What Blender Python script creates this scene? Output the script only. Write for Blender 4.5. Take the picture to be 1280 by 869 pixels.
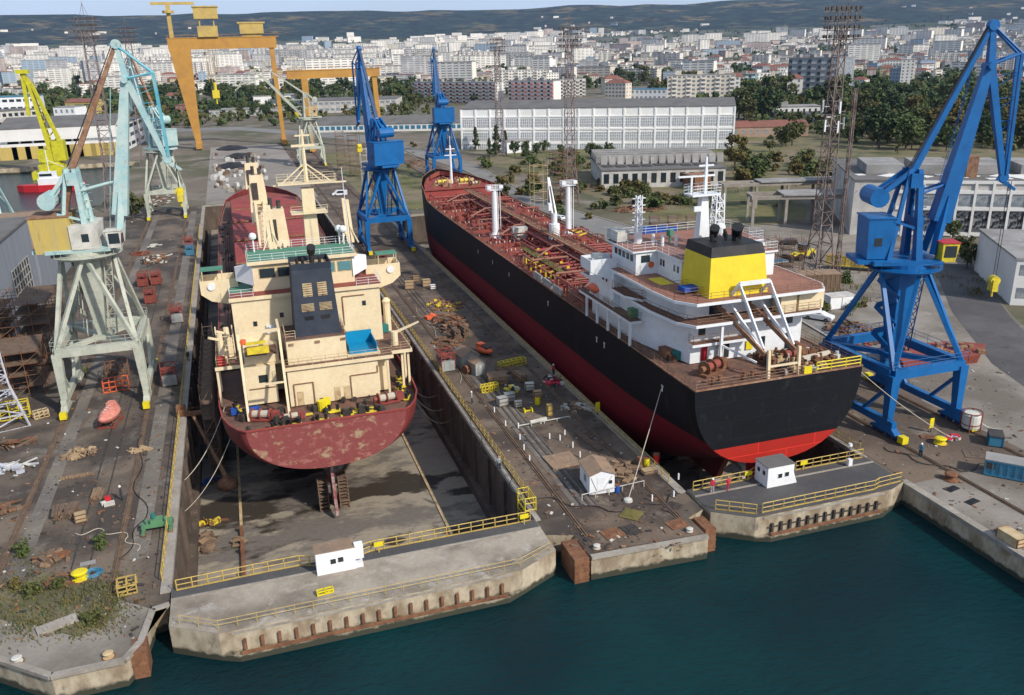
import bpy, bmesh, math, random
from mathutils import Vector, Matrix
R=math.radians; PI=math.pi
rnd=random.Random(7)
sc=bpy.context.scene
for o in list(bpy.data.objects): bpy.data.objects.remove(o)
# ------------------------------------------------------------ camera
F_PX=1065.0; PITCH=R(19.2); ROLL=R(-1.5); YAW=R(17.6); CAMH=46.0
fw=Vector((math.sin(YAW)*math.cos(PITCH),math.cos(YAW)*math.cos(PITCH),-math.sin(PITCH)))
rt0=Vector((math.cos(YAW),-math.sin(YAW),0)); up0=rt0.cross(fw)
rt=math.cos(ROLL)*rt0+math.sin(ROLL)*up0; up=-math.sin(ROLL)*rt0+math.cos(ROLL)*up0
cd=bpy.data.cameras.new('camera'); cam=bpy.data.objects.new('camera',cd); sc.collection.objects.link(cam)
cam.matrix_world=Matrix(((rt.x,up.x,-fw.x,0),(rt.y,up.y,-fw.y,0),(rt.z,up.z,-fw.z,CAMH),(0,0,0,1)))
cd.sensor_width=36; cd.lens=36*F_PX/1280; cd.clip_start=0.5; cd.clip_end=40000
sc.camera=cam
# ------------------------------------------------------------ light
SUN_EL=R(37); SUN_AZ=R(148)      # azimuth from +Y towards +X
w=bpy.data.worlds.new('World'); sc.world=w; w.use_nodes=True
nt=w.node_tree; nt.nodes.clear()
out=nt.nodes.new('ShaderNodeOutputWorld'); bg=nt.nodes.new('ShaderNodeBackground'); sky=nt.nodes.new('ShaderNodeTexSky')
sky.sky_type='NISHITA'; sky.sun_disc=False; sky.sun_elevation=SUN_EL; sky.sun_rotation=SUN_AZ
sky.air_density=1.0; sky.dust_density=1.6; sky.ozone_density=1.2
tc=nt.nodes.new('ShaderNodeTexCoord'); mp=nt.nodes.new('ShaderNodeMapping'); mp.inputs['Scale'].default_value=(1.6,1.6,14)
nz=nt.nodes.new('ShaderNodeTexNoise'); nz.inputs['Scale'].default_value=1.7; nz.inputs['Detail'].default_value=6
cr=nt.nodes.new('ShaderNodeValToRGB'); cr.color_ramp.elements[0].position=.36; cr.color_ramp.elements[1].position=.62
mx=nt.nodes.new('ShaderNodeMixRGB'); mx.inputs['Color2'].default_value=(6.2,7.6,9.9,1)
ml=nt.nodes.new('ShaderNodeMath'); ml.operation='MULTIPLY'; ml.inputs[1].default_value=.75
L=nt.links
L.new(tc.outputs['Generated'],mp.inputs['Vector']); L.new(mp.outputs[0],nz.inputs['Vector']); L.new(nz.outputs['Fac'],cr.inputs[0])
L.new(cr.outputs[0],ml.inputs[0]); L.new(ml.outputs[0],mx.inputs['Fac']); L.new(sky.outputs[0],mx.inputs['Color1']); sx=nt.nodes.new('ShaderNodeSeparateXYZ'); L.new(tc.outputs['Generated'],sx.inputs[0])
hr=nt.nodes.new('ShaderNodeMapRange'); hr.inputs['From Min'].default_value=.02; hr.inputs['From Max'].default_value=.22; hr.inputs['To Min'].default_value=.8; hr.inputs['To Max'].default_value=0; L.new(sx.outputs['Z'],hr.inputs['Value'])
hx=nt.nodes.new('ShaderNodeMixRGB'); hx.inputs['Color2'].default_value=(6.6,8.1,10.4,1); L.new(hr.outputs[0],hx.inputs['Fac']); L.new(mx.outputs[0],hx.inputs['Color1']); L.new(hx.outputs[0],bg.inputs[0])
bg.inputs[1].default_value=0.092
L.new(bg.outputs[0],out.inputs[0])
sl=bpy.data.lights.new('sun','SUN'); sl.energy=3.8; sl.angle=R(1.6); sl.color=(1,.935,.84)
so=bpy.data.objects.new('sun',sl); sc.collection.objects.link(so)
sdir=Vector((math.sin(SUN_AZ)*math.cos(SUN_EL),math.cos(SUN_AZ)*math.cos(SUN_EL),math.sin(SUN_EL)))
so.rotation_euler=sdir.to_track_quat('Z','Y').to_euler(); so.location=(0,0,300)
sc.view_settings.view_transform='Standard'; sc.view_settings.look='None'; sc.view_settings.exposure=0.2; sc.view_settings.gamma=1
sc.view_settings.use_curve_mapping=False
# ------------------------------------------------------------ helpers
def ray(px,py):
    return fw+(px-640)/F_PX*rt-(py-434.5)/F_PX*up
def P(px,py,z=0.0):
    """ground point seen at a pixel of the 1280 px survey photo"""
    d=ray(px,py); t=(z-CAMH)/d.z; return Vector((d.x*t,d.y*t,z))
def PX(px,py,X):
    d=ray(px,py); t=X/d.x; return Vector((X,d.y*t,CAMH+d.z*t))
def PYy(px,py,Y):
    d=ray(px,py); t=Y/d.y; return Vector((d.x*t,Y,CAMH+d.z*t))
COL=sc.collection
class MB:
    def __init__(s): s.v=[]; s.f=[]; s.m=[]; s.k=0
    def add(s,vs,fs,mi=None):
        b=len(s.v); s.v+= [tuple(v) for v in vs]; s.f+=[tuple(i+b for i in f) for f in fs]; s.m+=[s.k if mi is None else mi]*len(fs); return s
    def box(s,x0,x1,y0,y1,z0,z1,mi=None):
        if x0>x1:x0,x1=x1,x0
        if y0>y1:y0,y1=y1,y0
        return s.add([(x0,y0,z0),(x1,y0,z0),(x1,y1,z0),(x0,y1,z0),(x0,y0,z1),(x1,y0,z1),(x1,y1,z1),(x0,y1,z1)],
              [(0,3,2,1),(4,5,6,7),(0,1,5,4),(1,2,6,5),(2,3,7,6),(3,0,4,7)],mi)
    def ob(s,c,sx,sy,sz,rz=0,mi=None,tilt=0):
        M=Matrix.Rotation(rz,3,'Z')@Matrix.Rotation(tilt,3,'X'); c=Vector(c); vs=[]
        for z in(-1,1):
            for x,y in((-1,-1),(1,-1),(1,1),(-1,1)): vs.append(c+M@Vector((x*sx/2,y*sy/2,z*sz/2)))
        return s.add(vs,[(0,3,2,1),(4,5,6,7),(0,1,5,4),(1,2,6,5),(2,3,7,6),(3,0,4,7)],mi)
    def beam(s,p,q,w,h=None,w2=None,h2=None,mi=None,upv=(0,0,1)):
        p=Vector(p);q=Vector(q);h=w if h is None else h; w2=w if w2 is None else w2; h2=h if h2 is None else h2
        d=(q-p)
        if d.length<1e-6: return s
        d.normalize(); u=Vector(upv)
        if abs(d.dot(u))>.98: u=Vector((0,1,0)) if abs(d.y)<.9 else Vector((1,0,0))
        r=d.cross(u).normalized(); u=r.cross(d)
        vs=[]
        for c,a,b in((p,w,h),(q,w2,h2)):
            for x,y in((-1,-1),(1,-1),(1,1),(-1,1)): vs.append(c+r*x*a/2+u*y*b/2)
        return s.add(vs,[(0,1,2,3),(7,6,5,4),(0,4,5,1),(1,5,6,2),(2,6,7,3),(3,7,4,0)],mi)
    def tube(s,p,q,r0,r1=None,n=8,mi=None,cap=True):
        p=Vector(p);q=Vector(q); r1=r0 if r1 is None else r1; d=(q-p).normalized()
        u=Vector((0,0,1)) if abs(d.z)<.95 else Vector((1,0,0)); a=d.cross(u).normalized(); b=a.cross(d)
        vs=[];
        for c,r in((p,r0),(q,r1)):
            for i in range(n):
                t=2*PI*i/n; vs.append(c+a*math.cos(t)*r+b*math.sin(t)*r)
        fs=[(i,(i+1)%n,n+(i+1)%n,n+i) for i in range(n)]
        if cap: fs+=[tuple(range(n-1,-1,-1)),tuple(range(n,2*n))]
        return s.add(vs,fs,mi)
    def path(s,pts,r,n=5,mi=None):
        for a,b in zip(pts,pts[1:]): s.tube(a,b,r,n=n,mi=mi)
        return s
    def lathe(s,prof,n=16,c=(0,0,0),mi=None,closed=True):
        cx,cy,cz=c; vs=[];k=len(prof)
        for r,z in prof:
            for i in range(n):
                t=2*PI*i/n; vs.append((cx+r*math.cos(t),cy+r*math.sin(t),cz+z))
        fs=[(j*n+i,j*n+(i+1)%n,(j+1)*n+(i+1)%n,(j+1)*n+i) for j in range(k-1) for i in range(n)]
        if closed: fs+=[tuple(range(n-1,-1,-1)),tuple(range((k-1)*n,k*n))]
        return s.add(vs,fs,mi)
    def prism(s,poly,z0,z1,mi=None):
        n=len(poly); a=sum(poly[i][0]*poly[(i+1)%n][1]-poly[(i+1)%n][0]*poly[i][1] for i in range(n))
        if a<0: poly=poly[::-1]
        vs=[(x,y,z0) for x,y in poly]+[(x,y,z1) for x,y in poly]
        return s.add(vs,[tuple(range(n-1,-1,-1)),tuple(range(n,2*n))]+[(i,(i+1)%n,n+(i+1)%n,n+i) for i in range(n)],mi)
    def prismx(s,poly,x0,x1,mi=None):
        """profile poly in (y,z), extruded along x"""
        n=len(poly); vs=[(x0,y,z) for y,z in poly]+[(x1,y,z) for y,z in poly]
        return s.add(vs,[tuple(range(n-1,-1,-1)),tuple(range(n,2*n))]+[(i,(i+1)%n,n+(i+1)%n,n+i) for i in range(n)],mi)
    def frust(s,b,t,mi=None):
        """b,t=(x0,x1,y0,y1,z)"""
        vs=[(b[0],b[2],b[4]),(b[1],b[2],b[4]),(b[1],b[3],b[4]),(b[0],b[3],b[4]),(t[0],t[2],t[4]),(t[1],t[2],t[4]),(t[1],t[3],t[4]),(t[0],t[3],t[4])]
        return s.add(vs,[(0,3,2,1),(4,5,6,7),(0,1,5,4),(1,2,6,5),(2,3,7,6),(3,0,4,7)],mi)
    def quad(s,a,b,c,d,mi=None): return s.add([a,b,c,d],[(0,1,2,3)],mi)
    def build(s,name,mat,parent=None,world=False,smooth=False,fix=False):
        me=bpy.data.meshes.new(name)
        vs=s.v
        if world and parent is not None:
            o=Vector((0,0,0)); p=parent
            while p is not None: o=o+Vector(p.location); p=p.parent
            vs=[(a-o.x,b-o.y,c-o.z) for a,b,c in vs]
        me.from_pydata(vs,[],s.f)
        mats=mat if isinstance(mat,(list,tuple)) else [mat]
        for m in mats: me.materials.append(m)
        if len(mats)>1:
            for p,i in zip(me.polygons,s.m): p.material_index=i
        if fix:
            bm=bmesh.new(); bm.from_mesh(me); bmesh.ops.recalc_face_normals(bm,faces=bm.faces); bm.to_mesh(me); bm.free()
        if smooth:
            for p in me.polygons: p.use_smooth=True
        me.update()
        ob=bpy.data.objects.new(name,me); COL.objects.link(ob)
        if parent is not None: ob.parent=parent
        return ob
def tag(o,label=None,cat=None,group=None,kind=None):
    if label:o['label']=label
    if cat:o['category']=cat
    if group:o['group']=group
    if kind:o['kind']=kind
    return o
def T(name,label,cat,loc=(0,0,0),rz=0,group=None,s=1):
    o=bpy.data.objects.new(name,None); COL.objects.link(o); o.location=loc; o.rotation_euler=(0,0,rz); o.scale=(s,s,s)
    o.empty_display_size=.5
    return tag(o,label,cat,group)
KIDS={}
def kids(o):
    if not KIDS.get('n')==len(bpy.data.objects):
        KIDS.clear()
        for x in bpy.data.objects:
            if x.parent: KIDS.setdefault(x.parent.name,[]).append(x)
        KIDS['n']=len(bpy.data.objects)
    return KIDS.get(o.name,[])
def snapshot(o): return (o,[snapshot(c) for c in list(kids(o))])
def dup(snap,loc=None,rz=None,label=None,group=None,parent=None,s=None):
    o,ch=snap; c=o.copy(); COL.objects.link(c)
    if parent is not None: c.parent=parent
    if loc is not None:c.location=loc
    if rz is not None:c.rotation_euler=(0,0,rz)
    if s is not None:c.scale=(s,s,s) if not isinstance(s,tuple) else s
    if label:c['label']=label
    if group:c['group']=group
    for k in ch: dup(k,parent=c)
    return c
def many(name,mesh_or_mb,m,par,spots):
    """one small object per spot: (x,y,z[,rz[,s]])"""
    ob0=None
    for s in spots:
        if ob0 is None: ob0=mesh_or_mb.build(name,m,par); o=ob0
        else: o=bpy.data.objects.new(name,ob0.data); COL.objects.link(o); o.parent=par
        o.location=s[:3]
        if len(s)>3:o.rotation_euler=(0,0,s[3])
        if len(s)>4:o.scale=(s[4],)*3 if not isinstance(s[4],tuple) else s[4]
def manyw(name,mb,m,par,spots,lim=98):
    """like many, in world coordinates under a top-level parent; beyond lim the rest is one mass"""
    L0=par.location; spots=sorted(spots,key=lambda s:s[1])
    many(name,mb,m,par,[(s[0]-L0.x,s[1]-L0.y,s[2]-L0.z)+tuple(s[3:]) for s in spots[:lim]])
    if len(spots)>lim:
        r=MB()
        for s in spots[lim:]:
            k=s[4] if len(s)>4 else 1; k=k if isinstance(k,tuple) else (k,k,k); a=s[3] if len(s)>3 else 0; c_,q=math.cos(a),math.sin(a)
            r.add([(s[0]-L0.x+(c_*x*k[0]-q*y*k[1]),s[1]-L0.y+(q*x*k[0]+c_*y*k[1]),s[2]-L0.z+z*k[2]) for x,y,z in mb.v],mb.f)
        o=r.build(name,m,par); o['kind']='stuff'
# ------------------------------------------------------------ materials
MATS={}
def nn(t,k,**kw):
    n=t.nodes.new(k)
    for a,b in kw.items():
        if a in n.inputs.keys(): n.inputs[a].default_value=b
        else: setattr(n,a,b)
    return n
def mat(name,c,rough=.7,metal=0.0,c2=None,sc_=.6,lo=.4,hi=.65,c3=None,sc3=3.0,lo3=.55,hi3=.7,bump=0.0,bsc=8,var=.12,stretch=None,spec=.4,coord='Object'):
    """base colour c, broad patches of c2, finer spots of c3, slight value noise and bump"""
    m=bpy.data.materials.new(name); m.use_nodes=True; t=m.node_tree; t.nodes.clear(); l=t.links.new
    o=nn(t,'ShaderNodeOutputMaterial'); b=nn(t,'ShaderNodeBsdfPrincipled'); l(b.outputs[0],o.inputs[0])
    b.inputs['Roughness'].default_value=rough; b.inputs['Metallic'].default_value=metal; b.inputs['Specular IOR Level'].default_value=spec
    tcn=nn(t,'ShaderNodeTexCoord'); v=tcn.outputs[coord] if coord!='World' else nn(t,'ShaderNodeNewGeometry').outputs['Position']
    if stretch:
        mp=nn(t,'ShaderNodeMapping'); mp.inputs['Scale'].default_value=stretch; l(v,mp.inputs['Vector']); v=mp.outputs[0]
    col=None
    def noise(scale,detail=6,rg=.6):
        n=nn(t,'ShaderNodeTexNoise'); n.inputs['Scale'].default_value=scale; n.inputs['Detail'].default_value=detail; n.inputs['Roughness'].default_value=rg; l(v,n.inputs['Vector']); return n.outputs['Fac']
    def ramp(f,a,bb):
        r=nn(t,'ShaderNodeMapRange'); r.inputs['From Min'].default_value=a; r.inputs['From Max'].default_value=bb; l(f,r.inputs['Value']); return r.outputs[0]
    def mix(f,a,bcol):
        x=nn(t,'ShaderNodeMixRGB'); l(f,x.inputs[0])
        for i,q in((1,a),(2,bcol)):
            if isinstance(q,tuple): x.inputs[i].default_value=(*q,1)
            else: l(q,x.inputs[i])
        return x.outputs[0]
    col=tuple(c)
    if c2: col=mix(ramp(noise(sc_),lo,hi),col,tuple(c2))
    if c3: col=mix(ramp(noise(sc3,8,.7),lo3,hi3),col,tuple(c3))
    if var:
        hs=nn(t,'ShaderNodeHueSaturation'); 
        if isinstance(col,tuple): hs.inputs['Color'].default_value=(*col,1)
        else: l(col,hs.inputs['Color'])
        r=nn(t,'ShaderNodeMapRange'); r.inputs['To Min'].default_value=1-var*1.6; r.inputs['To Max'].default_value=1+var*1.6; l(noise(2.3 if sc_>.05 else sc_*6,7,.7),r.inputs['Value']); l(r.outputs[0],hs.inputs['Value']); col=hs.outputs[0]
    if isinstance(col,tuple): b.inputs['Base Color'].default_value=(*col,1)
    else: l(col,b.inputs['Base Color'])
    if bump:
        bn=nn(t,'ShaderNodeBump'); bn.inputs['Strength'].default_value=bump; l(noise(bsc,6),bn.inputs['Height']); l(bn.outputs[0],b.inputs['Normal'])
    MATS[name]=m; return m
M={}
def dm(k,*a,**kw): M[k]=mat(k,*a,**kw)
dm('blue',(.003,.115,.34),.45,c2=(.002,.08,.25),sc_=.5,lo=.45,hi=.75,c3=(.03,.04,.09),sc3=1.6,lo3=.66,hi3=.8)
dm('blue_dark',(.004,.04,.17),.55,c2=(.01,.02,.06))
dm('pale_green',(.30,.47,.48),.65,c2=(.44,.54,.51),sc_=.5,c3=(.24,.12,.06),sc3=1.5,lo3=.58,hi3=.75)
dm('olive_green',(.46,.47,.39),.7,c2=(.33,.36,.30),sc_=.5,c3=(.2,.11,.06),sc3=1.4,lo3=.58,hi3=.75)
dm('cyan_paint',(.08,.36,.46),.6,c2=(.2,.42,.45),sc_=.8,c3=(.2,.12,.07),sc3=2,lo3=.62,hi3=.8)
dm('yellow_house',(.50,.37,.09),.65,c2=(.44,.34,.13),sc_=.5,c3=(.16,.08,.03),sc3=.9,lo3=.6,hi3=.8,stretch=(2.5,2.5,.35))
dm('white_worn',(.58,.57,.52),.7,c2=(.42,.41,.36),sc_=.6,c3=(.28,.13,.07),sc3=1.6,lo3=.6,hi3=.78)
dm('rust',(.15,.065,.035),.9,c2=(.25,.12,.06),sc_=1,c3=(.05,.03,.022),sc3=3)
dm('rust_light',(.30,.17,.10),.9,c2=(.18,.08,.045),sc_=.9,c3=(.34,.30,.25),sc3=2)
dm('dark_metal',(.035,.033,.032),.6,c2=(.07,.055,.045),sc_=1.5)
dm('steel',(.28,.28,.27),.5,.4,c2=(.16,.13,.11),sc_=1.2)
dm('lattice',(.11,.07,.06),.8,c2=(.24,.20,.18),sc_=.5)
dm('lattice_pale',(.50,.52,.58),.7,c2=(.34,.34,.37),sc_=.6)
dm('lattice_grey',(.17,.14,.145),.8,c2=(.2,.15,.14),sc_=.3)
dm('orange',(.46,.24,.045),.6,c2=(.38,.19,.045),sc_=.2,c3=(.2,.1,.03),sc3=.6,lo3=.62,hi3=.85)
dm('orange_pale',(.50,.36,.10),.6,c2=(.4,.28,.1),sc_=.3)
dm('yellow',(.72,.60,.01),.5,c2=(.6,.48,.02),sc_=.8)
dm('yellow_crane',(.52,.50,.012),.6,c2=(.40,.36,.02),sc_=.8)
dm('funnel_yellow',(.72,.56,.02),.5,c2=(.66,.5,.02),sc_=.5,c3=(.35,.28,.05),sc3=1.6,lo3=.66,hi3=.8)
dm('yellow_rail',(.52,.38,.09),.6,c2=(.38,.26,.09),sc_=1.5,c3=(.2,.1,.05),sc3=5)
dm('cream',(.74,.62,.41),.6,c2=(.68,.55,.35),sc_=.5,c3=(.38,.24,.13),sc3=1.2,lo3=.66,hi3=.84)
dm('cream_dirty',(.55,.43,.25),.7,c2=(.38,.25,.13),sc_=1.2)
dm('ship_white',(.74,.76,.78),.5,c2=(.66,.68,.70),sc_=.4,c3=(.42,.30,.22),sc3=1.4,lo3=.67,hi3=.86)
dm('navy',(.018,.026,.042),.6,c2=(.03,.038,.055),sc_=.6)
dm('black_paint',(.009,.009,.011),.6,c2=(.025,.022,.022),sc_=.6)
dm('deck_red',(.27,.062,.042),.75,c2=(.19,.05,.036),sc_=.5,c3=(.28,.10,.07),sc3=1.8,var=.2)
dm('hatch_red',(.31,.055,.045),.65,c2=(.24,.042,.038),sc_=.3,c3=(.30,.10,.08),sc3=1.4,lo3=.6,hi3=.8)
dm('deck_brown',(.17,.085,.06),.8,c2=(.10,.06,.045),sc_=.5,c3=(.24,.15,.12),sc3=1.5,var=.2)
dm('deck_pink',(.30,.14,.10),.8,c2=(.24,.11,.08),sc_=.5,c3=(.16,.08,.06),sc3=1.4)
dm('deck_green',(.07,.21,.14),.8,c2=(.10,.24,.17),sc_=.5,c3=(.2,.12,.08),sc3=1.7,lo3=.62)
dm('pool_blue',(.0,.22,.42),.5)
dm('pipe_red',(.27,.06,.045),.65,c2=(.2,.045,.04),sc_=1,c3=(.38,.22,.18),sc3=2,lo3=.6)
dm('glass_dark',(.02,.03,.035),.12,spec=.8,var=0)
dm('glass_teal',(.10,.24,.26),.15,spec=.8,var=.1)
dm('glass_grey',(.18,.21,.24),.2,spec=.7,c2=(.32,.34,.35),sc_=.8,lo=.45,hi=.55,c3=(.07,.08,.09),sc3=1.7)
dm('white_wall',(.72,.71,.69),.85,c2=(.64,.63,.60),sc_=.15,c3=(.45,.42,.38),sc3=.5,lo3=.62,hi3=.8)
dm('cabin_white',(.78,.79,.80),.7,c2=(.70,.71,.73),sc_=.6,c3=(.5,.46,.4),sc3=1.8,lo3=.66,hi3=.85)
dm('dirty_white',(.55,.53,.50),.85,c2=(.38,.36,.33),sc_=.25,c3=(.26,.22,.19),sc3=.8,lo3=.56)
dm('grey_clad',(.24,.26,.29),.7,c2=(.20,.22,.25),sc_=.3,stretch=(4,4,.3))
dm('grey_roof',(.15,.145,.14),.9,c2=(.11,.105,.1),sc_=.15,c3=(.2,.19,.18),sc3=.6)
dm('light_roof',(.30,.29,.28),.9,c2=(.2,.19,.18),sc_=.15,c3=(.4,.38,.36),sc3=.5)
dm('brown_roof',(.30,.20,.13),.9,c2=(.22,.16,.12),sc_=.8,c3=(.38,.28,.18),sc3=2)
dm('tile_red',(.24,.095,.07),.9,c2=(.17,.08,.06),sc_=.3)
dm('brick',(.36,.26,.2),.9,c2=(.3,.2,.15),sc_=.3)
dm('concrete',(.33,.30,.26),.9,c2=(.24,.21,.175),sc_=.35,c3=(.42,.39,.34),sc3=1.2,bump=.15,var=.2)
dm('concrete_wall',(.45,.385,.28),.9,c2=(.25,.19,.125),sc_=.5,lo=.42,hi=.6,c3=(.14,.12,.10),sc3=1.1,lo3=.56,hi3=.74,bump=.2,var=.2,stretch=(1,1,.55))
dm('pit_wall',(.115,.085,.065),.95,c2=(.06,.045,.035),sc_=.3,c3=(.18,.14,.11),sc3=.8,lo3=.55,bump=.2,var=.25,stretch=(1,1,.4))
dm('wood',(.26,.17,.10),.9,c2=(.18,.12,.08),sc_=1,c3=(.34,.25,.16),sc3=3,stretch=(1,1,1))
dm('wood_dark',(.12,.08,.055),.9,c2=(.18,.12,.08),sc_=1)
dm('plywood',(.42,.30,.17),.85,c2=(.33,.23,.13),sc_=1.2)
dm('skip_red',(.26,.05,.035),.75,c2=(.16,.045,.03),sc_=1,c3=(.3,.13,.09),sc3=2.5)
dm('skip_grey',(.36,.38,.37),.75,c2=(.26,.27,.26),sc_=1,c3=(.22,.13,.08),sc3=2.5,lo3=.6)
dm('container_blue',(.035,.19,.30),.6,c2=(.05,.15,.24),sc_=.9,c3=(.2,.13,.1),sc3=2.2,lo3=.64,stretch=(1,1,1))
dm('orange_boat',(.75,.13,.04),.5,c2=(.6,.12,.05),sc_=1)
dm('pink_boat',(.62,.22,.17),.6,c2=(.5,.18,.14),sc_=1.4,c3=(.6,.4,.34),sc3=2.5)
dm('red',(.45,.015,.02),.5); dm('red_cloth',(.5,.02,.05),.8); dm('green_paint',(.10,.25,.12),.6,c2=(.07,.16,.09),sc_=1.2)
dm('teal_tarp',(.02,.16,.15),.7); dm('blue_tarp',(.01,.08,.38),.7,c2=(.01,.05,.25),sc_=1); dm('plastic_white',(.72,.73,.74),.5)
dm('yellow_plain',(.70,.56,.03),.5,c2=(.5,.38,.04),sc_=1.5); dm('skin',(.45,.27,.2),.6,var=0); dm('cloth_dark',(.03,.035,.05),.9); dm('hardhat',(.8,.8,.8),.4,var=0)
dm('tyre',(.02,.02,.02),.8); dm('car_white',(.72,.73,.75),.3,spec=.6,var=.03); dm('car_dark',(.03,.035,.04),.3,spec=.6,var=.03); dm('rope',(.45,.40,.32),.9)
dm('foliage',(.065,.095,.03),.7,c2=(.10,.12,.035),sc_=.25,c3=(.03,.045,.018),sc3=.9,var=.3,spec=.2)
dm('foliage_dark',(.045,.072,.027),.7,c2=(.055,.08,.03),sc_=.25,c3=(.02,.03,.014),sc3=.9,var=.3,spec=.2)
dm('foliage_olive',(.075,.088,.03),.7,c2=(.10,.10,.03),sc_=.25,c3=(.06,.065,.025),sc3=.9,var=.3,spec=.2)
dm('foliage_autumn',(.11,.09,.03),.7,c2=(.13,.11,.03),sc_=.3,c3=(.08,.07,.03),sc3=.9,var=.3,spec=.2)
dm('weed',(.13,.115,.04),.8,c2=(.19,.15,.05),sc_=.4,c3=(.09,.09,.035),sc3=1.2,var=.3,spec=.2)
dm('bark',(.10,.075,.055),.9)
# ------------------------------------------------------------ setting: ground, docks, water, terrain
dm('g_base',(.155,.125,.095),.95,c2=(.085,.085,.045),sc_=.016,lo=.42,hi=.58,c3=(.23,.20,.165),sc3=.05,lo3=.5,hi3=.66,coord='World',var=.2)
dm('g_left',(.165,.128,.096),.9,c2=(.060,.048,.040),sc_=.09,lo=.38,hi=.56,c3=(.20,.18,.155),sc3=.16,lo3=.56,hi3=.72,coord='World',var=.28,bump=.1,bsc=1.5)
dm('g_pier',(.175,.128,.092),.88,c2=(.068,.050,.040),sc_=.1,lo=.38,hi=.56,c3=(.21,.175,.135),sc3=.22,lo3=.52,hi3=.72,coord='World',var=.28,bump=.1,bsc=1.5)
dm('g_apron',(.265,.238,.205),.92,c2=(.15,.128,.105),sc_=.06,lo=.40,hi=.58,c3=(.33,.30,.26),sc3=.22,lo3=.56,hi3=.74,coord='World',var=.2,bump=.08,bsc=1.5)
dm('g_brown',(.17,.125,.09),.95,c2=(.10,.075,.058),sc_=.07,lo=.4,hi=.6,c3=(.24,.2,.16),sc3=.2,lo3=.56,coord='World',var=.25)
dm('g_asphalt',(.075,.072,.075),.9,c2=(.115,.108,.105),sc_=.04,lo=.42,hi=.62,c3=(.05,.048,.05),sc3=.2,coord='World',var=.2)
dm('g_road',(.22,.21,.195),.92,c2=(.17,.165,.16),sc_=.05,c3=(.27,.26,.25),sc3=.25,coord='World',var=.15)
dm('g_berth',(.27,.245,.22),.92,c2=(.2,.175,.15),sc_=.04,c3=(.14,.12,.1),sc3=.2,lo3=.58,coord='World',var=.2)
dm('g_floor',(.29,.25,.19),.7,c2=(.040,.031,.022),stretch=(.6,1.2,1),sc_=.11,lo=.49,hi=.525,c3=(.15,.13,.11),sc3=.12,lo3=.48,hi3=.56,coord='World',var=.25)
dm('g_gate',(.36,.315,.255),.9,c2=(.19,.16,.125),sc_=.14,lo=.42,hi=.62,c3=(.42,.39,.35),sc3=.5,coord='World',var=.2)
dm('g_gate_dark',(.065,.064,.068),.9,c2=(.09,.085,.083),sc_=.15,c3=(.13,.12,.11),sc3=.5,lo3=.62,coord='World',var=.2)
dm('g_scrub',(.14,.13,.05),.95,c2=(.19,.15,.095),sc_=.03,lo=.42,hi=.58,c3=(.07,.085,.035),sc3=.07,lo3=.48,hi3=.62,coord='World',var=.3)
dm('g_weed',(.16,.14,.085),.95,c2=(.10,.095,.05),sc_=.15,lo=.4,hi=.6,c3=(.2,.16,.10),sc3=.6,coord='World',var=.3)
dm('g_strip',(.19,.165,.135),.9,c2=(.12,.105,.095),sc_=.08,lo=.4,hi=.6,c3=(.26,.24,.21),sc3=.4,coord='World',var=.25)
def ground_mat():
    m=mat('joint',(.2,.2,.2)); return m
m=mat('water',(.002,.030,.040),.10,spec=.5,var=0); t=m.node_tree; b=[n for n in t.nodes if n.type=='BSDF_PRINCIPLED'][0]
g=nn(t,'ShaderNodeNewGeometry'); n1=nn(t,'ShaderNodeTexNoise'); n1.inputs['Scale'].default_value=.8; n1.inputs['Detail'].default_value=9; n1.inputs['Roughness'].default_value=.62
mp=nn(t,'ShaderNodeMapping'); mp.inputs['Scale'].default_value=(1,1.7,1); mp.inputs['Rotation'].default_value=(0,0,.5)
bn=nn(t,'ShaderNodeBump'); bn.inputs['Strength'].default_value=.75; bn.inputs['Distance'].default_value=.42
t.links.new(g.outputs['Position'],mp.inputs[0]); t.links.new(mp.outputs[0],n1.inputs['Vector']); t.links.new(n1.outputs['Fac'],bn.inputs['Height']); t.links.new(bn.outputs[0],b.inputs['Normal'])
n2=nn(t,'ShaderNodeTexNoise'); n2.inputs['Scale'].default_value=.045; n2.inputs['Detail'].default_value=4; t.links.new(g.outputs['Position'],n2.inputs['Vector'])
mr=nn(t,'ShaderNodeMapRange'); mr.inputs[1].default_value=.4; mr.inputs[2].default_value=.65; t.links.new(n2.outputs['Fac'],mr.inputs[0])
mxx=nn(t,'ShaderNodeMixRGB'); mxx.inputs[1].default_value=(.0003,.017,.022,1); mxx.inputs[2].default_value=(.0008,.032,.036,1); t.links.new(mr.outputs[0],mxx.inputs[0]); t.links.new(mxx.outputs[0],b.inputs['Base Color'])
b.inputs['Specular IOR Level'].default_value=.22; b.inputs['Roughness'].default_value=.12
M['water']=m
t=M['concrete_wall'].node_tree; b=[n for n in t.nodes if n.type=='BSDF_PRINCIPLED'][0]; src=b.inputs['Base Color'].links[0].from_socket
g=nn(t,'ShaderNodeNewGeometry'); s=nn(t,'ShaderNodeSeparateXYZ'); t.links.new(g.outputs['Position'],s.inputs[0]); n=nn(t,'ShaderNodeTexNoise'); n.inputs['Scale'].default_value=1.3; n.inputs['Detail'].default_value=6; t.links.new(g.outputs['Position'],n.inputs['Vector'])
a=nn(t,'ShaderNodeMath'); a.operation='SUBTRACT'; t.links.new(s.outputs['Z'],a.inputs[0]); t.links.new(n.outputs['Fac'],a.inputs[1]); r=nn(t,'ShaderNodeMapRange'); r.inputs[1].default_value=-2.55; r.inputs[2].default_value=-2.25; r.inputs[3].default_value=1; r.inputs[4].default_value=0; t.links.new(a.outputs[0],r.inputs[0])
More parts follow.
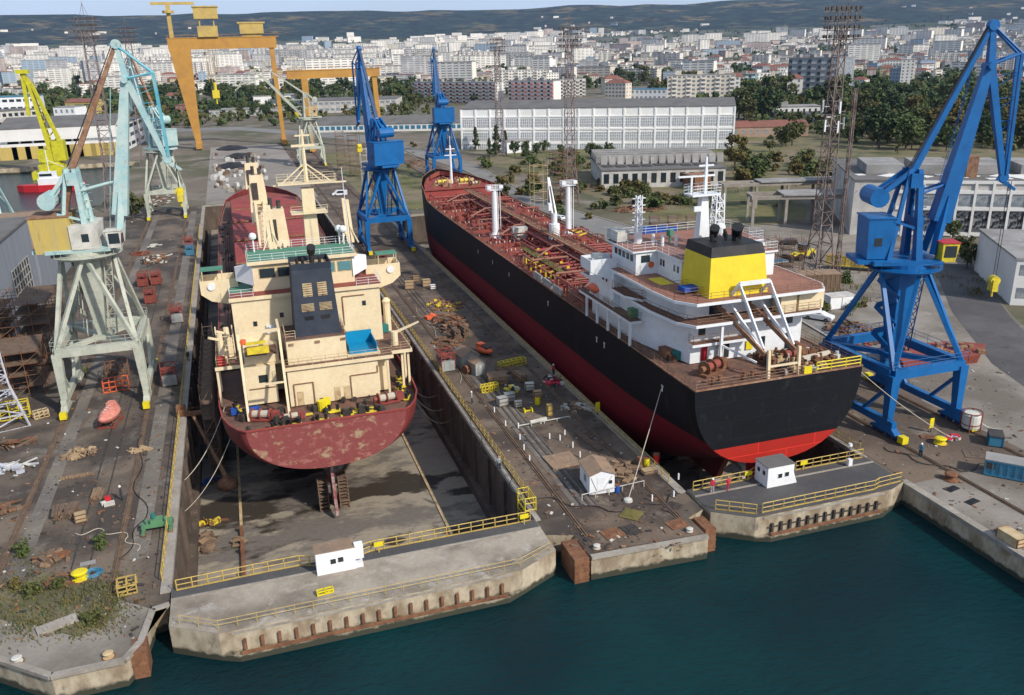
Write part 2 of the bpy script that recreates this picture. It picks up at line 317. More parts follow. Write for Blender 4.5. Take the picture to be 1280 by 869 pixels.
x=nn(t,'ShaderNodeMixRGB'); x.inputs[2].default_value=(.045,.045,.03,1); t.links.new(r.outputs[0],x.inputs[0]); t.links.new(src,x.inputs[1]); t.links.new(x.outputs[0],b.inputs['Base Color'])
XL0,XL1,XR0,XR1=-10.2,25.3,42.6,65.9
YG=73.0; YLE,YRE=300.0,252.0; FL=-8.2; WZ=-2.5
def struct(name,mb,m,**k):
    o=mb.build(name,m,**k); tag(o,kind='structure'); return o
def flat(name,polys,z,m):
    mb=MB()
    for p in polys:
        n=len(p); a=sum(p[i][0]*p[(i+1)%n][1]-p[(i+1)%n][0]*p[i][1] for i in range(n))
        if a<0:p=p[::-1]
        mb.add([(x,y,z) for x,y in p],[tuple(range(n))])
    return struct(name,mb,m)
def rect(x0,x1,y0,y1): return [(x0,y0),(x1,y0),(x1,y1),(x0,y1)]
def PP(*pts): return [tuple(P(*p)[:2]) for p in pts]
# quay line of the left yard
ql=PP((0,825),(64,846),(155,826),(176,803),(191,763))
ex=(ql[0][0]-(ql[1][0]-ql[0][0])*30, ql[0][1]-(ql[1][1]-ql[0][1])*30)
leftquay=[ex]+ql+[(XL0,YG-2)]
pierend=[(XL1,YG),(XL1,70.2),(28.0,69.2),(28.0,64.9),(40.3,64.3),(40.3,68.2),(XR0,69.2),(XR0,YG)]
BX,BY0,BY1=-44,318,455
flat('ground',[rect(-400,XL0,YG,BY0),rect(-9000,-400,YG,2000),rect(BX,XL0,BY0,BY1),rect(-400,XL0,BY1,2000),
   rect(XL0,XL1,YLE,2000),rect(XL1,XR0,YG,2000),rect(XR0,XR1,YRE,2000),rect(XR1,9000,-60,2000)],0,M['g_base'])
flat('quay_ground',[leftquay+[(XL0,YG),(ex[0],YG)],pierend],0,M['g_left'])
# paved areas on the ground sheet
flat('left_yard',[rect(-60,XL0-.9,YG,300)],.03,M['g_left'])
flat('left_yard_corner',[leftquay[1:-1]+[(XL0-.9,YG-1.5),(XL0-.9,YG),(-60,YG)][:0]+[(-11.3,YG),(leftquay[1][0],YG)]],.03,M['g_left'])
flat('pier_paving',[rect(XL1+.5,XR0-.5,YG,480)],.03,M['g_pier'])
flat('pier_end_paving',[[(28.6,65.6),(39.8,65.0),(39.8,YG),(28.6,YG)]],.03,M['g_pier'])
flat('quayside_paving',[rect(XR1+.8,86,-60,480)],.03,M['g_brown'])
flat('apron',[[(200,20),(84.5,20),(84.5,84),tuple(P(1120,455)[:2])]+PP((1040,415),(985,375),(905,325),(850,302),(862,286),(1030,278),(1120,300),(1200,320),(1270,400),(1500,560))],.05,M['g_apron'])
flat('asphalt_yard',[PP((1165,330),(1215,330),(1262,395),(1330,470),(1330,520),(1240,455),(1190,390))],.07,M['g_asphalt'])
flat('apron_front',[rect(XR1+.8,84,-50,66),rect(84,200,-50,20)],.055,M['g_apron'])
rd=[((1140,470),(1180,440)),((1049,430),(1043,408)),((1000,401),(1001,380)),((890,353),(870,316)),((760,303),(790,284)),((700,275),(725,266)),((640,247),(666,244)),((616,231),(634,229)),((580,213),(594,206)),((545,202),(554,194)),((505,192),(513,184)),((440,175),(455,169)),((300,163),(300,159)),((190,166),(190,161))]
flat('road',[PP(a[0],a[1],b_[1],b_[0]) for a,b_ in zip(rd,rd[1:])],.09,M['g_road'])
flat('berth_platform',[[(-10,302),(27,302),(27,505),(-10,505)]],.06,M['g_berth'])
flat('scrub',[PP((590,200),(640,190),(930,182),(1010,260),(1000,300),(900,290),(800,270),(690,225))],.04,M['g_scrub'])
flat('waste_ground',[PP((910,160),(1280,150),(1280,205),(1100,235),(930,235))],.07,M['g_scrub'])
flat('pier_scrub',[[(41,262),(70,262),(73,440),(42,440)]],.07,M['g_scrub'])
flat('quay_front',[[(ql[0][0]-8,ql[0][1]+3.4),(ql[0][0],ql[0][1]+.4),(ql[1][0],ql[1][1]+.4),(ql[2][0],ql[2][1]+.4),(ql[3][0]-.2,ql[3][1]+.3),(ql[4][0],ql[4][1]),(ql[4][0]-1,ql[4][1]+1)]+PP((150,752),(95,790),(0,760))],.05,M['g_apron'])
flat('quay_scrub',[PP((0,740),(60,715),(140,735),(150,770),(100,797),(0,775))],.075,M['g_weed'])
# kerbs of the road
mb=MB()
for s in (0,1):
    for a,b_ in zip(rd[1:10],rd[2:11]):
        p=P(*a[s]);q=P(*b_[s]); mb.beam((p.x,p.y,.13),(q.x,q.y,.13),.5,.18)
struct('road_kerb',mb,M['concrete'])
# quay walls
mb=MB()
def wall(mb,pts,z0,z1):
    for (x,y),(u,v) in zip(pts,pts[1:]): mb.quad((x,y,z0),(u,v,z0),(u,v,z1),(x,y,z1))
wall(mb,leftquay+[(XL0,YG)],-9,0); wall(mb,pierend,-9,0); wall(mb,[(XR1,YG),(XR1,-60)],-9,0)
wall(mb,[(-400,BY0),(BX,BY0),(BX,BY1),(-400,BY1)],-6,0)
struct('quay_wall',mb,M['concrete_wall'])
mb=MB()  # quay cope
for (x,y),(u,v) in zip(leftquay[:-1],leftquay[1:]): mb.beam((x,y,.02),(u,v,.02),.55,.34)
mb.box(XR1-.12,XR1+.75,-60,YG-6,-.3,.12)
mb.beam((28,64.95,.02),(40.3,64.35,.02),.5,.34)
struct('quay_cope',mb,M['concrete'])
# dock pits
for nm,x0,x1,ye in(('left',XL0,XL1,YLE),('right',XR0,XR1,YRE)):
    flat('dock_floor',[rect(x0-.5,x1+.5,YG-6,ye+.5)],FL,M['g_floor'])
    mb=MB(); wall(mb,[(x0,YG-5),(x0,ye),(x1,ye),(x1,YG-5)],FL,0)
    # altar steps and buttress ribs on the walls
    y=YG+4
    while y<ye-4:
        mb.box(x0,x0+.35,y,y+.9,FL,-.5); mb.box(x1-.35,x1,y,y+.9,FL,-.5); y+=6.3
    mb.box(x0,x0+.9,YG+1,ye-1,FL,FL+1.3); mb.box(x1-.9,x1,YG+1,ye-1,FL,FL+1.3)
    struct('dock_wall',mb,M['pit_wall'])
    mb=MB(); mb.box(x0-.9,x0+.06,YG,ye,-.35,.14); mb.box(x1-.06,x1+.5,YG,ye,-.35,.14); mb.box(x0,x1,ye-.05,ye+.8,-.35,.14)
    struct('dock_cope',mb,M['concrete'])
# seams in the floor of the left dock
mb=MB()
for x in(-4.6,19.2): mb.box(x,x+.35,YG,150,FL+.01,FL+.14)
struct('floor_channel',mb,M['cream_dirty'])
flat('water',[rect(-900,65.9,-300,63.0),rect(-900,-12.5,63,79.5),rect(-12.5,66.2,63,72.5)],WZ,M['water'])
flat('harbour_water',[rect(-500,BX+.2,BY0-.2,BY1+.2)],WZ+.01,M['water'])
# terrain and hills
from mathutils import noise as mnoise
def terr(x,y):
    d=math.hypot(x,y)*1.0; az=math.degrees(math.atan2(x,y))
    pts=[(0,-3),(1300,-1),(1500,0.5),(2000,9),(3000,36),(4000,72),(4900,112),(5600,215),(6400,325),(7200,322),(9500,300)]
    k=1+.05*mnoise.noise(Vector((az*.09,0,3)))+.03*mnoise.noise(Vector((az*.3,0,7)))
    k*= 1-.0025*(az-17)*0
    for (a,b_),(c,e) in zip(pts,pts[1:]):
        if a<=d<=c:
            z=b_+(e-b_)*(d-a)/(c-a); break
    else: z=300
    if d>4400:
        f=min(1,(d-4400)/1500); z=z*(1+(k-1)*f*1.4)+f*14*mnoise.noise(Vector((x*.0016,y*.0016,1)))+f*7*mnoise.noise(Vector((x*.005,y*.005,4)))
        if az>20: z+=f*min(1,(az-20)/25)*-6
    return z
mb=MB(); NA=150; NR=46; rs=[1250+ (8600-1250)*(i/(NR-1))**1.15 for i in range(NR)]
for i in range(NR):
    for j in range(NA+1):
        a=R(-42+j*(118/NA)); x=rs[i]*math.sin(a); y=rs[i]*math.cos(a); mb.v.append((x,y,terr(x,y)))
for i in range(NR-1):
    for j in range(NA):
        q=i*(NA+1)+j; mb.f.append((q,q+1,q+NA+2,q+NA+1)); mb.m.append(0)
hm=mat('hill',(.020,.042,.030),.95,c2=(.16,.125,.055),sc_=.0034,lo=.5,hi=.64,c3=(.008,.016,.014),sc3=.012,lo3=.44,hi3=.56,coord='World',var=.3)
hm2=mat('cityground',(.12,.12,.09),.95,c2=(.05,.065,.03),sc_=.006,lo=.4,hi=.55,coord='World',var=.3)
for (f,i) in zip(mb.f,range(len(mb.f))):
    v=mb.v[f[0]]; mb.m[i]=0 if math.hypot(v[0],v[1])>4950 else 1
h=mb.build('hills',[hm,hm2],smooth=True); tag(h,kind='structure')
# ------------------------------------------------------------ rails of the cranes
def rail(label,x,y0,y1):
    mb=MB()
    mb.box(x-.3,x+.3,y0,y1,.035,.06); mb.box(x-.3,x-.24,y0,y1,.06,.13); mb.box(x+.24,x+.3,y0,y1,.06,.13); mb.box(x-.07,x+.07,y0,y1,.06,.17)
    tag(mb.build('crane_rail',[M['wood_dark']]),label,'rail','crane rails in the yards')
rail('outer crane rail in the left yard, the one farther from the dock',-26.1,66,300)
rail('inner crane rail in the left yard, nearer the left dock edge',-15.4,71,300)
rail('crane rail on the middle pier nearer the left dock',29.1,68.5,460)
rail('crane rail on the middle pier nearer the tanker dock',39.3,68.5,460)
rail('crane rail under the near right blue crane, next to the dock',72.5,-50,440)
rail('crane rail under the near right blue crane, on the open apron side',83.0,-50,440)
mb=MB()
for x in(-19.5,-17.9,30.8,31.6,32.4): mb.box(x-.06,x+.06,74,200,.04,.1)
tag(mb.build('cable_duct',M['dark_metal']),'narrow dark cable channels running along the dock sides','cable channel')
mb=MB(); mb.box(-25.2,-23.6,80,290,.035,.055); mb.box(-14.4,-12.6,80,290,.035,.055)
for k in range(3): mb.box(30.1+k*.9,30.8+k*.9,74,130,.035,.06)
struct('concrete_strip',mb,M['g_strip'])
# ------------------------------------------------------------ fences
def fence(label,pts,h=1.15,every=2.2,m='yellow_rail',group=None,rails=(1,.55),r=.055,loc=None,kick=True,name='railing'):
    p0=Vector(pts[0]) if len(pts[0])==3 else Vector((*pts[0],0))
    t=T(name,label,'railing',tuple(p0),group=group)
    V=[Vector(p) if len(p)==3 else Vector((*p,0)) for p in pts]; V=[v-p0 for v in V]
    mb=MB()
    for a,b_ in zip(V,V[1:]):
        for k in rails: mb.tube(a+Vector((0,0,h*k)),b_+Vector((0,0,h*k)),r,n=4)
        if kick: mb.beam(a+Vector((0,0,.12)),b_+Vector((0,0,.12)),.02,.15)
    mb.build('rail',M[m],t)
    mb=MB(); mb.tube((0,0,0),(0,0,h),r*1.15,n=4); me=None; n=0
    spots=[]
    for a,b_ in zip(V,V[1:]):
        k=max(1,round((b_-a).length/every))
        for i in range(k): spots.append(a.lerp(b_,i/k))
    spots.append(V[-1])
    if len(spots)>95: spots=spots[:95]
    for s in spots:
        if me is None: o=mb.build('post',M[m],t); me=o.data
        else: o=bpy.data.objects.new('post',me); COL.objects.link(o); o.parent=t
        o.location=s
    return t
fg='yellow railings round the docks'
fence('long yellow railing on the left dock edge of the middle pier',[(XL1+.75,76),(XL1+.75,232)],every=1.7)
fence('yellow railing down the tanker side of the middle pier',[(XR0-.75,75.5),(XR0-.75,200)],every=1.7)
fence('yellow railing along the right edge of the left yard, above the left dock',[(XL0-.8,75),(XL0-.8,260)],every=2.4)
fence('yellow railing on the quay edge between the tanker stern and the blue crane',[(XR1+.7,74.5),(XR1+.7,130)],every=2)
fence('yellow railing on the inner edge of the left dock gate, left of its white booth',[(-9.6,72.6,.25),(-1.5,72.8,.25),(1.4,72.8,.25),(3.2,72.0,.25)],every=1.3)
fence('yellow railing on the inner edge of the left dock gate, right of its white booth',[(6.6,72.4,.25),(8.2,72.9,.25),(24.6,72.9,.25)],every=1.3)
fence('low pale yellow railing on the seaward edge of the left dock gate',[(-9.2,67.4,.25),(-6,65.4,.25),(21,65.4,.25),(24.6,67.0,.25)],every=1.6,h=.95,r=.03,kick=False)
fence('yellow railing on the inner edge of the right dock gate beside the two workers',[(43.2,72.5,.3),(50.2,72.6,.3),(51.6,73.3,.3)],every=1.2)
fence('yellow railing on the inner edge of the right dock gate, right of its white booth',[(56.3,72.6,.3),(65.4,72.6,.3)],every=1.2)
fence('yellow railing along the seaward edge of the right dock gate',[(47.5,65.9,.3),(61.5,65.9,.3),(62.2,66.2,.3),(65.4,66.4,.3)],every=1.3)
fence('short yellow railing at the near left corner of the right dock gate',[(43.4,68.2,.3),(46.8,65.9,.3)],every=1.3)
fence('white pipe railing in front of the white cabin on the pier',[(31.3,75.2),(36.2,75.5),(38.9,75.7)],every=1.6,h=.8,m='dirty_white',kick=False,rails=(1,))
# stair frame at the near left corner of the pier
t=T('access_stair','tall yellow stair tower frame at the near dock corner of the pier','stair',(XL1+.1,76.3,0))
mb=MB()
for x,y in((-.6,-1.2),(.6,-1.2),(-.6,1.2),(.6,1.2)): mb.tube((x,y,-2.2),(x,y,1.6),.07,n=4)
for z in(-1.4,-.6,.2,1,1.6):
    for a,b_ in(((-.6,-1.2),(.6,-1.2)),((.6,-1.2),(.6,1.2)),((.6,1.2),(-.6,1.2)),((-.6,1.2),(-.6,-1.2))): mb.tube((*a,z),(*b_,z),.05,n=4)
mb.build('frame',M['yellow_plain'],t); mb=MB()
for i in range(9): mb.box(-.5,.5,-1.1+i*.24,-.9+i*.24,-2.1+i*.24,-2.06+i*.24)
mb.build('step',M['yellow_rail'],t)
# ------------------------------------------------------------ dock gates
def gate(label,plan,ztop,mtop,x0,x1,yf,n,rim,group=None):
    t=T('dock_gate',label,'dock gate',(plan[0][0],plan[0][1],0))
    mb=MB(); mb.prism(plan,-7,ztop-.02)
    # tapering bottom sponson
    mb.prism([(x0+3,yf),(x1-3,yf),(x1-4.5,yf-.7),(x0+4.5,yf-.7)],-7,-1.9)
    mb.build('gate_wall',M['concrete_wall'],t,world=True)
    mb=MB(); mb.prism(plan,ztop-.015,ztop+.03); mb.build('walkway',M[mtop],t,world=True)
    mb=MB(); mb.beam((plan[0][0],YG-1.7,ztop+.06),(plan[-1][0],YG-1.7,ztop+.06),.22,.1); mb.build('kerb',M['concrete'],t,world=True)
    mb=MB(); mb.beam((x0+4.6,yf-.5,-1.78),(x1-4.6,yf-.5,-1.78),.3,.16); mb.build('rubbing_beam',M['rust'],t,world=True)
    for i in range(n):
        x=x0+5+(x1-x0-10)*i/(n-1); mb=MB(); mb.beam((x,yf-.12,-1.7),(x,yf-.12,-.72),.26,.26)
        if rim: mb.beam((x-.5,yf-.1,-1.15),(x+.6,yf-.1,-1.15),.1,.1)
        mb.build('fender',M['rust' if not rim else 'dark_metal'],t,world=True)
    mb=MB(); mb.box(x0+4,x1-4,yf-.06,yf+.02,-.12,.12); mb.build('rim',M['concrete'],t,world=True)
    return t
gate('pale concrete gate closing the left dock, with a row of rusty stub fenders',[(XL0+.15,YG),(XL0+.15,67.4),(-6,64.9),(21,64.9),(XL1-.15,67.0),(XL1-.15,YG)],.25,'g_gate',-6-3,24,64.9,17,False)
gate('concrete gate with dark asphalt walkway closing the right dock',[(XR0+.15,YG),(XR0+.15,68),(46.4,65.4),(63.4,65.4),(XR1-.1,66.4),(XR1-.1,YG)],.3,'g_gate_dark',43.4,66.4,65.4,13,True)
# dark band along inner side of left gate walkway
mb=MB(); mb.box(XL0+.2,XL1-.2,YG-1.55,YG-.05,.285,.30)
struct('gate_asphalt_strip',mb,M['g_gate_dark'])
# steel stop posts at the dock mouths
def stop_post(label,x,y,sx,sy):
    t=T('gate_stop_post',label,'steel post',(x,y,-6)); mb=MB(); mb.box(-sx/2,sx/2,-sy/2,sy/2,0,6.1); mb.build('column',M['rust'],t)
    mb=MB()
    for k in range(7): mb.box(-sx/2-.05,sx/2+.05,-sy/2-.06,-sy/2,.5+k*.85,.62+k*.85)
    mb.build('plate_seam',M['rust'],t)
stop_post('rusty steel post at the left corner of the pier end, beside the left gate',27.0,66.6,1.5,3.6)
stop_post('rusty steel post at the right corner of the pier end, beside the right gate',41.2,66.6,1.2,2.6)
stop_post('rusty steel post at the corner of the near left quay',ql[3][0]-.1,ql[3][1]-.4,1.2,2.0)
def booth(label,c,w,d,h,wm,rm,wins,rz=0,slope=.0,side=False):
    t=T('gate_booth',label,'booth',c,rz); mb=MB()
    mb.add([(-w/2,-d/2,0),(w/2,-d/2,0),(w/2,d/2,0),(-w/2,d/2,0),(-w/2,-d/2,h),(w/2,-d/2,h),(w/2,d/2,h-slope),(-w/2,d/2,h-slope)],[(0,3,2,1),(4,5,6,7),(0,1,5,4),(1,2,6,5),(2,3,7,6),(3,0,4,7)])
    mb.build('wall',M[wm],t)
    mb=MB(); mb.beam((0,-d/2-.06,h+.045),(0,d/2+.1,h-slope+.045),w+.16,.08); mb.build('roof',M[rm],t)
    for x,z in wins:
        f=MB().box(x-.3,x+.3,-d/2-.03,-d/2,z-.3,z+.3).build('window',M['cabin_white'],t); MB().box(x-.25,x+.25,-d/2-.045,-d/2-.03,z-.25,z+.25).build('pane',M['glass_dark'],f)
    if side:
        for y in(-.5,.5):
            f=MB().box(-w/2-.03,-w/2,y-.28,y+.28,1.25,1.85).build('window',M['cabin_white'],t); MB().box(-w/2-.045,-w/2-.03,y-.23,y+.23,1.3,1.8).build('pane',M['glass_dark'],f)
        MB().add([(w/2,-d/2+.02,0),(w/2+.5,-d/2+.02,0),(w/2,-d/2+.02,1.4),(w/2,d/2,0),(w/2+.5,d/2,0),(w/2,d/2,1.4)],[(0,1,2),(5,4,3),(1,4,5,2),(0,3,4,1)]).build('ramp',M[wm],t)
    return t
c=P(422,718,.28)
b1=booth('white booth with two small windows on the left dock gate',(c.x,71.6,.28),3.6,2.2,2.3,'cabin_white','brown_roof',[(-.25,1.25),(.45,1.3)],0,.35)
MB().box(1.8,2.6,-1.1,-.4,1.0,2.45).build('meter_box',M['cabin_white'],b1)
MB().box(1.8,2.5,-1.0,0,0,.5).build('step',M['cabin_white'],b1)
c=P(968,602,.33)
booth('white booth with dark grey roof on the right dock gate, below the tanker stern',(c.x,71.4,.33),3.3,2.4,2.4,'cabin_white','grey_roof',[(-.1,1.25),(.75,1.3)],0,.0,True)
# ------------------------------------------------------------ slewing portal cranes
def lattice(mb,p,q,w,w2,n,r,horiz=True):
    """square lattice member from p to q"""
    p=Vector(p);q=Vector(q);d=(q-p).normalized(); u=Vector((1,0,0)) if abs(d.x)<.9 else Vector((0,1,0)); a=d.cross(u).normalized(); b=a.cross(d)
    def cor(t):
        c=p.lerp(q,t); k=(w+(w2-w)*t)/2; return [c+a*x*k+b*y*k for x,y in((-1,-1),(1,-1),(1,1),(-1,1))]
    C=[cor(i/n) for i in range(n+1)]
    for i in range(4): mb.beam(C[0][i],C[-1][i],r*1.5)
    for k in range(n):
        for i in range(4):
            j=(i+1)%4
            if horiz: mb.beam(C[k][i],C[k][j],r)
            if k%2: mb.beam(C[k][i],C[k+1][j],r)
            else: mb.beam(C[k][j],C[k+1][i],r)
def crane(label,x,y,slew,c_port,c_top,c_house,c_buf,gx=5.25,gy=6.5,hp=7.9,hr=20.0,G=None,c_jib=None,c_stay=None,group='harbour cranes',detail=True,cab=None):
    G=G or {}
    foot=G.get('foot',(3.0,21.2)); tip=G.get('tip',(6.9,43)); tail=G.get('tail',(6.7,47.3)); knee=G.get('knee',(10.2,44.3)); nose=G.get('nose',(10.4,29.6))
    A=G.get('A',(-.6,31.5)); hs=G.get('house',(-5.8,-2.0,3.9,20.9,26.2)); cw=G.get('cw',(-4.4,28.3)); bw=G.get('bw',2.0)
    c_jib=c_jib or c_top; c_stay=c_stay or c_top
    t=T('portal_crane',label,'crane',(x,y,0),0,group)
    P_=M[c_port]
    # bogies, legs, sills
    for sx in(-1,1):
        mb=MB(); mb.box(sx*gx-.35,sx*gx+.35,-gy-1.2,gy+1.2,1.35,2.25); 
        for sy in(-1,1):
            mb.frust((sx*gx-.45,sx*gx+.45,sy*gy-2.2,sy*gy+2.2,.75),(sx*gx-.4,sx*gx+.4,sy*gy-1.2,sy*gy+1.2,1.45))
        mb.beam((sx*gx,-gy*.95,6.5),(sx*gx,-gy*.35,2.2),.4); mb.beam((sx*gx,gy*.95,6.5),(sx*gx,gy*.35,2.2),.4)
        mb.build('sill_beam',P_,t)
        for sy in(-1,1):
            mb=MB()
            for k in(-1.7,-.6,.6,1.7):
                mb.tube((sx*gx-.25,sy*gy+k,.55),(sx*gx+.25,sy*gy+k,.55),.42,n=10)
            mb.box(sx*gx-.42,sx*gx+.42,sy*gy-2.4,sy*gy+2.4,.62,.9)
            mb.build('bogie',M['blue_dark' if c_port=='blue' else 'steel'],t)
            MB().box(sx*gx-.42,sx*gx+.42,sy*(gy+2.4),sy*(gy+3.3),.3,1.15).build('buffer',M[c_buf],t)
            mb=MB(); mb.beam((sx*gx,sy*gy,2),(sx*(gx-.15),sy*(gy-.1),hp),.85,.85,1.25,1.25); mb.build('leg',P_,t)
    mb=MB()
    for sy in(-1,1): mb.beam((-gx,sy*(gy-.1),hp+.1),(gx,sy*(gy-.1),hp+.1),.9,1.15)
    for sx in(-1,1): mb.beam((sx*(gx-.1),-gy+.3,hp+.11),(sx*(gx-.1),gy-.3,hp+.11),.88,1.1)
    for sx in(-1,1):
        for sy in(-1,1): mb.beam((sx*(gx-.5),sy*(gy-.5),hp+.1),(0,0,hp+.1),.7,.6)
    mb.ob((0,0,hp+.1),2.4,2.4,.62)
    mb.build('portal_frame',P_,t)
    rr=3.7
    tops=[(0,-rr+.35),(rr-.35,0),(0,rr-.35),(-rr+.35,0)]
    for i,(tx,ty) in enumerate(tops):
        for s in(-1,1):
            cx,cy=((s*gx,-gy),(gx,s*gy),(s*gx,gy),(-gx,s*gy))[i]
            mb=MB(); mb.beam((cx*.96,cy*.97,hp+.5),(tx+(.3*s if i in(0,2) else 0),ty+(.3*s if i in(1,3) else 0),hr-.7),.52,.52,.46,.46); mb.build('strut',P_,t)
    mb=MB(); mb.frust((-.55,.55,-.55,.55,hp+.4),(-1.75,1.75,-1.75,1.75,hr-.6)); mb.build('centre_column',M[c_port],t)
    mb=MB(); lattice(mb,(1.5,-.3,hp+.5),(2.6,-.3,hr-.7),1.0,1.0,8,.07); mb.build('ladder_tower',M['blue_dark' if c_port=='blue' else c_port],t)
    mb=MB(); mb.lathe([(rr+.3,hr-.75),(rr+.35,hr-.3),(rr+.0,hr-.25)],24); mb.lathe([(rr-.5,hr-.25),(rr-.5,hr+.25)],24); mb.build('slew_ring',P_,t)
    mb=MB()
    for i in range(20):
        a=2*PI*i/20; b=2*PI*(i+1)/20; q=rr+.9
        mb.tube((q*math.cos(a),q*math.sin(a),hr-.35),(q*math.cos(a),q*math.sin(a),hr+.7),.03,n=4); mb.tube((q*math.cos(a),q*math.sin(a),hr+.7),(q*math.cos(b),q*math.sin(b),hr+.7),.03,n=4)
    mb.lathe([(rr+.3,hr-.4),(rr+.95,hr-.38),(rr+.95,hr-.33),(rr+.3,hr-.33)],20,closed=False); mb.build('ring_walkway',P_,t)
    # handrails, stairs and signs on the portal
    if detail:
        mb=MB(); zz=hp+.75
        for (xa,ya),(xb,yb) in(((-gx-.4,-gy-.3),(gx+.4,-gy-.3)),((gx+.4,-gy-.3),(gx+.4,gy+.3)),((gx+.4,gy+.3),(-gx-.4,gy+.3)),((-gx-.4,gy+.3),(-gx-.4,-gy-.3))):
            for h_ in(.55,1.05): mb.tube((xa,ya,zz+h_),(xb,yb,zz+h_),.03,n=4)
            for k in range(7): x_=xa+(xb-xa)*k/6; y_=ya+(yb-ya)*k/6; mb.tube((x_,y_,zz-.2),(x_,y_,zz+1.05),.03,n=4)
        mb.build('handrail',P_,t)
        mb=MB()
        for s in(-.25,.25): mb.tube((gx+.55+s*.01,-gy+s,1.5),(gx+.45,-gy+s,hp),.035,n=4)
        for k in range(20): mb.tube((gx+.5,-gy-.25,1.7+k*.31),(gx+.5,-gy+.25,1.7+k*.31),.025,n=4)
        mb.build('ladder',P_,t)
        mb=MB()
        for k in range(6):
            z=hp+1+k*1.75; a=(1.9-.25*(k%2)*0); mb.beam((-1.6,-1.9+(k%2)*3.6,z),(-1.9,1.7-(k%2)*3.6,z+1.75),.1,.7); mb.tube((-1.95,-1.9+(k%2)*3.6,z+.9),(-2.3,1.7-(k%2)*3.6,z+2.6),.03,n=4)
        mb.build('stairs',P_,t)
    # rotating top
    tp=[]
    def tb(mb,n,m): o=mb.build(n,M[m],t); o.rotation_euler=(0,0,slew); tp.append(o); return o
    mb=MB(); mb.box(-3.0,3.0,-4.6,3.6,hr+.25,hr+.75); mb.box(-2.2,2.2,-6.3,-1.5,hr+.3,hr+.8); tb(mb,'turntable',c_top)
    y0,y1,hw,z0,z1=hs
    mb=MB(); mb.add([(-hw,y0,z0),(hw,y0,z0),(hw,y1,z0),(-hw,y1,z0),(-hw,y0-.2,z1),(hw,y0-.2,z1),(hw,y1,z1),(-hw,y1,z1)],[(0,3,2,1),(4,5,6,7),(0,1,5,4),(1,2,6,5),(2,3,7,6),(3,0,4,7)])
    hh=tb(mb,'machine_house',c_house); 
    mb=MB(); mb.box(-hw-.12,hw+.12,y0-.35,y1+.1,z1,z1+.14); 
    o=mb.build('roof',M[c_house if c_house!='yellow_house' else 'rust_light'],hh)
    for yy in(y0+1.2,)*(c_house!='yellow_house'):
        mb=MB(); mb.box(-hw-.04,-hw,yy-.5,yy+.4,z0+1.6,z0+2.6); mb.box(hw,hw+.04,yy-.5,yy+.4,z0+1.6,z0+2.6); mb.build('window',M['glass_dark'],hh)
    # tower frame between house and boom
    mb=MB()
    for s in(-1,1):
        mb.beam((s*1.9,.9,hr+.6),(s*.9,A[0]+.9,A[1]),1.3,.8,.7,.5); mb.beam((s*2.0,-2.6,hr+.7),(s*.9,A[0]-.2,A[1]),.55,.5,.4,.4)
        mb.beam((s*1.7,.5,hr+4.5),(s*1.9,-2.4,hr+5.5),.3)
    mb.ob((0,A[0]+.5,A[1]-1.3),3.0,1.4,1.7); mb.ob((0,.8,hr+5.2),2.9,1.1,1.2)
    tb(mb,'tower_frame',c_top)
    # boom
    mb=MB()
    for s in(-1,1): mb.beam((s*1.35,foot[0],foot[1]),(s*.45,foot[0]+(tip[0]-foot[0])*.32,foot[1]+(tip[1]-foot[1])*.32),.7,.8,.7,1.0)
    f3=(0,foot[0]+(tip[0]-foot[0])*.18,foot[1]+(tip[1]-foot[1])*.18)
    mb.beam(f3,(0,tip[0],tip[1]),bw,bw*1.05,.8,1.0)
    mb.tube((-1.0,tip[0],tip[1]),(1.0,tip[0],tip[1]),.42,n=10); tb(mb,'boom',c_top)
    # jib: main member, nose, knee struts
    mb=MB(); mb.beam((0,tail[0],tail[1]),(0,tip[0]+.2,tip[1]),.55,.6,.85,.85); mb.beam((0,tip[0]+.2,tip[1]),(0,nose[0]-.2,nose[1]+1),.85,.85,.6,.6)
    tb(mb,'jib',c_jib)
    mb=MB()
    for s in(-1,1):
        mb.tube((s*.3,tail[0],tail[1]),(s*.5,knee[0],knee[1]),.16,n=6); mb.beam((s*.5,knee[0],knee[1]),(s*.25,nose[0]+.2,nose[1]+1),.33,.33)
        mb.tube((s*.5,knee[0],knee[1]),(s*.6,tip[0]+.2,tip[1]+.2),.17,n=6)
    k=10
    for i in range(1,k):
        a=Vector((0,tip[0]+.3,tip[1])).lerp(Vector((0,nose[0],nose[1]+1)),i/k); b=Vector((0,knee[0],knee[1])).lerp(Vector((0,nose[0],nose[1]+1)),(i+(.5 if i%2 else -.3))/k)
        if detail and i<8: mb.tube(a,b,.05,n=4)
    tb(mb,'jib_brace',G.get('brace',c_jib))
    mb=MB(); mb.tube((-.45,tail[0],tail[1]+.1),(.45,tail[0],tail[1]+.1),.6,n=12); mb.tube((-.3,nose[0],nose[1]+.6),(.3,nose[0],nose[1]+.6),.55,n=12); mb.beam((0,nose[0]-.6,nose[1]+.6),(0,nose[0]+1.6,nose[1]-.9),.5,.6,.2,.3)
    tb(mb,'sheave',c_top)
    # luffing stay from tower to jib tail
    mb=MB()
    s0=(0,A[0]+.4,A[1]-.4)
    mb.beam(s0,(0,tail[0]-.1,tail[1]),.75,.75,.45,.45); 
    if G.get('stay2'): mb.beam((0,G['stay2'][0],G['stay2'][1]),s0,.95,.8,.75,.75)
    tb(mb,'back_stay',c_stay)
    mb=MB(); mb.beam((0,A[0]-.2,A[1]-1),(0,cw[0],cw[1]),.55,.8,.8,.9); mb.tube((-1.9,cw[0],cw[1]),(1.9,cw[0],cw[1]),1.15,n=14)
    for s in(-1,1): mb.beam((s*1.2,cw[0],cw[1]),(s*.8,A[0]+.2,A[1]),.35,.5)
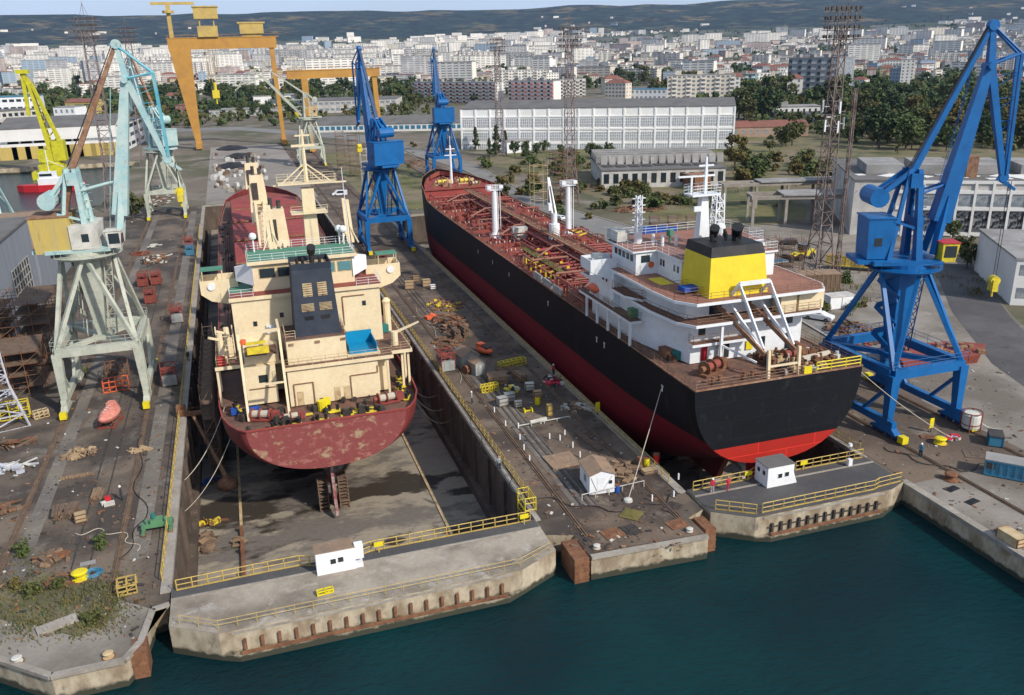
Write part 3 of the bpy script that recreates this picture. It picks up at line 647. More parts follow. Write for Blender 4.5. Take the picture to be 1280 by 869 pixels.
    tb(mb,'counterweight_arm',c_top)
    mb=MB()
    for s in(-1,1): mb.tube((s*.8,A[0]+1.2,A[1]-3),(s*.4,foot[0]+(tip[0]-foot[0])*.4,foot[1]+(tip[1]-foot[1])*.4),.16,n=6)
    mb.tube((.1,1.5,hr+1),(.1,.9,A[1]-2),.5,n=8)
    for k in range(8): mb.tube((-1.6,1.6,hr+1+k*1.1),(1.6,1.3,hr+1.6+k*1.1),.06,n=4)
    tb(mb,'machinery',c_top)
    if detail:
        mb=MB()
        for s in(-.22,.22): mb.tube((.2+s,foot[0]+.2,foot[1]+2),(.2+s,tip[0]-.9,tip[1]-1),.03,n=4)
        for k in range(34): f=k/33; y_=foot[0]+.2+(tip[0]-1.1-foot[0])*f; z_=foot[1]+2+(tip[1]-3-foot[1])*f; mb.tube((-.02,y_,z_),(.42,y_,z_),.025,n=4)
        mb.v=[(x,y-bw*.55,z) for x,y,z in mb.v]; tb(mb,'boom_ladder',c_top)
        mb=MB()
        for dx in(-.35,-.12,.12,.35): mb.tube((dx,A[0],A[1]+.2),(dx*.6,tail[0]-.4,tail[1]+.3),.035,n=4)
        tb(mb,'luffing_rope','dark_metal')
    cc=cab or ('yellow_plain','red')
    mb=MB(); mb.frust((.9,2.9,3.4,5.0,hr+.6),(.8,3.0,3.3,5.3,hr+2.9)); cb=tb(mb,'cab',cc[0])
    mb=MB(); mb.box(1.05,2.75,5.18,5.24,hr+1.2,hr+2.6); mb.box(2.93,2.99,3.6,5.0,hr+1.2,hr+2.6); mb.build('window',M['glass_dark'],cb)
    MB().box(.7,3.1,3.1,5.4,hr+2.9,hr+3.0).build('roof',M[cc[1]],cb)
    if detail:
        mb=MB(); 
        for s in(-.3,.3): mb.tube((s,nose[0]+.9,nose[1]+.2),(s,nose[0]+.9,G.get('hook',18)),.04,n=4)
        tb(mb,'hoist_rope','dark_metal')
        mb=MB(); z=G.get('hook',18); mb.ob((0,nose[0]+.9,z-.6),1.3,.7,1.5); mb.tube((0,nose[0]+.9,z-1.3),(0,nose[0]+.9,z-2.1),.16,n=6); mb.tube((-.5,nose[0]+.9,z),(.5,nose[0]+.9,z),.6,n=10); tb(mb,'hook_block','yellow_plain')
    return t
def az(d): return -R(d)   # heading measured clockwise from +Y
Gb={'hook':21}
b3=crane('nearest bright blue portal crane, standing right of the black tanker stern',77.7,83.5,az(110),'blue','blue','blue','yellow',G=dict(Gb,hook=17.5,nose=(10.6,29.6),house=(-5.2,-2.2,2.0,20.9,25.8)))
b1=crane('bright blue portal crane on the middle pier between the two ships',34.4,212,az(-16),'blue','blue','blue','yellow',G=dict(hook=24))
b2=crane('farthest bright blue portal crane, beyond the tanker bow',78.8,331,az(0),'blue','blue','blue','yellow',G=dict(hook=24))
Gg=dict(foot=(4.4,22.0),tip=(8.6,43.6),tail=(8.2,48.0),knee=(12.2,44.4),nose=(12.4,32.4),A=(-.4,32.5),house=(-5.7,-1.0,2.8,21.6,26.4),cw=(-3.4,28.4),bw=1.9,stay2=(-2.0,26.2),hook=28.5,brace='cyan_paint')
g1=crane('big worn pale green portal crane with yellow machine house in the left yard',-20.75,129.5,az(93),'olive_green','pale_green','yellow_house','yellow',G=Gg,c_stay='rust_light',hr=21.2,hp=8.6,cab=('white_worn','white_worn'))
o=MB().add([(-3.32,-4.4,21.7),(3.32,-4.4,21.7),(3.32,-1.0,21.7),(-3.32,-1.0,21.7),(-3.32,-4.4,26),(3.32,-4.4,26),(3.32,-1.0,25),(-3.32,-1.0,25)],[(0,3,2,1),(4,5,6,7),(0,1,5,4),(1,2,6,5),(2,3,7,6),(3,0,4,7)])
# white front cabin of the machine house
mb=MB(); mb.box(-3.0,3.0,-1.15,2.4,21.75,25.2); o=mb.build('front_cabin',M['white_worn'],g1); o.rotation_euler=(0,0,az(93))
mb=MB(); mb.box(3.0,3.04,.3,1.2,22.9,24.0); mb.build('window',M['glass_dark'],o)
Gg2=dict(foot=(3.0,22),tip=(7.4,44),tail=(7.0,48),knee=(10.4,45),nose=(10.8,31),A=(-1,33),house=(-6.4,-1.4,2.6,21.4,26.2),cw=(-4.4,29),bw=1.7,hook=22)
crane('weathered grey green portal crane behind the big green one',-20.75,287,az(-38),'olive_green','pale_green','pale_green','yellow',G=Gg2,c_stay='rust_light',detail=False)
Gl=dict(foot=(2.2,21.4),tip=(17,38),tail=(16.0,42),knee=(21,40.5),nose=(27,34.0),A=(-.4,31),house=(-4.6,-1.0,2.0,21.0,25.4),cw=(-4,28),bw=1.1,hook=26)
crane('grey level luffing crane with lowered jib, in front of the second orange gantry',34,397,az(-84),'olive_green','olive_green','cream_dirty','yellow',G=Gl,detail=False)
q=P(-30,300)
crane('faded light blue crane mostly cut off at the left edge of the picture',-62,250,az(-40),'pale_green','pale_green','cream_dirty','yellow',G=Gg2,c_jib='cyan_paint',detail=False)
# ------------------------------------------------------------ yellow crane by the harbour basin
def ycrane():
    p=P(62,212); Y=430.0; base=PYy(66,208,Y); base.z=6
    t=T('floating_crane','bright yellow leaning lattice crane beside the red and white boat','crane',(base.x,base.y,0))
    mb=MB(); mb.box(-5,5,-4,4,3,6.2); mb.lathe([(4.4,6.2),(4.4,7.2)],18); mb.build('base',M['yellow_crane'],t)
    mb=MB(); mb.box(-4.5,5,-3,3,7.2,12.5); mb.box(1.5,6.5,-3.4,3.4,7.5,16); mb.build('machine_house',M['yellow_crane'],t)
    mb=MB()
    for s in(-2,2):
        mb.beam((1,s,10),(-3,s*.5,40),1.9,1.6,1.2,1.1); mb.beam((5,s,15),(-2,s*.5,40.5),1.1,1.0)
    for k in range(9):
        f=k/9; mb.beam((1-4*f,-2+f,10+30*f),(1-4*f,2-f,10+30*f),.5); mb.beam((5-7*f,2-f,15+25.5*f),(1-4*f,-2+f,10+30*f),.4)
    mb.build('boom',M['yellow_crane'],t)
    mb=MB(); mb.beam((-2.8,0,40),(-4.6,0,45),2,2,1.8,1.6); mb.box(-7,-2,-1.8,1.8,44.4,46); mb.beam((-4.6,0,45),(-5.4,0,27),1.7,1.5,1.3,1.3); mb.build('jib_head',M['yellow_crane'],t)
    mb=MB()
    for x in(-6,6): mb.beam((x,0,0),(x*.6,0,6),1.6); 
    mb.box(-8,8,-5,5,0,3.2); mb.build('pontoon',M['yellow_crane'],t)
    t.location.z=WZ
ycrane()
# ------------------------------------------------------------ goliath gantries
def goliath(label,xl,xr,y,h,m,rigid=True,extras=True,gd=9,gh_=5.8,lw=(8.2,2.2)):
    t=T('gantry_crane',label,'gantry crane',(xl,y,0),0,'orange gantry cranes')
    mb=MB(); mb.box(xl-8.5,xr+1.5,y-1.8,y+1.8,h-gh_,h); mb.box(xl-9,xr+3,y-2,y+2,h-.3,h+.1); mb.build('girder',M[m],t,world=True)
    mb=MB()
    # rigid leg, wide at the top
    mb.add([(xl-lw[0],y-2.2,h-gh_),(xl+lw[1],y-2.2,h-gh_),(xl+lw[1],y+2.2,h-gh_),(xl-lw[0],y+2.2,h-gh_),(xl-1.3,y-1.3,2),(xl+1.3,y-1.3,2),(xl+1.3,y+1.3,2),(xl-1.3,y+1.3,2)],[(0,1,2,3),(7,6,5,4),(0,4,5,1),(1,5,6,2),(2,6,7,3),(3,7,4,0)])
    mb.build('rigid_leg',M[m],t,world=True)
    mb=MB(); mb.beam((xr,y,2),(xr-1.2,y,h-gh_),2.0,2.0,2.4,2.4); mb.build('slim_leg',M[m],t,world=True)
    for x in(xl,xr):
        mb=MB(); mb.box(x-1.5,x+1.5,y-gd,y+gd,.8,3.0); 
        for k in range(-4,5): mb.tube((x-.6,y+k*1.9,.9),(x+.6,y+k*1.9,.9),.7,n=8)
        mb.build('bogie',M['orange'],t,world=True)
    mb=MB()
    for i in range(int((xr-xl)/3)): mb.tube((xl-8+i*3.3,y-1.9,h+.1),(xl-8+i*3.3,y-1.9,h+1.3),.08,n=4)
    mb.tube((xl-9,y-1.9,h+1.3),(xr+3,y-1.9,h+1.3),.08,n=4); mb.build('railing',M[m],t,world=True)
    if extras:
        a=xl+12
        mb=MB(); mb.box(a-5,a+5,y-3,y+3,h+.2,h+5.5); mb.box(a-6,a+6,y-3.4,y+3.4,h+9,h+14.5); mb.box(a-6.5,a+6.5,y-3.8,y+3.8,h+14.5,h+15.2)
        for sx in(-1,1): mb.beam((a+sx*3.5,y-2,h+5),(a+sx*3.5,y-2,h+9.5),.6); mb.beam((a+sx*3.5,y+2,h+5),(a+sx*3.5,y+2,h+9.5),.6)
        mb.build('trolley',M['orange_pale'],t,world=True)
        a=xl+34; mb=MB(); mb.box(a-6,a+6,y-3,y+3,h+1.4,h+6.4); mb.box(a-7,a+7,y-3.3,y+3.3,h+6.4,h+7.2); mb.box(a-5,a+5,y-2,y+2,h+.1,h+1.4); mb.build('crab',M['orange_pale'],t,world=True)
        a=xl-6; mb=MB(); mb.beam((a,y,h),(a,y,h+17),2.0); mb.box(a-8,a+13,y-.8,y+.8,h+16,h+17.3); mb.tube((a,y,h+12),(a,y,h+13.2),3,n=10); mb.build('jib_crane',M['orange_pale'],t,world=True)
        mb=MB()
        for dx in(-2.5,-1,1,2.5): mb.tube((xl+12+dx,y-1,h),(xl+12+dx,y-1,34),.15,n=4)
        mb.build('hoist_rope',M['orange_pale'],t,world=True)
        mb=MB(); mb.box(xl+10.2,xl+13.8,y-2,y,26,30); mb.tube((xl+12,y-1,30),(xl+12,y-1,34),.8,n=8); mb.tube((xl+12,y-1,23),(xl+12,y-1,26),.4,n=6); mb.build('hook_block',M['yellow_plain'],t,world=True)
    return t
goliath('tall orange gantry crane straddling the far end of the left dock line',-15.4,29.1,500,56.5,'orange')
goliath('lower orange gantry crane to the right of the tall one, behind the level luffing crane',39.5,75,452,39.5,'orange',extras=False,gd=6,gh_=4.0,lw=(2.0,1.2))
# ------------------------------------------------------------ lattice masts
def mast(label,x,y,h,w0,w1,m,heads=True,group='lattice masts in the yards',r=.16,n=14,rz=0,ants=False):
    t=T('lattice_mast',label,'lattice mast',(x,y,0),rz,group); mb=MB()
    hb=h*.22
    lattice(mb,(0,0,0),(0,0,hb),w0,w0*.55,3,r); lattice(mb,(0,0,hb),(0,0,h*.9),w0*.55,w1,n,r*.8); mb.build('mast_frame',M[m],t)
    if heads:
        mb=MB()
        for k,z in enumerate((h*.86,h*.89,h*.92,h*.95)):
            ww=w1*1.2+2.2-(k%2)*.6
            for s in(-1,1): mb.beam((-ww,s*1.0,z),(ww,s*1.0,z),.14); mb.beam((s*ww*.6,-1.8,z),(s*ww*.6,1.8,z),.14)
        for sx in(-2.2,0,2.2): mb.beam((sx,-1,h*.85),(sx,-1,h*.97),.12); mb.beam((sx,1,h*.85),(sx,1,h*.97),.12)
        mb.build('platform',M[m],t)
        mb=MB(); mb.ob((0,0,0),.6,.35,.5); mb.beam((0,.15,0),(0,.35,-.3),.1)
        many('floodlight',mb,M['dark_metal'],t,[(k*1.05,-1.3,z+.3) for z in(h*.865,h*.895,h*.925,h*.955) for k in range(-3,4)]+[(k*1.25,1.3,z+.3) for z in(h*.865,h*.895,h*.925,h*.955) for k in range(-2,3)])
        mb=MB(); mb.tube((0,0,h*.9),(0,0,h*1.04),.06,n=4); 
        for s in(-1,1): mb.tube((s*1.2,0,h*.97),(0,0,h*1.03),.05,n=4)
        mb.build('lightning_rod',M[m],t)
    if ants:
        for k,(a,b,z) in enumerate(((-2.3,-1,.555),(0,-1.8,.55),(2.2,-.6,.56),(-1.7,.9,.62),(.4,-1.4,.615),(2.0,.9,.62))):
            mb=MB(); mb.box(a-.14,a+.14,b-.1,b+.1,h*z,h*z+2.2); mb.beam((a,b,h*z+1),(a*.3,b*.3,h*z+1),.1); mb.build('antenna_panel',M['plastic_white'],t)
    return t
mast('tall reddish lattice floodlight mast behind the tanker superstructure, carrying white antenna panels',110.2,141.0,54.0,4.6,1.5,'lattice',ants=True,r=.15)
mast('lattice floodlight mast beside the scaffold tower in front of the long white hall',99.5,249.7,54,5,1.8,'lattice_grey')
mast('slim lattice floodlight mast just right of the farthest blue crane',118.8,385,53,5,1.8,'lattice_grey',r=.19)
mast('grey lattice floodlight mast behind the big green crane',-37.3,305,61,7,2.6,'lattice_grey',r=.2)
mast('dim lattice floodlight mast in the distance above the second green crane',-37,432,62,6,2.4,'lattice_grey',r=.16)
mast('slim steel pole beside the tall reddish lattice mast',113.4,139.2,42,.9,.5,'lattice',heads=False,r=.1)
mast('white lattice tower foot standing at the left edge in front of the grey hall',-33.6,121.8,24,5.5,1.6,'lattice_pale',heads=False,r=.14,n=9,rz=.3)
# ------------------------------------------------------------ ships
def hull_mb(xc,st,nseg=14,rake=None):
    """st rows: (y, half beam, z bottom, exponent, z top)"""
    mb=MB(); rows=[]
    for k,(y,B,zb,n,zt) in enumerate(st):
        row=[]
        for i in range(-nseg,nseg+1):
            th=abs(i)/nseg*PI/2; x=B*math.sin(th)**(2/n); D=zt-zb; z=zt-D*math.cos(th)**(2/n)
            yy=y+(rake(y,z) if rake else 0)
            row.append(len(mb.v)); mb.v.append((xc+(x if i>=0 else -x),yy,z))
        rows.append(row)
    for a,b in zip(rows,rows[1:]):
        for i in range(2*nseg): mb.f.append((a[i],b[i],b[i+1],a[i+1])); mb.m.append(0)
    mb.f.append(tuple(rows[0])); mb.m.append(1)
    mb.f.append(tuple(rows[-1][::-1])); mb.m.append(0)
    return mb
def hullmat(name,topc,botc,zfun,stain,trans=False,boot=None):
    m=mat(name,topc,.6,spec=.2,var=.12,stretch=None if 'transom' in name else (.8,.8,.16),c2=tuple(c*.6 for c in topc),sc_=.5,c3=stain[0],sc3=stain[1],lo3=stain[2],hi3=stain[3])
    t=m.node_tree; b=[n for n in t.nodes if n.type=='BSDF_PRINCIPLED'][0]; src=b.inputs['Base Color'].links[0].from_socket
    g=nn(t,'ShaderNodeNewGeometry'); s=nn(t,'ShaderNodeSeparateXYZ'); t.links.new(g.outputs['Position'],s.inputs[0])
    a=nn(t,'ShaderNodeMath'); a.operation='MULTIPLY_ADD'; a.inputs[1].default_value=-zfun[1]; t.links.new(s.outputs['Y'],a.inputs[0]); t.links.new(s.outputs['Z'],a.inputs[2])
    c=nn(t,'ShaderNodeMath'); c.operation='GREATER_THAN'; c.inputs[1].default_value=zfun[0]; t.links.new(a.outputs[0],c.inputs[0])
    n=nn(t,'ShaderNodeTexNoise'); n.inputs['Scale'].default_value=.35; n.inputs['Detail'].default_value=6
    bc=nn(t,'ShaderNodeMixRGB'); bc.inputs[1].default_value=(*botc,1); bc.inputs[2].default_value=(*[v*.7 for v in botc],1); t.links.new(n.outputs['Fac'],bc.inputs[0])
    x=nn(t,'ShaderNodeMixRGB'); t.links.new(c.outputs[0],x.inputs[0]); t.links.new(bc.outputs[0],x.inputs[1]); t.links.new(src,x.inputs[2])
    cb=nn(t,'ShaderNodeCombineXYZ'); t.links.new(s.outputs['X' if 'transom' in name else 'Y'],cb.inputs[0]); t.links.new(s.outputs['Z'],cb.inputs[1])
    bk=nn(t,'ShaderNodeTexBrick'); bk.inputs['Scale'].default_value=1; bk.inputs['Brick Width'].default_value=7.5; bk.inputs['Row Height'].default_value=2.3; bk.inputs['Mortar Size'].default_value=.05; bk.inputs['Mortar Smooth'].default_value=.3
    bk.inputs['Color1'].default_value=(1,1,1,1); bk.inputs['Color2'].default_value=(.80,.80,.80,1); bk.inputs['Mortar'].default_value=(1.9,1.75,1.7,1) if topc[0]<.05 else (.6,.6,.6,1); t.links.new(cb.outputs[0],bk.inputs['Vector'])
    mu=nn(t,'ShaderNodeMixRGB'); mu.blend_type='MULTIPLY'; mu.inputs[0].default_value=.8; t.links.new(x.outputs[0],mu.inputs[1]); t.links.new(bk.outputs['Color'],mu.inputs[2]); t.links.new(mu.outputs[0],b.inputs['Base Color'])
    return m
def railpts(mb,pts,h=1.05,every=1.6,r=.026,lv=3):
    V=[Vector(p) for p in pts]
    for a,b in zip(V,V[1:]):
        for k in range(lv): mb.tube(a+Vector((0,0,h*(k+1)/lv)),b+Vector((0,0,h*(k+1)/lv)),r,n=4)
        n=max(1,round((b-a).length/every))
        for i in range(n+1): c=a.lerp(b,i/n); mb.tube(c,c+Vector((0,0,h)),r*1.2,n=4)
def deckplate(mb,st,xc,dz=.0,inset=.0,y0=None,y1=None,zfix=None):
    L_=[];R_=[]
    for (y,B,zb,n,zt) in st:
        if (y0 is None or y>=y0-1e-3) and (y1 is None or y<=y1+1e-3):
            z=(zt if zfix is None else zfix)+dz; L_.append((xc-max(.02,B-inset),y,z)); R_.append((xc+max(.02,B-inset),y,z))
    for i in range(len(L_)-1): mb.quad(L_[i],R_[i],R_[i+1],L_[i+1])
def winch(mb,x,y,z,s=1,rz=0,m0=0,m1=1):
    M3=Matrix.Rotation(rz,3,'Z'); c=Vector((x,y,z))
    q=lambda a,b,d: c+M3@Vector((a,b,d))*s
    mb.tube(q(-1.1,0,.75),q(1.1,0,.75),.45*s,n=10,mi=m1)
    for a in(-1.15,-.1,1.1): mb.tube(q(a,0,.75),q(a+.12,0,.75),.72*s,n=12,mi=m0)
    mb.tube(q(-1.7,0,.75),q(-1.15,0,.75),.3*s,n=8,mi=m0); mb.ob(q(1.75,0,.6),.8*s,.9*s,1.0*s,rz,mi=m0); mb.ob(q(0,0,.12),3.2*s,1.2*s,.24*s,rz,mi=m0)
def bollards(mb,x,y,z,rz=0,m0=0,m1=1,s=1):
    M3=Matrix.Rotation(rz,3,'Z')
    mb.ob((x,y,z+.08),1.6*s,.7*s,.16,rz,mi=m1)
    for a in(-.5,.5):
        p=Vector((x,y,z))+M3@Vector((a*s,0,0)); mb.tube(p,p+Vector((0,0,.75*s)),.2*s,n=8,mi=m0); mb.tube(p+Vector((0,0,.75*s)),p+Vector((0,0,.85*s)),.27*s,n=8,mi=m0)
def winches(par,mats,*l):
    for a in l: mb=MB(); winch(mb,*a); mb.build('mooring_winch',mats,par,world=True)
def bolls(par,mats,*l):
    for a in l: mb=MB(); bollards(mb,*a); mb.build('mooring_bollard',mats,par,world=True)
def win(par,x,y,z,w,h,face,m='glass_dark',fr=None,d=.04):
    """window on a face: '-y' or '-x'"""
    mb=MB()
    if face=='-y': mb.box(x-w/2,x+w/2,y-d,y,z-h/2,z+h/2)
    elif face=='-x': mb.box(x-d,x,y-w/2,y+w/2,z-h/2,z+h/2)
    else: mb.box(x,x+d,y-w/2,y+w/2,z-h/2,z+h/2)
    return mb.build('window',M[m],par,world=True)
# ============ red and cream bulk carrier in the left dock
S1=T('bulk_carrier','red bulk carrier with cream superstructure and dark funnel, standing in the left dock','ship',(7,95,FL+1.2),0)
XC=7.0
st1=[(94.6,9.3,-.35,2.3,5.4),(95.6,10.2,-.6,2.3,5.35),(97.5,11.1,-1.1,2.3,5.3),(100.5,11.9,-2.0,2.4,5.2),(105,12.25,-3.6,2.8,5.0),(112,12.4,-6.2,3.6,4.7),(122,12.4,-7.0,5.5,4.5),(140,12.4,-7.0,8,4.4),(200,12.4,-7.0,8,4.5),(235,12.3,-7.0,6,4.9),(247,11.6,-7.0,4,5.3),(256,10.0,-6.9,3,7.6),(263,7.6,-6.8,2.4,8.0),(268,4.6,-6.4,2.2,8.4),(271.5,1.6,-5.5,2.0,8.6),(272.6,.3,-4.5,2.0,8.7)]
hm1=hullmat('bulker_side',(.22,.045,.04),(.19,.035,.032),(-50,0),((.33,.25,.16),.5,.62,.72))
hm1t=mat('bulker_transom',(.20,.045,.042),.7,c2=(.31,.22,.13),sc_=.55,lo=.56,hi=.62,c3=(.29,.11,.09),sc3=.9,lo3=.54,hi3=.62,coord='World',var=.2,stretch=(1,1,1.5))
h=hull_mb(XC,st1,rake=lambda y,z:(max(0,(y-240)/33)*(z+7)*.25)+(-(z-5)*-.12 if y<98 else 0)).build('hull',[hm1,hm1t],S1,world=True,smooth=True,fix=True)
for p in h.data.polygons:
    if p.material_index==1: p.use_smooth=False
mb=MB(); deckplate(mb,st1,XC,-1.0,.12,95.6,122); mb.build('aft_deck',M['deck_brown'],S1,world=True)
manyw('deck_fitting',MB().box(-.5,.5,-.8,.8,0,.7).box(-.3,.3,-.4,.5,.7,1.1),M['dark_metal'],S1,[(XC+rnd.choice((-1,1))*rnd.uniform(9.6,11.8),rnd.uniform(122,246),4.35,rnd.random(),rnd.uniform(.25,.75)) for i in range(70)])
mb=MB(); deckplate(mb,st1,XC,-.12,.12,122,256)
for s in(-1,1):
    for k in range(3): mb.tube((XC+s*(10+k*.5),124,4.8),(XC+s*(10+k*.5),246,4.8),.12,n=4)
mb.build('main_deck',M['deck_brown'],S1,world=True)
mb=MB(); deckplate(mb,st1,XC,-1.1,.12,256,272.6,8.3); mb.build('forecastle_deck',M['deck_red'],S1,world=True)
# raised red bulwark line at the bow and stern cope
mb=MB()
for a,b in zip(st1,st1[1:]):
    for s in(-1,1): mb.beam((XC+s*a[1],a[0]+max(0,(a[0]-240)/33)*(a[4]+7)*.25,a[4]),(XC+s*b[1],b[0]+max(0,(b[0]-240)/33)*(b[4]+7)*.25,b[4]),.16,.16)
mb.beam((XC-9.3,94.6,5.42),(XC+9.3,94.6,5.42),.2,.2); mb.build('gunwale',M['hatch_red'],S1,world=True)
# hatches: coaming, two big covers each
hy=[(124.5,143),(147,166),(170,189),(193,212),(216,232),(235,249)]
for i,(a,b) in enumerate(hy):
    mb=MB(); mb.box(XC-8.3,XC+8.3,a,b,4.3,8.0); hc=mb.build('hatch_coaming',M['hatch_red'],S1,world=True)
    mb=MB(); m_=(a+b)/2
    mb.box(XC-8.6,XC+8.6,a-.3,m_-.1,8.0,8.7); mb.box(XC-8.6,XC+8.6,m_+.1,b+.3,8.0,8.7)
    for k in range(5): mb.box(XC-8.68,XC+8.68,a+(b-a)*(k+.5)/5-.06,a+(b-a)*(k+.5)/5+.06,8.05,8.75)
    mb.build('hatch_cover',M['hatch_red'],hc,world=True)
    mb=MB(); mb.box(XC-8.8,XC-8.62,a,b,7.5,8.0); mb.box(XC+8.62,XC+8.8,a,b,7.5,8.0); mb.box(XC-8.6,XC+8.6,a-.5,a-.35,8.3,8.62); mb.build('rim',M['rust_light'],hc,world=True)
mb=MB()
a=250; mb.box(XC-6.2,XC+6.2,a+1,a+5,4.8,7.4); mb.build('forward_store',M['hatch_red'],S1,world=True)
# deck cranes on the centre line
for k,y in enumerate((145,191,214.5)):
    s=T('deck_crane',None,None,(0,0,0)); s.parent=S1
    mb=MB(); x=XC-1.0-(k==1)*1.2-(k==2)*1.5
    mb.lathe([(1.7,3.8),(1.5,9),(1.45,16.5)],14,(x,y,0)); mb.build('pedestal',M['cream'],S1,world=True)
    mb=MB(); mb.frust((x-2.1,x+1.5,y-1.8,y+2.2,16.5),(x-1.7,x+1.1,y-1.4,y+1.6,22.5)); cr_=mb.build('crane_house',M['cream'],S1,world=True)
    mb=MB(); mb.box(x-1.5,x-.3,y-1.95,y-1.6,17.5,21); mb.build('window',M['dark_metal'],cr_,world=True)
    mb=MB(); 
    for q in(-.9,.9): mb.beam((x+q-.2,y-1,17),(x+q*.5-.9-(k*.2),y-22,11.5),.5,.8,.4,.5)
    for j in range(8): mb.beam((x-1.1,y-3-j*2.4,16.4-j*.62),(x+.5,y-4-j*2.4,16.2-j*.62),.2)
    mb.build('jib',M['cream'],cr_,world=True)
    mb=MB(); mb.tube((x-.9,y,22.5),(x-.9,y,24.3),.35,n=8); mb.tube((x+.4,y,22.5),(x+.4,y,23.8),.35,n=8); mb.build('sheave',M['dark_metal'],cr_,world=True)
    bpy.data.objects.remove(s)
# --- superstructure
def blk(name,m,x0,x1,y0,y1,z0,z1,par=S1):
    return MB().box(x0,x1,y0,y1,z0,z1).build(name,M[m],par,world=True)
def railing(par,pts,m,**k):
    mb=MB(); railpts(mb,pts,**k); return mb.build('railing',M[m],par,world=True)
zA=4.25
hA=blk('main_house','cream',-2.3,16.6,110,121,zA,17)
cas=blk('engine_casing','cream',3.3,14.6,103.2,109.98,zA,9.3)
aft=blk('casing_top','cream',3.6,10.9,103.9,109.97,9.32,12.8)
# stepped terrace decks
mb=MB(); mb.box(3.0,16.6,103.0,109.9,9.3,9.5); mb.box(16.6,19.3,104.5,121,9.3,9.5); mb.box(-5.1,3.0,106.5,109.9,9.3,9.5); mb.box(-5.1,-2.3,109.9,121,9.3,9.5); mb.build('boat_deck',M['deck_brown'],S1,world=True)
mb=MB(); mb.box(3.0,16.65,102.85,103.0,9.12,9.55); mb.box(16.6,19.4,104.35,104.5,9.12,9.55); mb.box(-5.2,3.0,106.35,106.5,9.12,9.55); mb.box(19.3,19.42,104.5,121,9.12,9.55); mb.build('deck_edge',M['cream'],S1,world=True)
railing(S1,[(3.1,103.1,9.5),(16.5,103.1,9.5),(16.7,104.6,9.5),(19.2,104.6,9.5),(19.2,120,9.5)],'cream_dirty')
railing(S1,[(3,106.6,9.5),(-5,106.6,9.5),(-5,121,9.5)],'cream_dirty')
mb=MB(); mb.box(3.4,11.1,103.7,109.9,12.8,12.9); mb.build('casing_deck',M['deck_brown'],aft,world=True)
railing(aft,[(3.6,109,12.9),(3.6,103.9,12.9),(4.8,103.9,12.9)],'cream'); railing(aft,[(10.9,103.9,12.9),(10.9,109,12.9)],'cream')
for x,y,z in((-5,106.8,0),(-5,112,0),(18.9,105,0),(18.9,107.5,0),(18.1,105,0),(15.9,103.4,0)):
    MB().beam((x,y,zA),(x,y,9.3),.28).build('pillar',M['cream'],S1,world=True)
blk('side_house','cream',12.4,16.2,104.6,109.97,zA,9.3)
# left tower block with gantry frame
blk('side_house','cream',-1.8,2.0,105.6,109.97,zA,9.3)
t2=blk('stores_house','cream',-1.6,2.6,106.2,109.98,9.5,11.2)
mb=MB(); mb.box(-1.4,2.4,104.2,107.6,11.2,11.35); mb.build('landing',M['deck_brown'],S1,world=True)
mb=MB()
for x in(-1.9,2.9):
    mb.beam((x,100.2,zA+.1),(x,103.8,14.4),.3); mb.beam((x,103.8,14.4),(x,108,14.4),.3)
mb.beam((-1.9,103.8,14.4),(2.9,103.8,14.4),.35); mb.beam((-1.9,101.6,8.3),(2.9,101.6,8.3),.2); mb.build('boat_gantry',M['cream'],S1,world=True)
mb=MB(); mb.ob((.2,103.5,12.2),2.6,.9,.8); mb.ob((0,103.2,13.2),2.4,.5,.25,.1); mb.build('rescue_frame',M['yellow_plain'],S1,world=True)
mb=MB(); mb.tube((-1.5,103.6,13.1),(-1.5,103.6,13.6),.45,n=10); mb.build('lifebuoy',M['orange_boat'],S1,world=True)
# bridge deck (z17), wheelhouse, wings
mb=MB(); mb.box(-2.5,16.9,109.8,121.2,17,17.18); mb.build('bridge_deck',M['deck_red'],S1,world=True)
mb=MB(); mb.box(-2.55,16.95,109.68,109.8,16.82,17.3); mb.build('deck_edge',M['cream'],S1,world=True)
wh=blk('wheelhouse','cream',.6,13.8,112.6,119.8,17.18,20.9)
mb=MB(); mb.box(.3,14.1,112.2,120.2,20.9,21.05); mb.build('roof',M['deck_green'],wh,world=True)
mb=MB(); mb.box(.2,14.2,112.05,112.2,20.75,21.2); mb.box(.2,.3,112.2,120.2,20.75,21.2); mb.box(14.1,14.2,112.2,120.2,20.75,21.2); mb.build('roof_edge',M['cream'],wh,world=True)
railing(wh,[(.4,120,21),(.4,112.4,21),(14.0,112.4,21),(14,120,21),(.4,120,21)],'plastic_white')
for x,w_,mm in((2.6,1.9,'glass_dark'),(4.9,1.9,'glass_dark'),(10.6,1.3,'glass_teal'),(12.6,1.7,'glass_teal')): 
    win(wh,x,112.6,19.5,w_+.25,1.45,'-y','cream_dirty'); win(wh,x,112.55,19.5,w_,1.2,'-y',mm)
railing(S1,[(.5,110,17.2),(-2.4,110,17.2),(-2.4,114,17.2)],'plastic_white'); railing(S1,[(13.6,110,17.2),(16.8,110,17.2),(16.8,114,17.2)],'plastic_white')
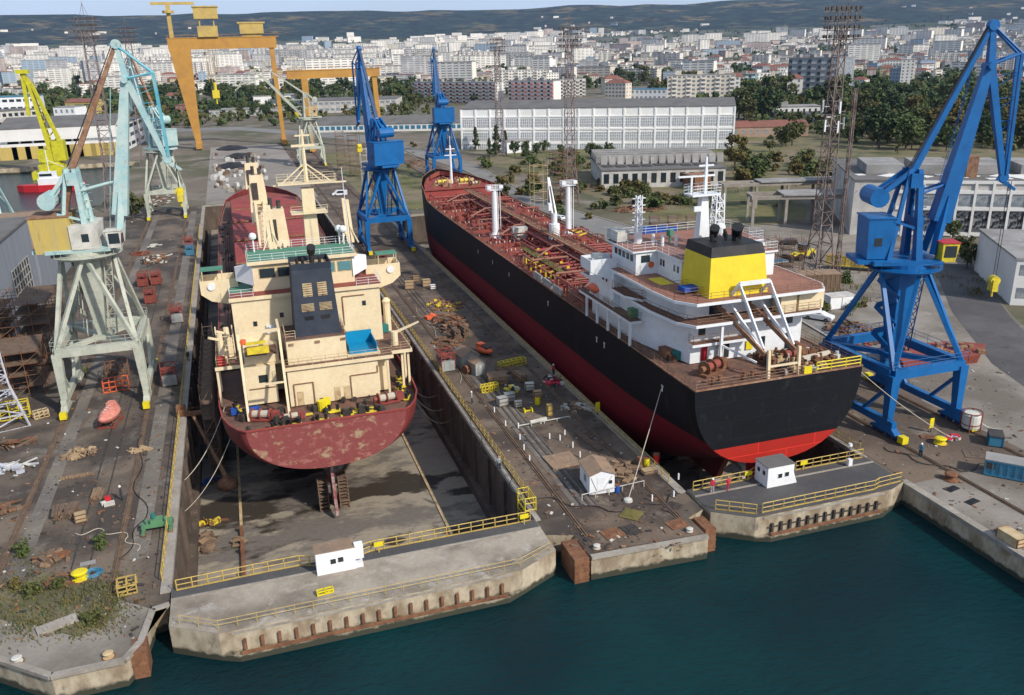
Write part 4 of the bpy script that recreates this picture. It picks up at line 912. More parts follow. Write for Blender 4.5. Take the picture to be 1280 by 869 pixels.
for s,xa,xb in((-1,.6,-6.0),(1,13.8,20.6)):
    mb=MB(); mb.box(xa,xb,117.6,119.6,17.0,17.18); w1=mb.build('bridge_wing',M['cream'],S1,world=True)
    mb=MB(); mb.box(xa+s*2.2,xb,119.5,119.65,17.18,18.4); mb.box(xb-s*.12,xb,116,119.6,17.18,18.4)
    mb.add([(xb,115.9,18.4),(xb,115.9,16.6),(xb-s*1.2,115.9,15.6),(xb-s*4.8,115.9,14.6),(xb-s*4.8,115.9,18.4),(xb,116.05,18.4),(xb,116.05,16.6),(xb-s*1.2,116.05,15.6),(xb-s*4.8,116.05,14.6),(xb-s*4.8,116.05,18.4)],[(0,1,2,3,4),(9,8,7,6,5),(0,5,6,1),(1,6,7,2),(2,7,8,3),(4,9,5,0)])
    mb.build('bulwark',M['cream'],w1,world=True)
    mb=MB(); mb.box(xb-s*3.1,xb-s*.2,116.3,118.4,19.6,19.75); mb.build('canopy',M['deck_green'],w1,world=True)
    mb=MB()
    for a in(.4,2.9):
        for y in(116.4,118.3): mb.tube((xb-s*a,y,18),(xb-s*a,y,19.6),.06,n=4)
    mb.build('canopy_post',M['cream'],w1,world=True)
    mb=MB(); mb.tube((xb-s*1.4,115.7,17.6),(xb-s*1.4,115.88,17.6),.5,n=14); mb.build('searchlight',M['plastic_white'],w1,world=True)
    mb=MB(); mb.add([(xa-s*.2,112.4,18),(xa-s*.2,112.4,21),(xa+s*2,114.5,20.2),(xa+s*2,114.5,18.4),(xa-s*.2,113,18),(xa-s*.2,113,21),(xa+s*2,115,20.2),(xa+s*2,115,18.4)],[(0,1,2,3),(7,6,5,4),(0,4,5,1),(1,5,6,2),(2,6,7,3),(3,7,4,0)]); mb.build('screen',M['plastic_white'],wh,world=True)
mb=MB(); mb.box(.6-2.9,.5,113.0,117.5,17.19,17.24); mb.build('deck_mat',M['deck_green'],S1,world=True)
# funnel
mb=MB(); b_=(4.9,10.5,104.35,109.4,12.9); t_=(5.3,10.1,105.6,110.2,21.2)
mb.frust(b_,t_); fn=mb.build('funnel',M['navy'],S1,world=True)
mb=MB(); mb.box(5.5,9.9,105.8,110.0,21.16,21.24); mb.build('funnel_top',M['cream_dirty'],fn,world=True)
mb=MB()
for a,b in(((5.3,105.6),(10.1,105.6)),((10.1,105.6),(10.1,110.2)),((10.1,110.2),(5.3,110.2)),((5.3,110.2),(5.3,105.6))): mb.beam((*a,21.5),(*b,21.5),.1,.7)
mb.build('funnel_rim',M['navy'],fn,world=True)
mb=MB(); mb.tube((8.1,108.6,21.2),(8.1,108.6,22.6),.34,n=10); mb.tube((8.1,108.6,22.5),(8.1,107.9,23.4),.5,.55,n=10)
for a in(6.2,6.9,9.0): mb.tube((a,108,21.2),(a,108,22.1),.2,n=8)
mb.build('exhaust_pipe',M['black_paint'],fn,world=True)
def ffp(x,z): # point on the sloping aft face of the funnel
    f=(z-12.9)/8.3; return (x,104.35+1.25*f,z)
for x,z,w_,h_ in((6.95,18.6,1.15,1.65),(8.75,18.6,1.15,1.65),(6.75,16.4,1.55,1.0),(8.95,16.4,1.55,1.0)):
    mb=MB(); a=Vector(ffp(x,z-h_/2));b=Vector(ffp(x,z+h_/2)); mb.beam(a+Vector((0,-.02,0)),b+Vector((0,-.02,0)),w_,.08,upv=(0,1,0)); lo=mb.build('louvre',M['cream_dirty'],fn,world=True)
    mb=MB()
    for k in range(6): c=a.lerp(b,(k+.5)/6); mb.box(c.x-w_/2,c.x+w_/2,c.y-.12,c.y-.06,c.z-.03,c.z+.02)
    mb.box(x-.05,x+.05,a.y-.1,a.y-.04,z-h_/2,z-h_/2+.2); mb.build('slat',M['dark_metal'],lo,world=True)
for x in(6.8,8.8): mb=MB(); a=Vector(ffp(x,15.1)); mb.ob(a,1.1,.1,.5); mb.build('vent',M['black_paint'],fn,world=True)
# small windows, pipes, doors
for x,z in((.3,13.6),(14.4,14.8),(3.7,14.4),(10.6,14.6)): win(hA,x,110,z,.5,.65,'-y')
win(t2,.4,105.6,7.6,1.1,1.0,'-y'); 
mb=MB()
for pts in([(3.9,103.1,zA),(3.9,103.1,7.2),(6.3,103.1,7.2),(6.3,103.1,zA)],[(11.0,103.1,zA),(11.0,103.1,7.4),(14.5,103.1,7.4),(14.5,103.1,8.3)],[(-1.4,105.5,6.4),(1.8,105.5,6.4)],[(11.6,109.9,12),(11.6,109.9,16),(14.5,109.9,16)]): mb.path([Vector(p) for p in pts],.08,n=5)
mb.build('pipe',M['rust_light'],S1,world=True)
for x in(4.6,9.2,10.4): win(cas,x,103.2,5.2,.8,1.8,'-y','cream_dirty')
for x in(4.2,7.4,10.6): win(aft,x,103.9,12.2,.6,.28,'-y','rust_light',d=.15)
# tanks: blue pool, teal tarpaulin, barrels
mb=MB(); mb.box(11.4,14.6,104.6,106.0,9.5,10.7); mb.box(11.4,14.6,107.6,108.4,9.5,10.7); mb.box(11.4,11.6,106,107.6,9.5,10.7); mb.box(14.4,14.6,106,107.6,9.5,10.7); mb.box(11.6,14.4,106,107.6,9.5,9.62)
blk('pool_surround','cream',11.0,15.2,104.2,109.4,9.5,9.75)
mb=MB(); mb.box(11.3,14.9,104.5,109.1,9.75,9.8); mb.box(11.3,14.9,109.0,109.1,9.8,11.4); mb.box(11.3,11.4,104.5,109.0,9.8,10.9);mb.box(14.8,14.9,104.5,109.0,9.8,10.9); mb.build('pool',M['pool_blue'],S1,world=True)
mb=MB(); mb.ob((16.9,113,10.1),1.8,1.4,1.0); mb.build('tarpaulin',M['teal_tarp'],S1,world=True)
# side deck crane/davits
mb=MB()
for x,y in((-4.2,108),(-3.4,110.5)):
    mb.tube((x,y,9.5),(x,y,13.4),.45,.35,n=8); mb.beam((x,y,12.6),(x-1.2,y-1.2,13.4),.3); mb.beam((x+.5,y,9.5),(x+.5,y,12),.2)
for k in range(6): mb.beam((-4.6,108.6,9.8+k*.6),(-2.6,108.6,9.8+k*.6),.08)
for x in(-4.6,-2.6): mb.beam((x,108.6,9.5),(x,108.6,14.2),.14)
mb.build('davit',M['cream'],S1,world=True)
mb=MB(); mb.tube((17.6,106.8,9.5),(17.6,106.8,11.4),.45,n=10); mb.beam((17.6,106.8,11.2),(20.8,106.0,12.6),.35,.35,.2,.2); mb.tube((17.9,113.5,9.5),(17.9,113.5,13.4),.5,n=10); mb.lathe([(.5,13.4),(.6,13.8),(.3,14.2)],10,(17.9,113.5,0)); mb.build('deck_davit',M['cream'],S1,world=True)
mb=MB(); mb.ob((-4.3,107.1,10.1),.9,.6,1.1); mb.build('locker',M['red'],S1,world=True)
mb=MB(); mb.ob((-.9,108.6,10.2),1.2,.8,1.2); mb.build('tank',M['container_blue'],S1,world=True)
mb=MB(); mb.box(1.6,2.6,109.7,109.95,12.2,13.3); mb.build('sign_panel',M['plastic_white'],S1,world=True)
mb=MB(); mb.box(1.9,2.3,109.6,109.7,12.4,12.9); mb.build('sign_mark',M['container_blue'],S1,world=True)
# radar mast
mb=MB(); x,y=9.6,123.5; mb.beam((x,y,17),(x,y,28.6),2.1,1.6,1.7,1.2); mb.build('radar_mast',M['cream'],S1,world=True)
mb=MB(); mb.box(x-2.6,x+2.4,y-1.6,y+1.6,25.1,25.25); mb.box(x-4,x+4,y-1.4,y+1.4,29.2,29.36); 
for s in(-1,1): mb.beam((x+s*3.4,y,29.3),(x,y,32),.16); mb.beam((x+s*2.2,y-1,29.3),(x,y,31.4),.14)
mb.tube((x,y,29.3),(x,y,36.5),.34,.2,n=6); mb.box(x-1.6,x+1.6,y-.3,y+.3,34.2,34.5); mb.box(x-1,x+1,y-.2,y+.2,35.6,35.8); mb.box(x-4.6,x+5.5,y-.2,y,29.0,29.2)
mb.build('mast_platform',M['cream'],S1,world=True)
railing(S1,[(x-4,y-1.4,29.36),(x+4,y-1.4,29.36),(x+4,y+1.4,29.36),(x-4,y+1.4,29.36),(x-4,y-1.4,29.36)],'cream'); railing(S1,[(x-2.6,y-1.6,25.2),(x+2.4,y-1.6,25.2)],'cream')
for x in(4.0,14.6):
    mb=MB(); mb.beam((x-.3,120,21),(x-.5,120.4,27.2),.5,.5,.5,.5); mb.beam((x+.3,120,21),(x+.0,120.4,27.0),.4,.4,.4,.4); mb.beam((x+1,119.5,21),(x,120,23.4),.15); mb.beam((x-1.4,119.5,21),(x-.3,120,23.4),.15); mb.build('derrick_post',M['cream'],S1,world=True)
for x,y in((1.4,119),(13.5,119),(19.6-6.6,119.6)): 
    mb=MB(); mb.tube((x,y,21),(x,y,22.8),.12,n=5); mb.lathe([(.05,-.55),(.45,-.3),(.52,0),(.4,.35),(.05,.5)],12,(x,y,23.2)); mb.build('radome',M['plastic_white'],S1,world=True)
mb=MB(); mb.tube((13.9,116,21),(13.7,116,32),.05,n=4); mb.build('aerial',M['plastic_white'],S1,world=True)
# aft mooring gear
winches(S1,[M['pipe_red'],M['rope']],(14.9,99.9,4.35,1.0,R(10)),(-.4,100.2,4.35,1.0,R(-20)),(3.0,98.6,4.35,.8,R(5)))
for x,y,a in((9.6,97.8,0),(6.5,97.2,0),(11.6,99.2,.3),(3.3,97,0),(-2.5,101.8,1.3),(-3.4,105,1.4),(17.2,103.6,1.7),(17.9,108,1.6),(8.2,99.6,0),(17.6,100.4,1.2),(1.2,96.8,0),(12.6,97.6,.2)): bolls(S1,[M['black_paint'],M['yellow_plain']],(x,y,4.35,a))
mb=MB()
for x,y,rx,ry in((8.4,99.3,1.6,.5),(5.2,99.7,.9,.7),(10.6,98.4,.8,.8),(12.6,98.9,1.2,.5),(-2.6,103.5,.5,2.2),(17.8,105.4,.7,2.6)): mb.ob((x,y,4.37),rx,ry,.05,rnd.random()*.4)
mb.build('deck_marking',M['yellow_plain'],S1,world=True)
manyw('deck_gear',MB().box(-.4,.4,-.3,.3,0,.6).box(-.25,.3,-.2,.2,.6,.8),M['dark_metal'],S1,[(rnd.uniform(-3,17),rnd.uniform(97.2,102.6),4.25,rnd.random()*3,rnd.uniform(.4,1.3)) for i in range(30)])
mb=MB(); mb.tube((6.9,100.5,4.3),(6.9,100.5,5.6),.55,n=10); mb.ob((7.6,101.2,4.9),.8,1.1,1.2); mb.build('yellow_drum',M['yellow'],S1,world=True)
mb=MB(); mb.ob((-1.2,102.3,4.8),1.4,1.0,.8,.3); mb.ob((-3.5,103.2,4.7),.8,.8,.7); mb.build('blue_drum',M['blue_tarp'],S1,world=True)
# underwater: skeg, rudder, propeller, staging
mb=MB(); mb.prismx([(100.5,-3.2),(112,-6.5),(125,-7.0),(103.0,-7.0),(101.8,-4.2)],6.6,7.4); mb.build('skeg',M['hatch_red'],S1,world=True)
mb=MB(); mb.prismx([(94.9,-7.6),(99.6,-6.4),(100.2,-.9),(97.0,-.2)],6.82,7.18); mb.beam((7,97.7,-.9),(7,97.3,.4),.7); mb.build('rudder',mat('rudder_red',(.22,.05,.05),.6,c2=(.40,.36,.33),sc_=.9,c3=(.1,.05,.04),sc3=1.4,lo3=.55),S1,world=True)
def prop(par,x,y,z,r,nb,m,a0=0):
    mb=MB(); mb.tube((x,y-1,z),(x,y+.9,z),.35*r/1.9,.55*r/1.9,n=12)
    for k in range(nb):
        a=a0+2*PI*k/nb; ca,sa=math.cos(a),math.sin(a); vs=[]
        for f,wd,tw in((.15,.22,.5),(.45,.55,.42),(.75,.62,.3),(.93,.4,.2),(1.0,.1,.15)):
            for s in(-1,1): vs.append((x+ca*f*r-sa*s*wd*r*.55,y+s*tw*r*.5,z+sa*f*r+ca*s*wd*r*.55))
        n0=len(vs); vs+=[(p[0],p[1]+.07,p[2]) for p in vs]
        fs=[]
        for j in range(4): fs+=[(2*j,2*j+1,2*j+3,2*j+2),(n0+2*j,n0+2*j+2,n0+2*j+3,n0+2*j+1)]
        mb.add(vs,fs)
    return mb.build('propeller',M[m],par,world=True)
prop(S1,7,100.9,-4.4,2.1,4,'steel',.6)
t=T('wooden_staging','stack of timber staging around the rudder of the red ship','staging',(7,98.6,FL)); mb=MB()
for s in(-1,1):
    for k in range(9): mb.ob((s*1.25,rnd.uniform(-.2,.2),.15+k*.48),1.2,2.2-.5*(k%2),.14,rnd.uniform(-.1,.1))
    for a in(-.8,.8): mb.beam((s*1.25+a*.7,-1.05,0),(s*1.25+a*.7,-1.05,4.6),.12)
mb.build('timber',M['wood_dark'],t)
for o_ in(1,-1):
    pass
# keel blocks
t=T('keel_block_row','row of keel blocks under the red ship','keel blocks',(7,104,FL)); 
for k in range(20):
    o=MB().box(-1.2,1.2,0,1.5,0,1.15).build('block',M['concrete'],t) if k==0 else bpy.data.objects.new('block',o.data)
    if k: COL.objects.link(o); o.parent=t
    o.location=(0,k*7.5,0)
# ============ black and red product tanker in the right dock
S2=T('tanker','black and red tanker with white superstructure and yellow funnel in the right dock','ship',(54.8,74.5,FL+1.2),0)
XT=54.8
st2=[(74.5,10.75,1.0,2.35,11.1),(77,10.7,.2,2.35,11.05),(81,10.65,-1.4,2.5,11.0),(88,10.55,-4.4,3.0,11),(97,10.5,-6.9,4.2,11),(110,10.5,-7.0,6.5,11),(150,10.5,-7.0,8,11),(195,10.4,-7.0,7,11.1),(207,10.0,-7.0,5,11.3),(212.5,9.6,-7.0,4.4,13.6),(219,8.4,-7.0,3.1,13.9),(226,6.2,-6.8,2.5,14.3),(231,3.6,-6.4,2.2,14.6),(234,1.4,-5.5,2.0,14.8),(235.2,.25,-4.5,2.0,14.9)]
hm2=hullmat('tanker_side',(.009,.008,.010),(.19,.012,.018),(5.4,-.012),((.04,.035,.035),.6,.6,.8))
# height of the paint line: z > 2.7 + .0165*y
hm2t=hullmat('tanker_transom',(.008,.009,.013),(.46,.028,.018),(3.65,0),((.03,.032,.036),.5,.55,.75))
rk2=lambda y,z:(max(0,(y-205)/30)*(z+7)*.22)
h=hull_mb(XT,st2,rake=rk2).build('hull',[hm2,hm2t],S2,world=True,smooth=True,fix=True)
for p in h.data.polygons:
    if p.material_index==1: p.use_smooth=False
mb=MB(); deckplate(mb,st2,XT,-.1,.05,74.5,110); mb.build('poop_deck',M['deck_brown'],S2,world=True)
mb=MB(); deckplate(mb,st2,XT,-.1,.05,110,212.5,11.0); 
for k in range(26):
    y=112+k*3.7; mb.box(XT-9.7,XT+9.7,y,y+.14,10.9,11.22)
mb.build('cargo_deck',M['deck_red'],S2,world=True)
mb=MB(); deckplate(mb,st2,XT,-1.1,.12,212.5,235.2,14.3); mb.box(XT-9.5,XT+9.5,212.4,212.7,11,13.2); mb.build('forecastle_deck',M['hatch_red'],S2,world=True)
mb=MB()
for a,b in zip(st2,st2[1:]):
    for s in(-1,1): mb.beam((XT+s*a[1],a[0]+rk2(a[0],a[4]),a[4]),(XT+s*b[1],b[0]+rk2(b[0],b[4]),b[4]),.12,.14)
mb.beam((XT-10.75,74.5,11.12),(XT+10.75,74.5,11.12),.2,.16); mb.build('gunwale',M['rust_light'],S2,world=True)
mb=MB(); pts=[]
for s in(-1,1):
    pts=[(XT+s*(a[1]-.15),a[0]+.1,11.05) for a in st2[:9]]; railpts(mb,pts,r=.03)
railpts(mb,[(XT-10.5,74.7,11.05),(XT+10.5,74.7,11.05)],r=.035); mb.build('railing',M['rust_light'],S2,world=True)
mb=MB(); railpts(mb,[(XT+4.5,74.5,11.1),(XT+10.4,74.5,11.1)],r=.07,h=1.2,every=2.2); mb.build('yellow_railing',M['yellow'],S2,world=True)
# bow: windlasses, mast
winches(S2,[M['cream_dirty'],M['yellow_plain']],(XT-3,220,13.2,1.15),(XT+3,220,13.2,1.15))
winches(S2,[M['rust'],M['rope']],(XT-1.5,226,13.2,.9,1.2),(XT+4.4,215.5,13.2,.9,.4))
def column_mast(x,y,z0,z1,hd,r=.62,par=S2):
    mb=MB(); mb.tube((x,y,z0),(x,y,z1),r,r*.85,n=12); mb.lathe([(r*2.0,z0),(r*1.05,z0+1.2)],12,(x,y,0)); c=mb.build('mast_column',M['ship_white'],par,world=True)
    mb=MB(); mb.box(x-1.5,x+1.5,y-.6,y+.6,z1-.1,z1+.05); railpts(mb,[(x-1.5,y-.6,z1),(x+1.5,y-.6,z1),(x+1.5,y+.6,z1),(x-1.5,y+.6,z1),(x-1.5,y-.6,z1)],h=.9,every=1.0,r=.035)
    if hd: mb.ob((x-1.2,y-.8,z1+.6),.8,.3,.6); mb.ob((x+1.2,y-.8,z1+.6),.8,.3,.6)
    mb.beam((x+r+.1,y-.1,z0),(x+r+.1,y-.1,z1),.1); mb.beam((x+r+.55,y-.1,z0),(x+r+.55,y-.1,z1),.1)
    mb.build('mast_head',M['ship_white'],c,world=True)
column_mast(XT-6.9,160.0,10.9,20.5,True,.6); column_mast(XT+7.4,157,10.9,20.8,True,.55)
mb=MB(); mb.tube((XT,222,13.2),(XT,222,23),.4,.26,n=8); mb.box(XT-1.6,XT+1.6,221.8,222.2,20.4,20.6); mb.box(XT-1.2,XT+1.2,221.8,222.2,22,22.2); mb.tube((XT,222,23),(XT,222,25.4),.1,n=4); mb.build('foremast',M['ship_white'],S2,world=True)
# hose crane midships
mb=MB(); x,y=XT+.9,147.5; mb.tube((x,y,10.9),(x,y,15.4),1.15,1.0,n=14); mb.tube((x,y,15.4),(x,y,17.4),.55,n=10); cc=mb.build('hose_crane',M['ship_white'],S2,world=True)
mb=MB()
for s in(-.35,.35): mb.beam((x+s,y,17),(x+s*.3+.0,y+3,23.5),.3,.4,.2,.3)
mb.ob((x-.9,y,18.6),.7,.9,1.3); mb.build('jib',M['ship_white'],cc,world=True)
mb=MB(); mb.beam((x,y-.1,17.3),(x,y+2.2,22),.28); mb.build('cylinder',M['dark_metal'],cc,world=True)
mb=MB(); mb.box(XT-4.4,XT-1.4,156.2,157.6,11,13.4); mb.build('valve_house',M['white_worn'],S2,world=True)
# pipework on the cargo deck
mb=MB()
for x in(-1.7,-1.1,-.5,.3,.9,1.5): mb.tube((XT+x,107,12.5+.1*(int(x*10)%2)),(XT+x,206,12.5),.2,n=6)
for x in(-3.4,3.4,-4.6,4.9): mb.tube((XT+x,112,11.7),(XT+x,198,11.7),.16,n=6)
for k in range(24):
    y=109+k*4.1; mb.beam((XT-2.1,y,12.2),(XT+2.1,y,12.2),.18); mb.beam((XT-2.1,y,11),(XT-2.1,y,12.3),.16); mb.beam((XT+2.1,y,11),(XT+2.1,y,12.3),.16)
for k in range(11):
    y=126+k*1.9 if k<9 else 170+k*3
    mb.path([Vector((XT-9,y,12.1)),Vector((XT-2,y,12.3)),Vector((XT+9,y,12.1))],.19,n=6)
for k in range(10):
    y=110+k*9.5; s=(-1)**k; mb.path([Vector((XT+s*1.5,y,12.9)),Vector((XT+s*6,y,12.7)),Vector((XT+s*6,y+6,12.7)),Vector((XT+s*6,y+6,11))],.17,n=6)
mb.build('cargo_pipe',M['pipe_red'],S2,world=True)
mb=MB()
for k in range(5):
    y=113+k*21; mb.path([Vector((XT-7.5,y,12.6)),Vector((XT-3,y+4,13.4)),Vector((XT+2,y+4,13.4)),Vector((XT+2,y+9,13.4))],.18,n=6)
for x in(-2.6,2.8): mb.tube((XT+x,110,13.2),(XT+x,140,13.2),.13,n=5); mb.tube((XT+x,164,13.2),(XT+x,204,13.2),.13,n=5)
mb.build('upper_pipe',M['deck_pink'],S2,world=True)
mb=MB(); mb.box(XT-.9,XT+.5,108,206,13.6,13.75); railpts(mb,[(XT-.9,108,13.75),(XT-.9,206,13.75)],every=3,r=.04); railpts(mb,[(XT+.5,108,13.75),(XT+.5,206,13.75)],every=3,r=.04)
for k in range(14): mb.beam((XT-.2,110+k*7,11),(XT-.2,110+k*7,13.6),.2)
mb.build('catwalk',M['rust_light'],S2,world=True)
for i in range(98):
    x=XT+rnd.uniform(-9,9); y=rnd.uniform(107.5,205) if i>62 else rnd.uniform(106.5,126); z=rnd.uniform(11.7,13.2); a=rnd.uniform(2,9)*(1 if rnd.random()<.5 else -1); b_=rnd.uniform(2,6); x2=min(XT+9.4,max(XT-9.4,x+a)); mb=MB()
    mb.path([Vector((x,y,11)),Vector((x,y,z)),Vector((x2,y,z)),Vector((x2,y+b_,z)),Vector((x2,y+b_,11))],rnd.uniform(.09,.2),n=6); mb.build('branch_pipe',M[rnd.choice(('pipe_red','pipe_red','deck_red','deck_pink'))],S2,world=True)
mb=MB()
fs_=[a for a in st2 if a[0]>=212]
for a,b in zip(fs_,fs_[1:]):
    for s in(-1,1):
        p0=(XT+s*max(.05,a[1]-.25),a[0]-.1,a[4]-1.15); p1=(XT+s*max(.05,b[1]-.25),b[0]-.1,b[4]-1.15)
        mb.quad(p0,p1,(p1[0],p1[1],b[4]-.02),(p0[0],p0[1],a[4]-.02))
mb.box(XT-9.7,XT+9.7,212.0,212.45,13.1,13.5); mb.build('bulwark_lining',M['deck_red'],S2,world=True)
for s in(-1,1):
    for k in range(9): MB().beam((XT+s*(8.9-k*.85),213+k*2.1,13.2),(XT+s*(8.2-k*.85),213+k*2.1,14.2),.12).build('bulwark_stay',M['pipe_red'],S2,world=True)
manyw('bow_fitting',MB().box(-.4,.4,-.3,.3,0,.6).tube((0,0,.6),(0,0,1),.25,n=7),M['rust_light'],S2,[(XT+rnd.uniform(-6,6),rnd.uniform(214,227),13.2,rnd.random()*3,rnd.uniform(.5,1.4)) for i in range(24)])
manyw('vent_pipe',MB().tube((0,0,0),(0,0,.9),.16,n=6).tube((0,0,.85),(0,0,1.05),.27,n=6),M['pipe_red'],S2,[(XT+rnd.uniform(-9.6,9.6),rnd.uniform(109,211),11,0,rnd.uniform(.4,1.2)) for i in range(240)])
manyw('tank_hatch',MB().box(-.5,.5,-.6,.6,0,.6).tube((0,0,.6),(0,0,.85),.4,n=8),M['deck_red'],S2,[(XT+rnd.uniform(-9.3,9.3),rnd.uniform(109,211),11,rnd.random(),rnd.uniform(.5,1.4)) for i in range(90)])
manyw('hatch_marker',MB().box(-.09,.09,-.09,.09,0,.4),M['white_worn'],S2,[(XT-9.4+.95*(i%21)+rnd.uniform(-.2,.2),118+(i//21)*7.4+rnd.uniform(-.3,.3),11) for i in range(260)])
mb=MB()
for k in range(6): mb.beam((XT-8.8,122.5+k*2.4,12.2),(XT-7.8,122.5+k*2.4,12.4),.16); mb.tube((XT-9.2,122.5+k*2.4,11),(XT-9.2,122.5+k*2.4,12.7),.13,n=6)
for k in range(3): mb.beam((XT+6.8,150.5+k*2.2,12),(XT+8.6,150.5+k*2.2,12.4),.25)
mb.build('manifold_valve',M['yellow_plain'],S2,world=True)
mb=MB(); mb.ob((XT-6.6,133.5,12.4),1.5,19,.14); railpts(mb,[(XT-7.4,124,12.5),(XT-7.4,143,12.5)],h=.9,r=.05,every=2.2)
for k in range(9): mb.beam((XT-7.2,125+k*2.1,11),(XT-6.0,125+k*2.1,12.4),.12)
mb.build('manifold_walkway',M['weed'],S2,world=True)
mb=MB()
for k in range(5): mb.ob((XT-4.9+.2*(k%2),126+k*3.6,12.5),.5,.22,.3)
mb.build('reducer',M['funnel_yellow'],S2,world=True)
mb=MB()
for k in range(5): mb.ob((XT-4.0,128+k*3.1,12.5),.4,.3,.3)
mb.build('hose_flange',M['red_cloth'],S2,world=True)
mb=MB(); 
for k in range(3): mb.box(XT-10.4,XT-10.1,115+k*4.4,118.6+k*4.4,11.1,12.1)
mb.build('canvas_screen',M['skip_grey'],S2,world=True)
mb=MB(); mb.ob((XT+1.2,172,12.4),1.6,2,2.6); mb.ob((XT+2.3,124,12.4),2.0,2.2,2.6); mb.build('pump_trunk',M['hatch_red'],S2,world=True)
# --- superstructure, white
def b2k(name,m,x0,x1,y0,y1,z0,z1,par=S2): return MB().box(x0,x1,y0,y1,z0,z1).build(name,M[m],par,world=True)
W='ship_white'
mb=MB(); mb.prism([(47.8,82.4),(62.6,82.4),(64,84),(64,106),(45.6,106),(45.6,92.5),(46.4,88.6)],11,16.2); L1=mb.build('lower_house',M[W],S2,world=True)
def deck(name,poly,z,edge,top,par=S2,hgt=.32):
    mb=MB(); mb.prism(poly,z-hgt,z); o=mb.build(name,M[edge],par,world=True)
    cx=sum(p[0] for p in poly)/len(poly); cy=sum(p[1] for p in poly)/len(poly)
    mb=MB(); mb.prism([(cx+(x-cx)*.985,cy+(y-cy)*.985) for x,y in poly],z,z+.03); mb.build('deck_covering',M[top],o,world=True); return o
# narrow promenade one level up on the aft face
d1=deck('promenade_deck',[(47.4,81.2),(55.2,81.2),(55.2,82.38),(47.4,82.38)],13.7,W,'deck_brown'); railing(d1,[(47.5,82.3,13.72),(47.5,81.3,13.72),(55.1,81.3,13.72)],'rust_light')
d2=deck('boat_deck',[(45.0,87.4),(45.7,82.0),(47.0,79.9),(63.5,79.9),(65.0,82),(65.0,108),(44.7,108)],16.45,W,'deck_brown')
railing(d2,[(44.85,107,16.48),(45.1,87.4,16.48),(45.85,82.1,16.48),(47.1,80.05,16.48),(63.4,80.05,16.48),(64.9,82.1,16.48),(64.9,107,16.48)],'rust_light')
mb=MB(); mb.prism([(47.2,82.8),(62.4,82.8),(62.4,104.6),(46.2,104.6),(46.2,90)],16.48,18.9); L2=mb.build('middle_house',M[W],S2,world=True)
d3=deck('upper_deck',[(44.6,86.4),(45.0,81.6),(46.6,79.3),(63.2,79.3),(64.6,81.5),(64.6,105),(44.6,105)],19.2,W,'deck_pink')
railing(d3,[(44.7,96,19.23),(44.7,86.4,19.23),(45.1,81.7,19.23),(46.7,79.4,19.23),(63.1,79.4,19.23),(64.5,81.6,19.23),(64.5,92,19.23)],'rust_light')
# flat dark panels under the decks: doorways, and openings with shade painted in
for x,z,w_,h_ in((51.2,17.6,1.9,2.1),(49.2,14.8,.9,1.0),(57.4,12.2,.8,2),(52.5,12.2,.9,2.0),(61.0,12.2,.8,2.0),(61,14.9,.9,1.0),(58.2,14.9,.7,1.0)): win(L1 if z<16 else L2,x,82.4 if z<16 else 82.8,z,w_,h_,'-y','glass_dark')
win(L1,49.6,82.36,12.2,.8,2.0,'-y','red')
win(L1,51.6,82.3,12.3,.7,1.7,'-y','white_worn',d=.4)
win(L1,55.6,82.3,12.4,.9,1.1,'-y','yellow',d=.1)
for y in(100.5,99.6): win(L2,44.72 if 0 else 46.15,y,17.8,.4,.8,'-x')
# bulkhead on the port side, with the wheelhouse level
blk_=MB(); blk_.prism([(44.7,97),(44.7,105),(46.5,105),(46.5,97)],14,19.2); blk_.build('side_bulkhead',M[W],S2,world=True)
for y in(99.2,100.3): win(S2,44.7,y,17.6,.45,.9,'-x')
# wheelhouse (front, wide) and chartroom (aft, narrow)
mb=MB(); mb.prism([(46.0,93.4),(63.6,93.4),(63.6,100.4),(62.5,101.6),(47.1,101.6),(46.0,100.4)],19.23,22.1); wh2=mb.build('wheelhouse',M[W],S2,world=True)
mb=MB(); mb.box(48.9,61.6,87.2,93.38,19.23,22.1); ch=mb.build('chart_room',M[W],S2,world=True)
r1=deck('wheelhouse_roof',[(45.4,93.1),(48.6,93.1),(48.6,86.9),(61.9,86.9),(61.9,93.1),(64,93.1),(64,101),(62.8,102.2),(46.8,102.2),(45.4,101)],22.3,W,'deck_pink',hgt=.2)
railing(r1,[(45.5,93.2,22.33),(48.7,93.2,22.33),(48.7,87,22.33),(61.8,87,22.33),(61.8,93.2,22.33),(63.9,93.2,22.33),(63.9,101,22.33),(62.7,102.1,22.33),(46.9,102.1,22.33),(45.5,101,22.33),(45.5,93.2,22.33)],'ship_white',lv=3)
for i in range(5): win(wh2,46.0,94.6+i*1.15,21.2,.75,.8,'-x')
win(wh2,47.3,93.4,21.2,1.2,.9,'-y'); 
for y in(88,88.9,91.6,92.3): win(ch,48.9,y,20.9,.4,.8,'-x')
mb=MB(); mb.tube((48.1,93.3,20.4),(48.1,93.39,20.4),.4,n=14); mb.build('lifebuoy',M['orange_boat'],wh2,world=True)
mb=MB(); mb.ob((48.8-1.3,89.6,19.26),1.8,3.4,.03); mb.build('deck_marking',M['funnel_yellow'],d3,world=True)
mb=MB(); mb.ob((49.2-.9,83.7,19.8),2.6,1.6,.5); mb.build('covered_hatch',M['blue_tarp'],d3,world=True)
railing(d3,[(46.6,85.5,19.25),(49.8,85.5,19.25),(49.8,81.9,19.25),(46.6,81.9,19.25)],'rust_light')
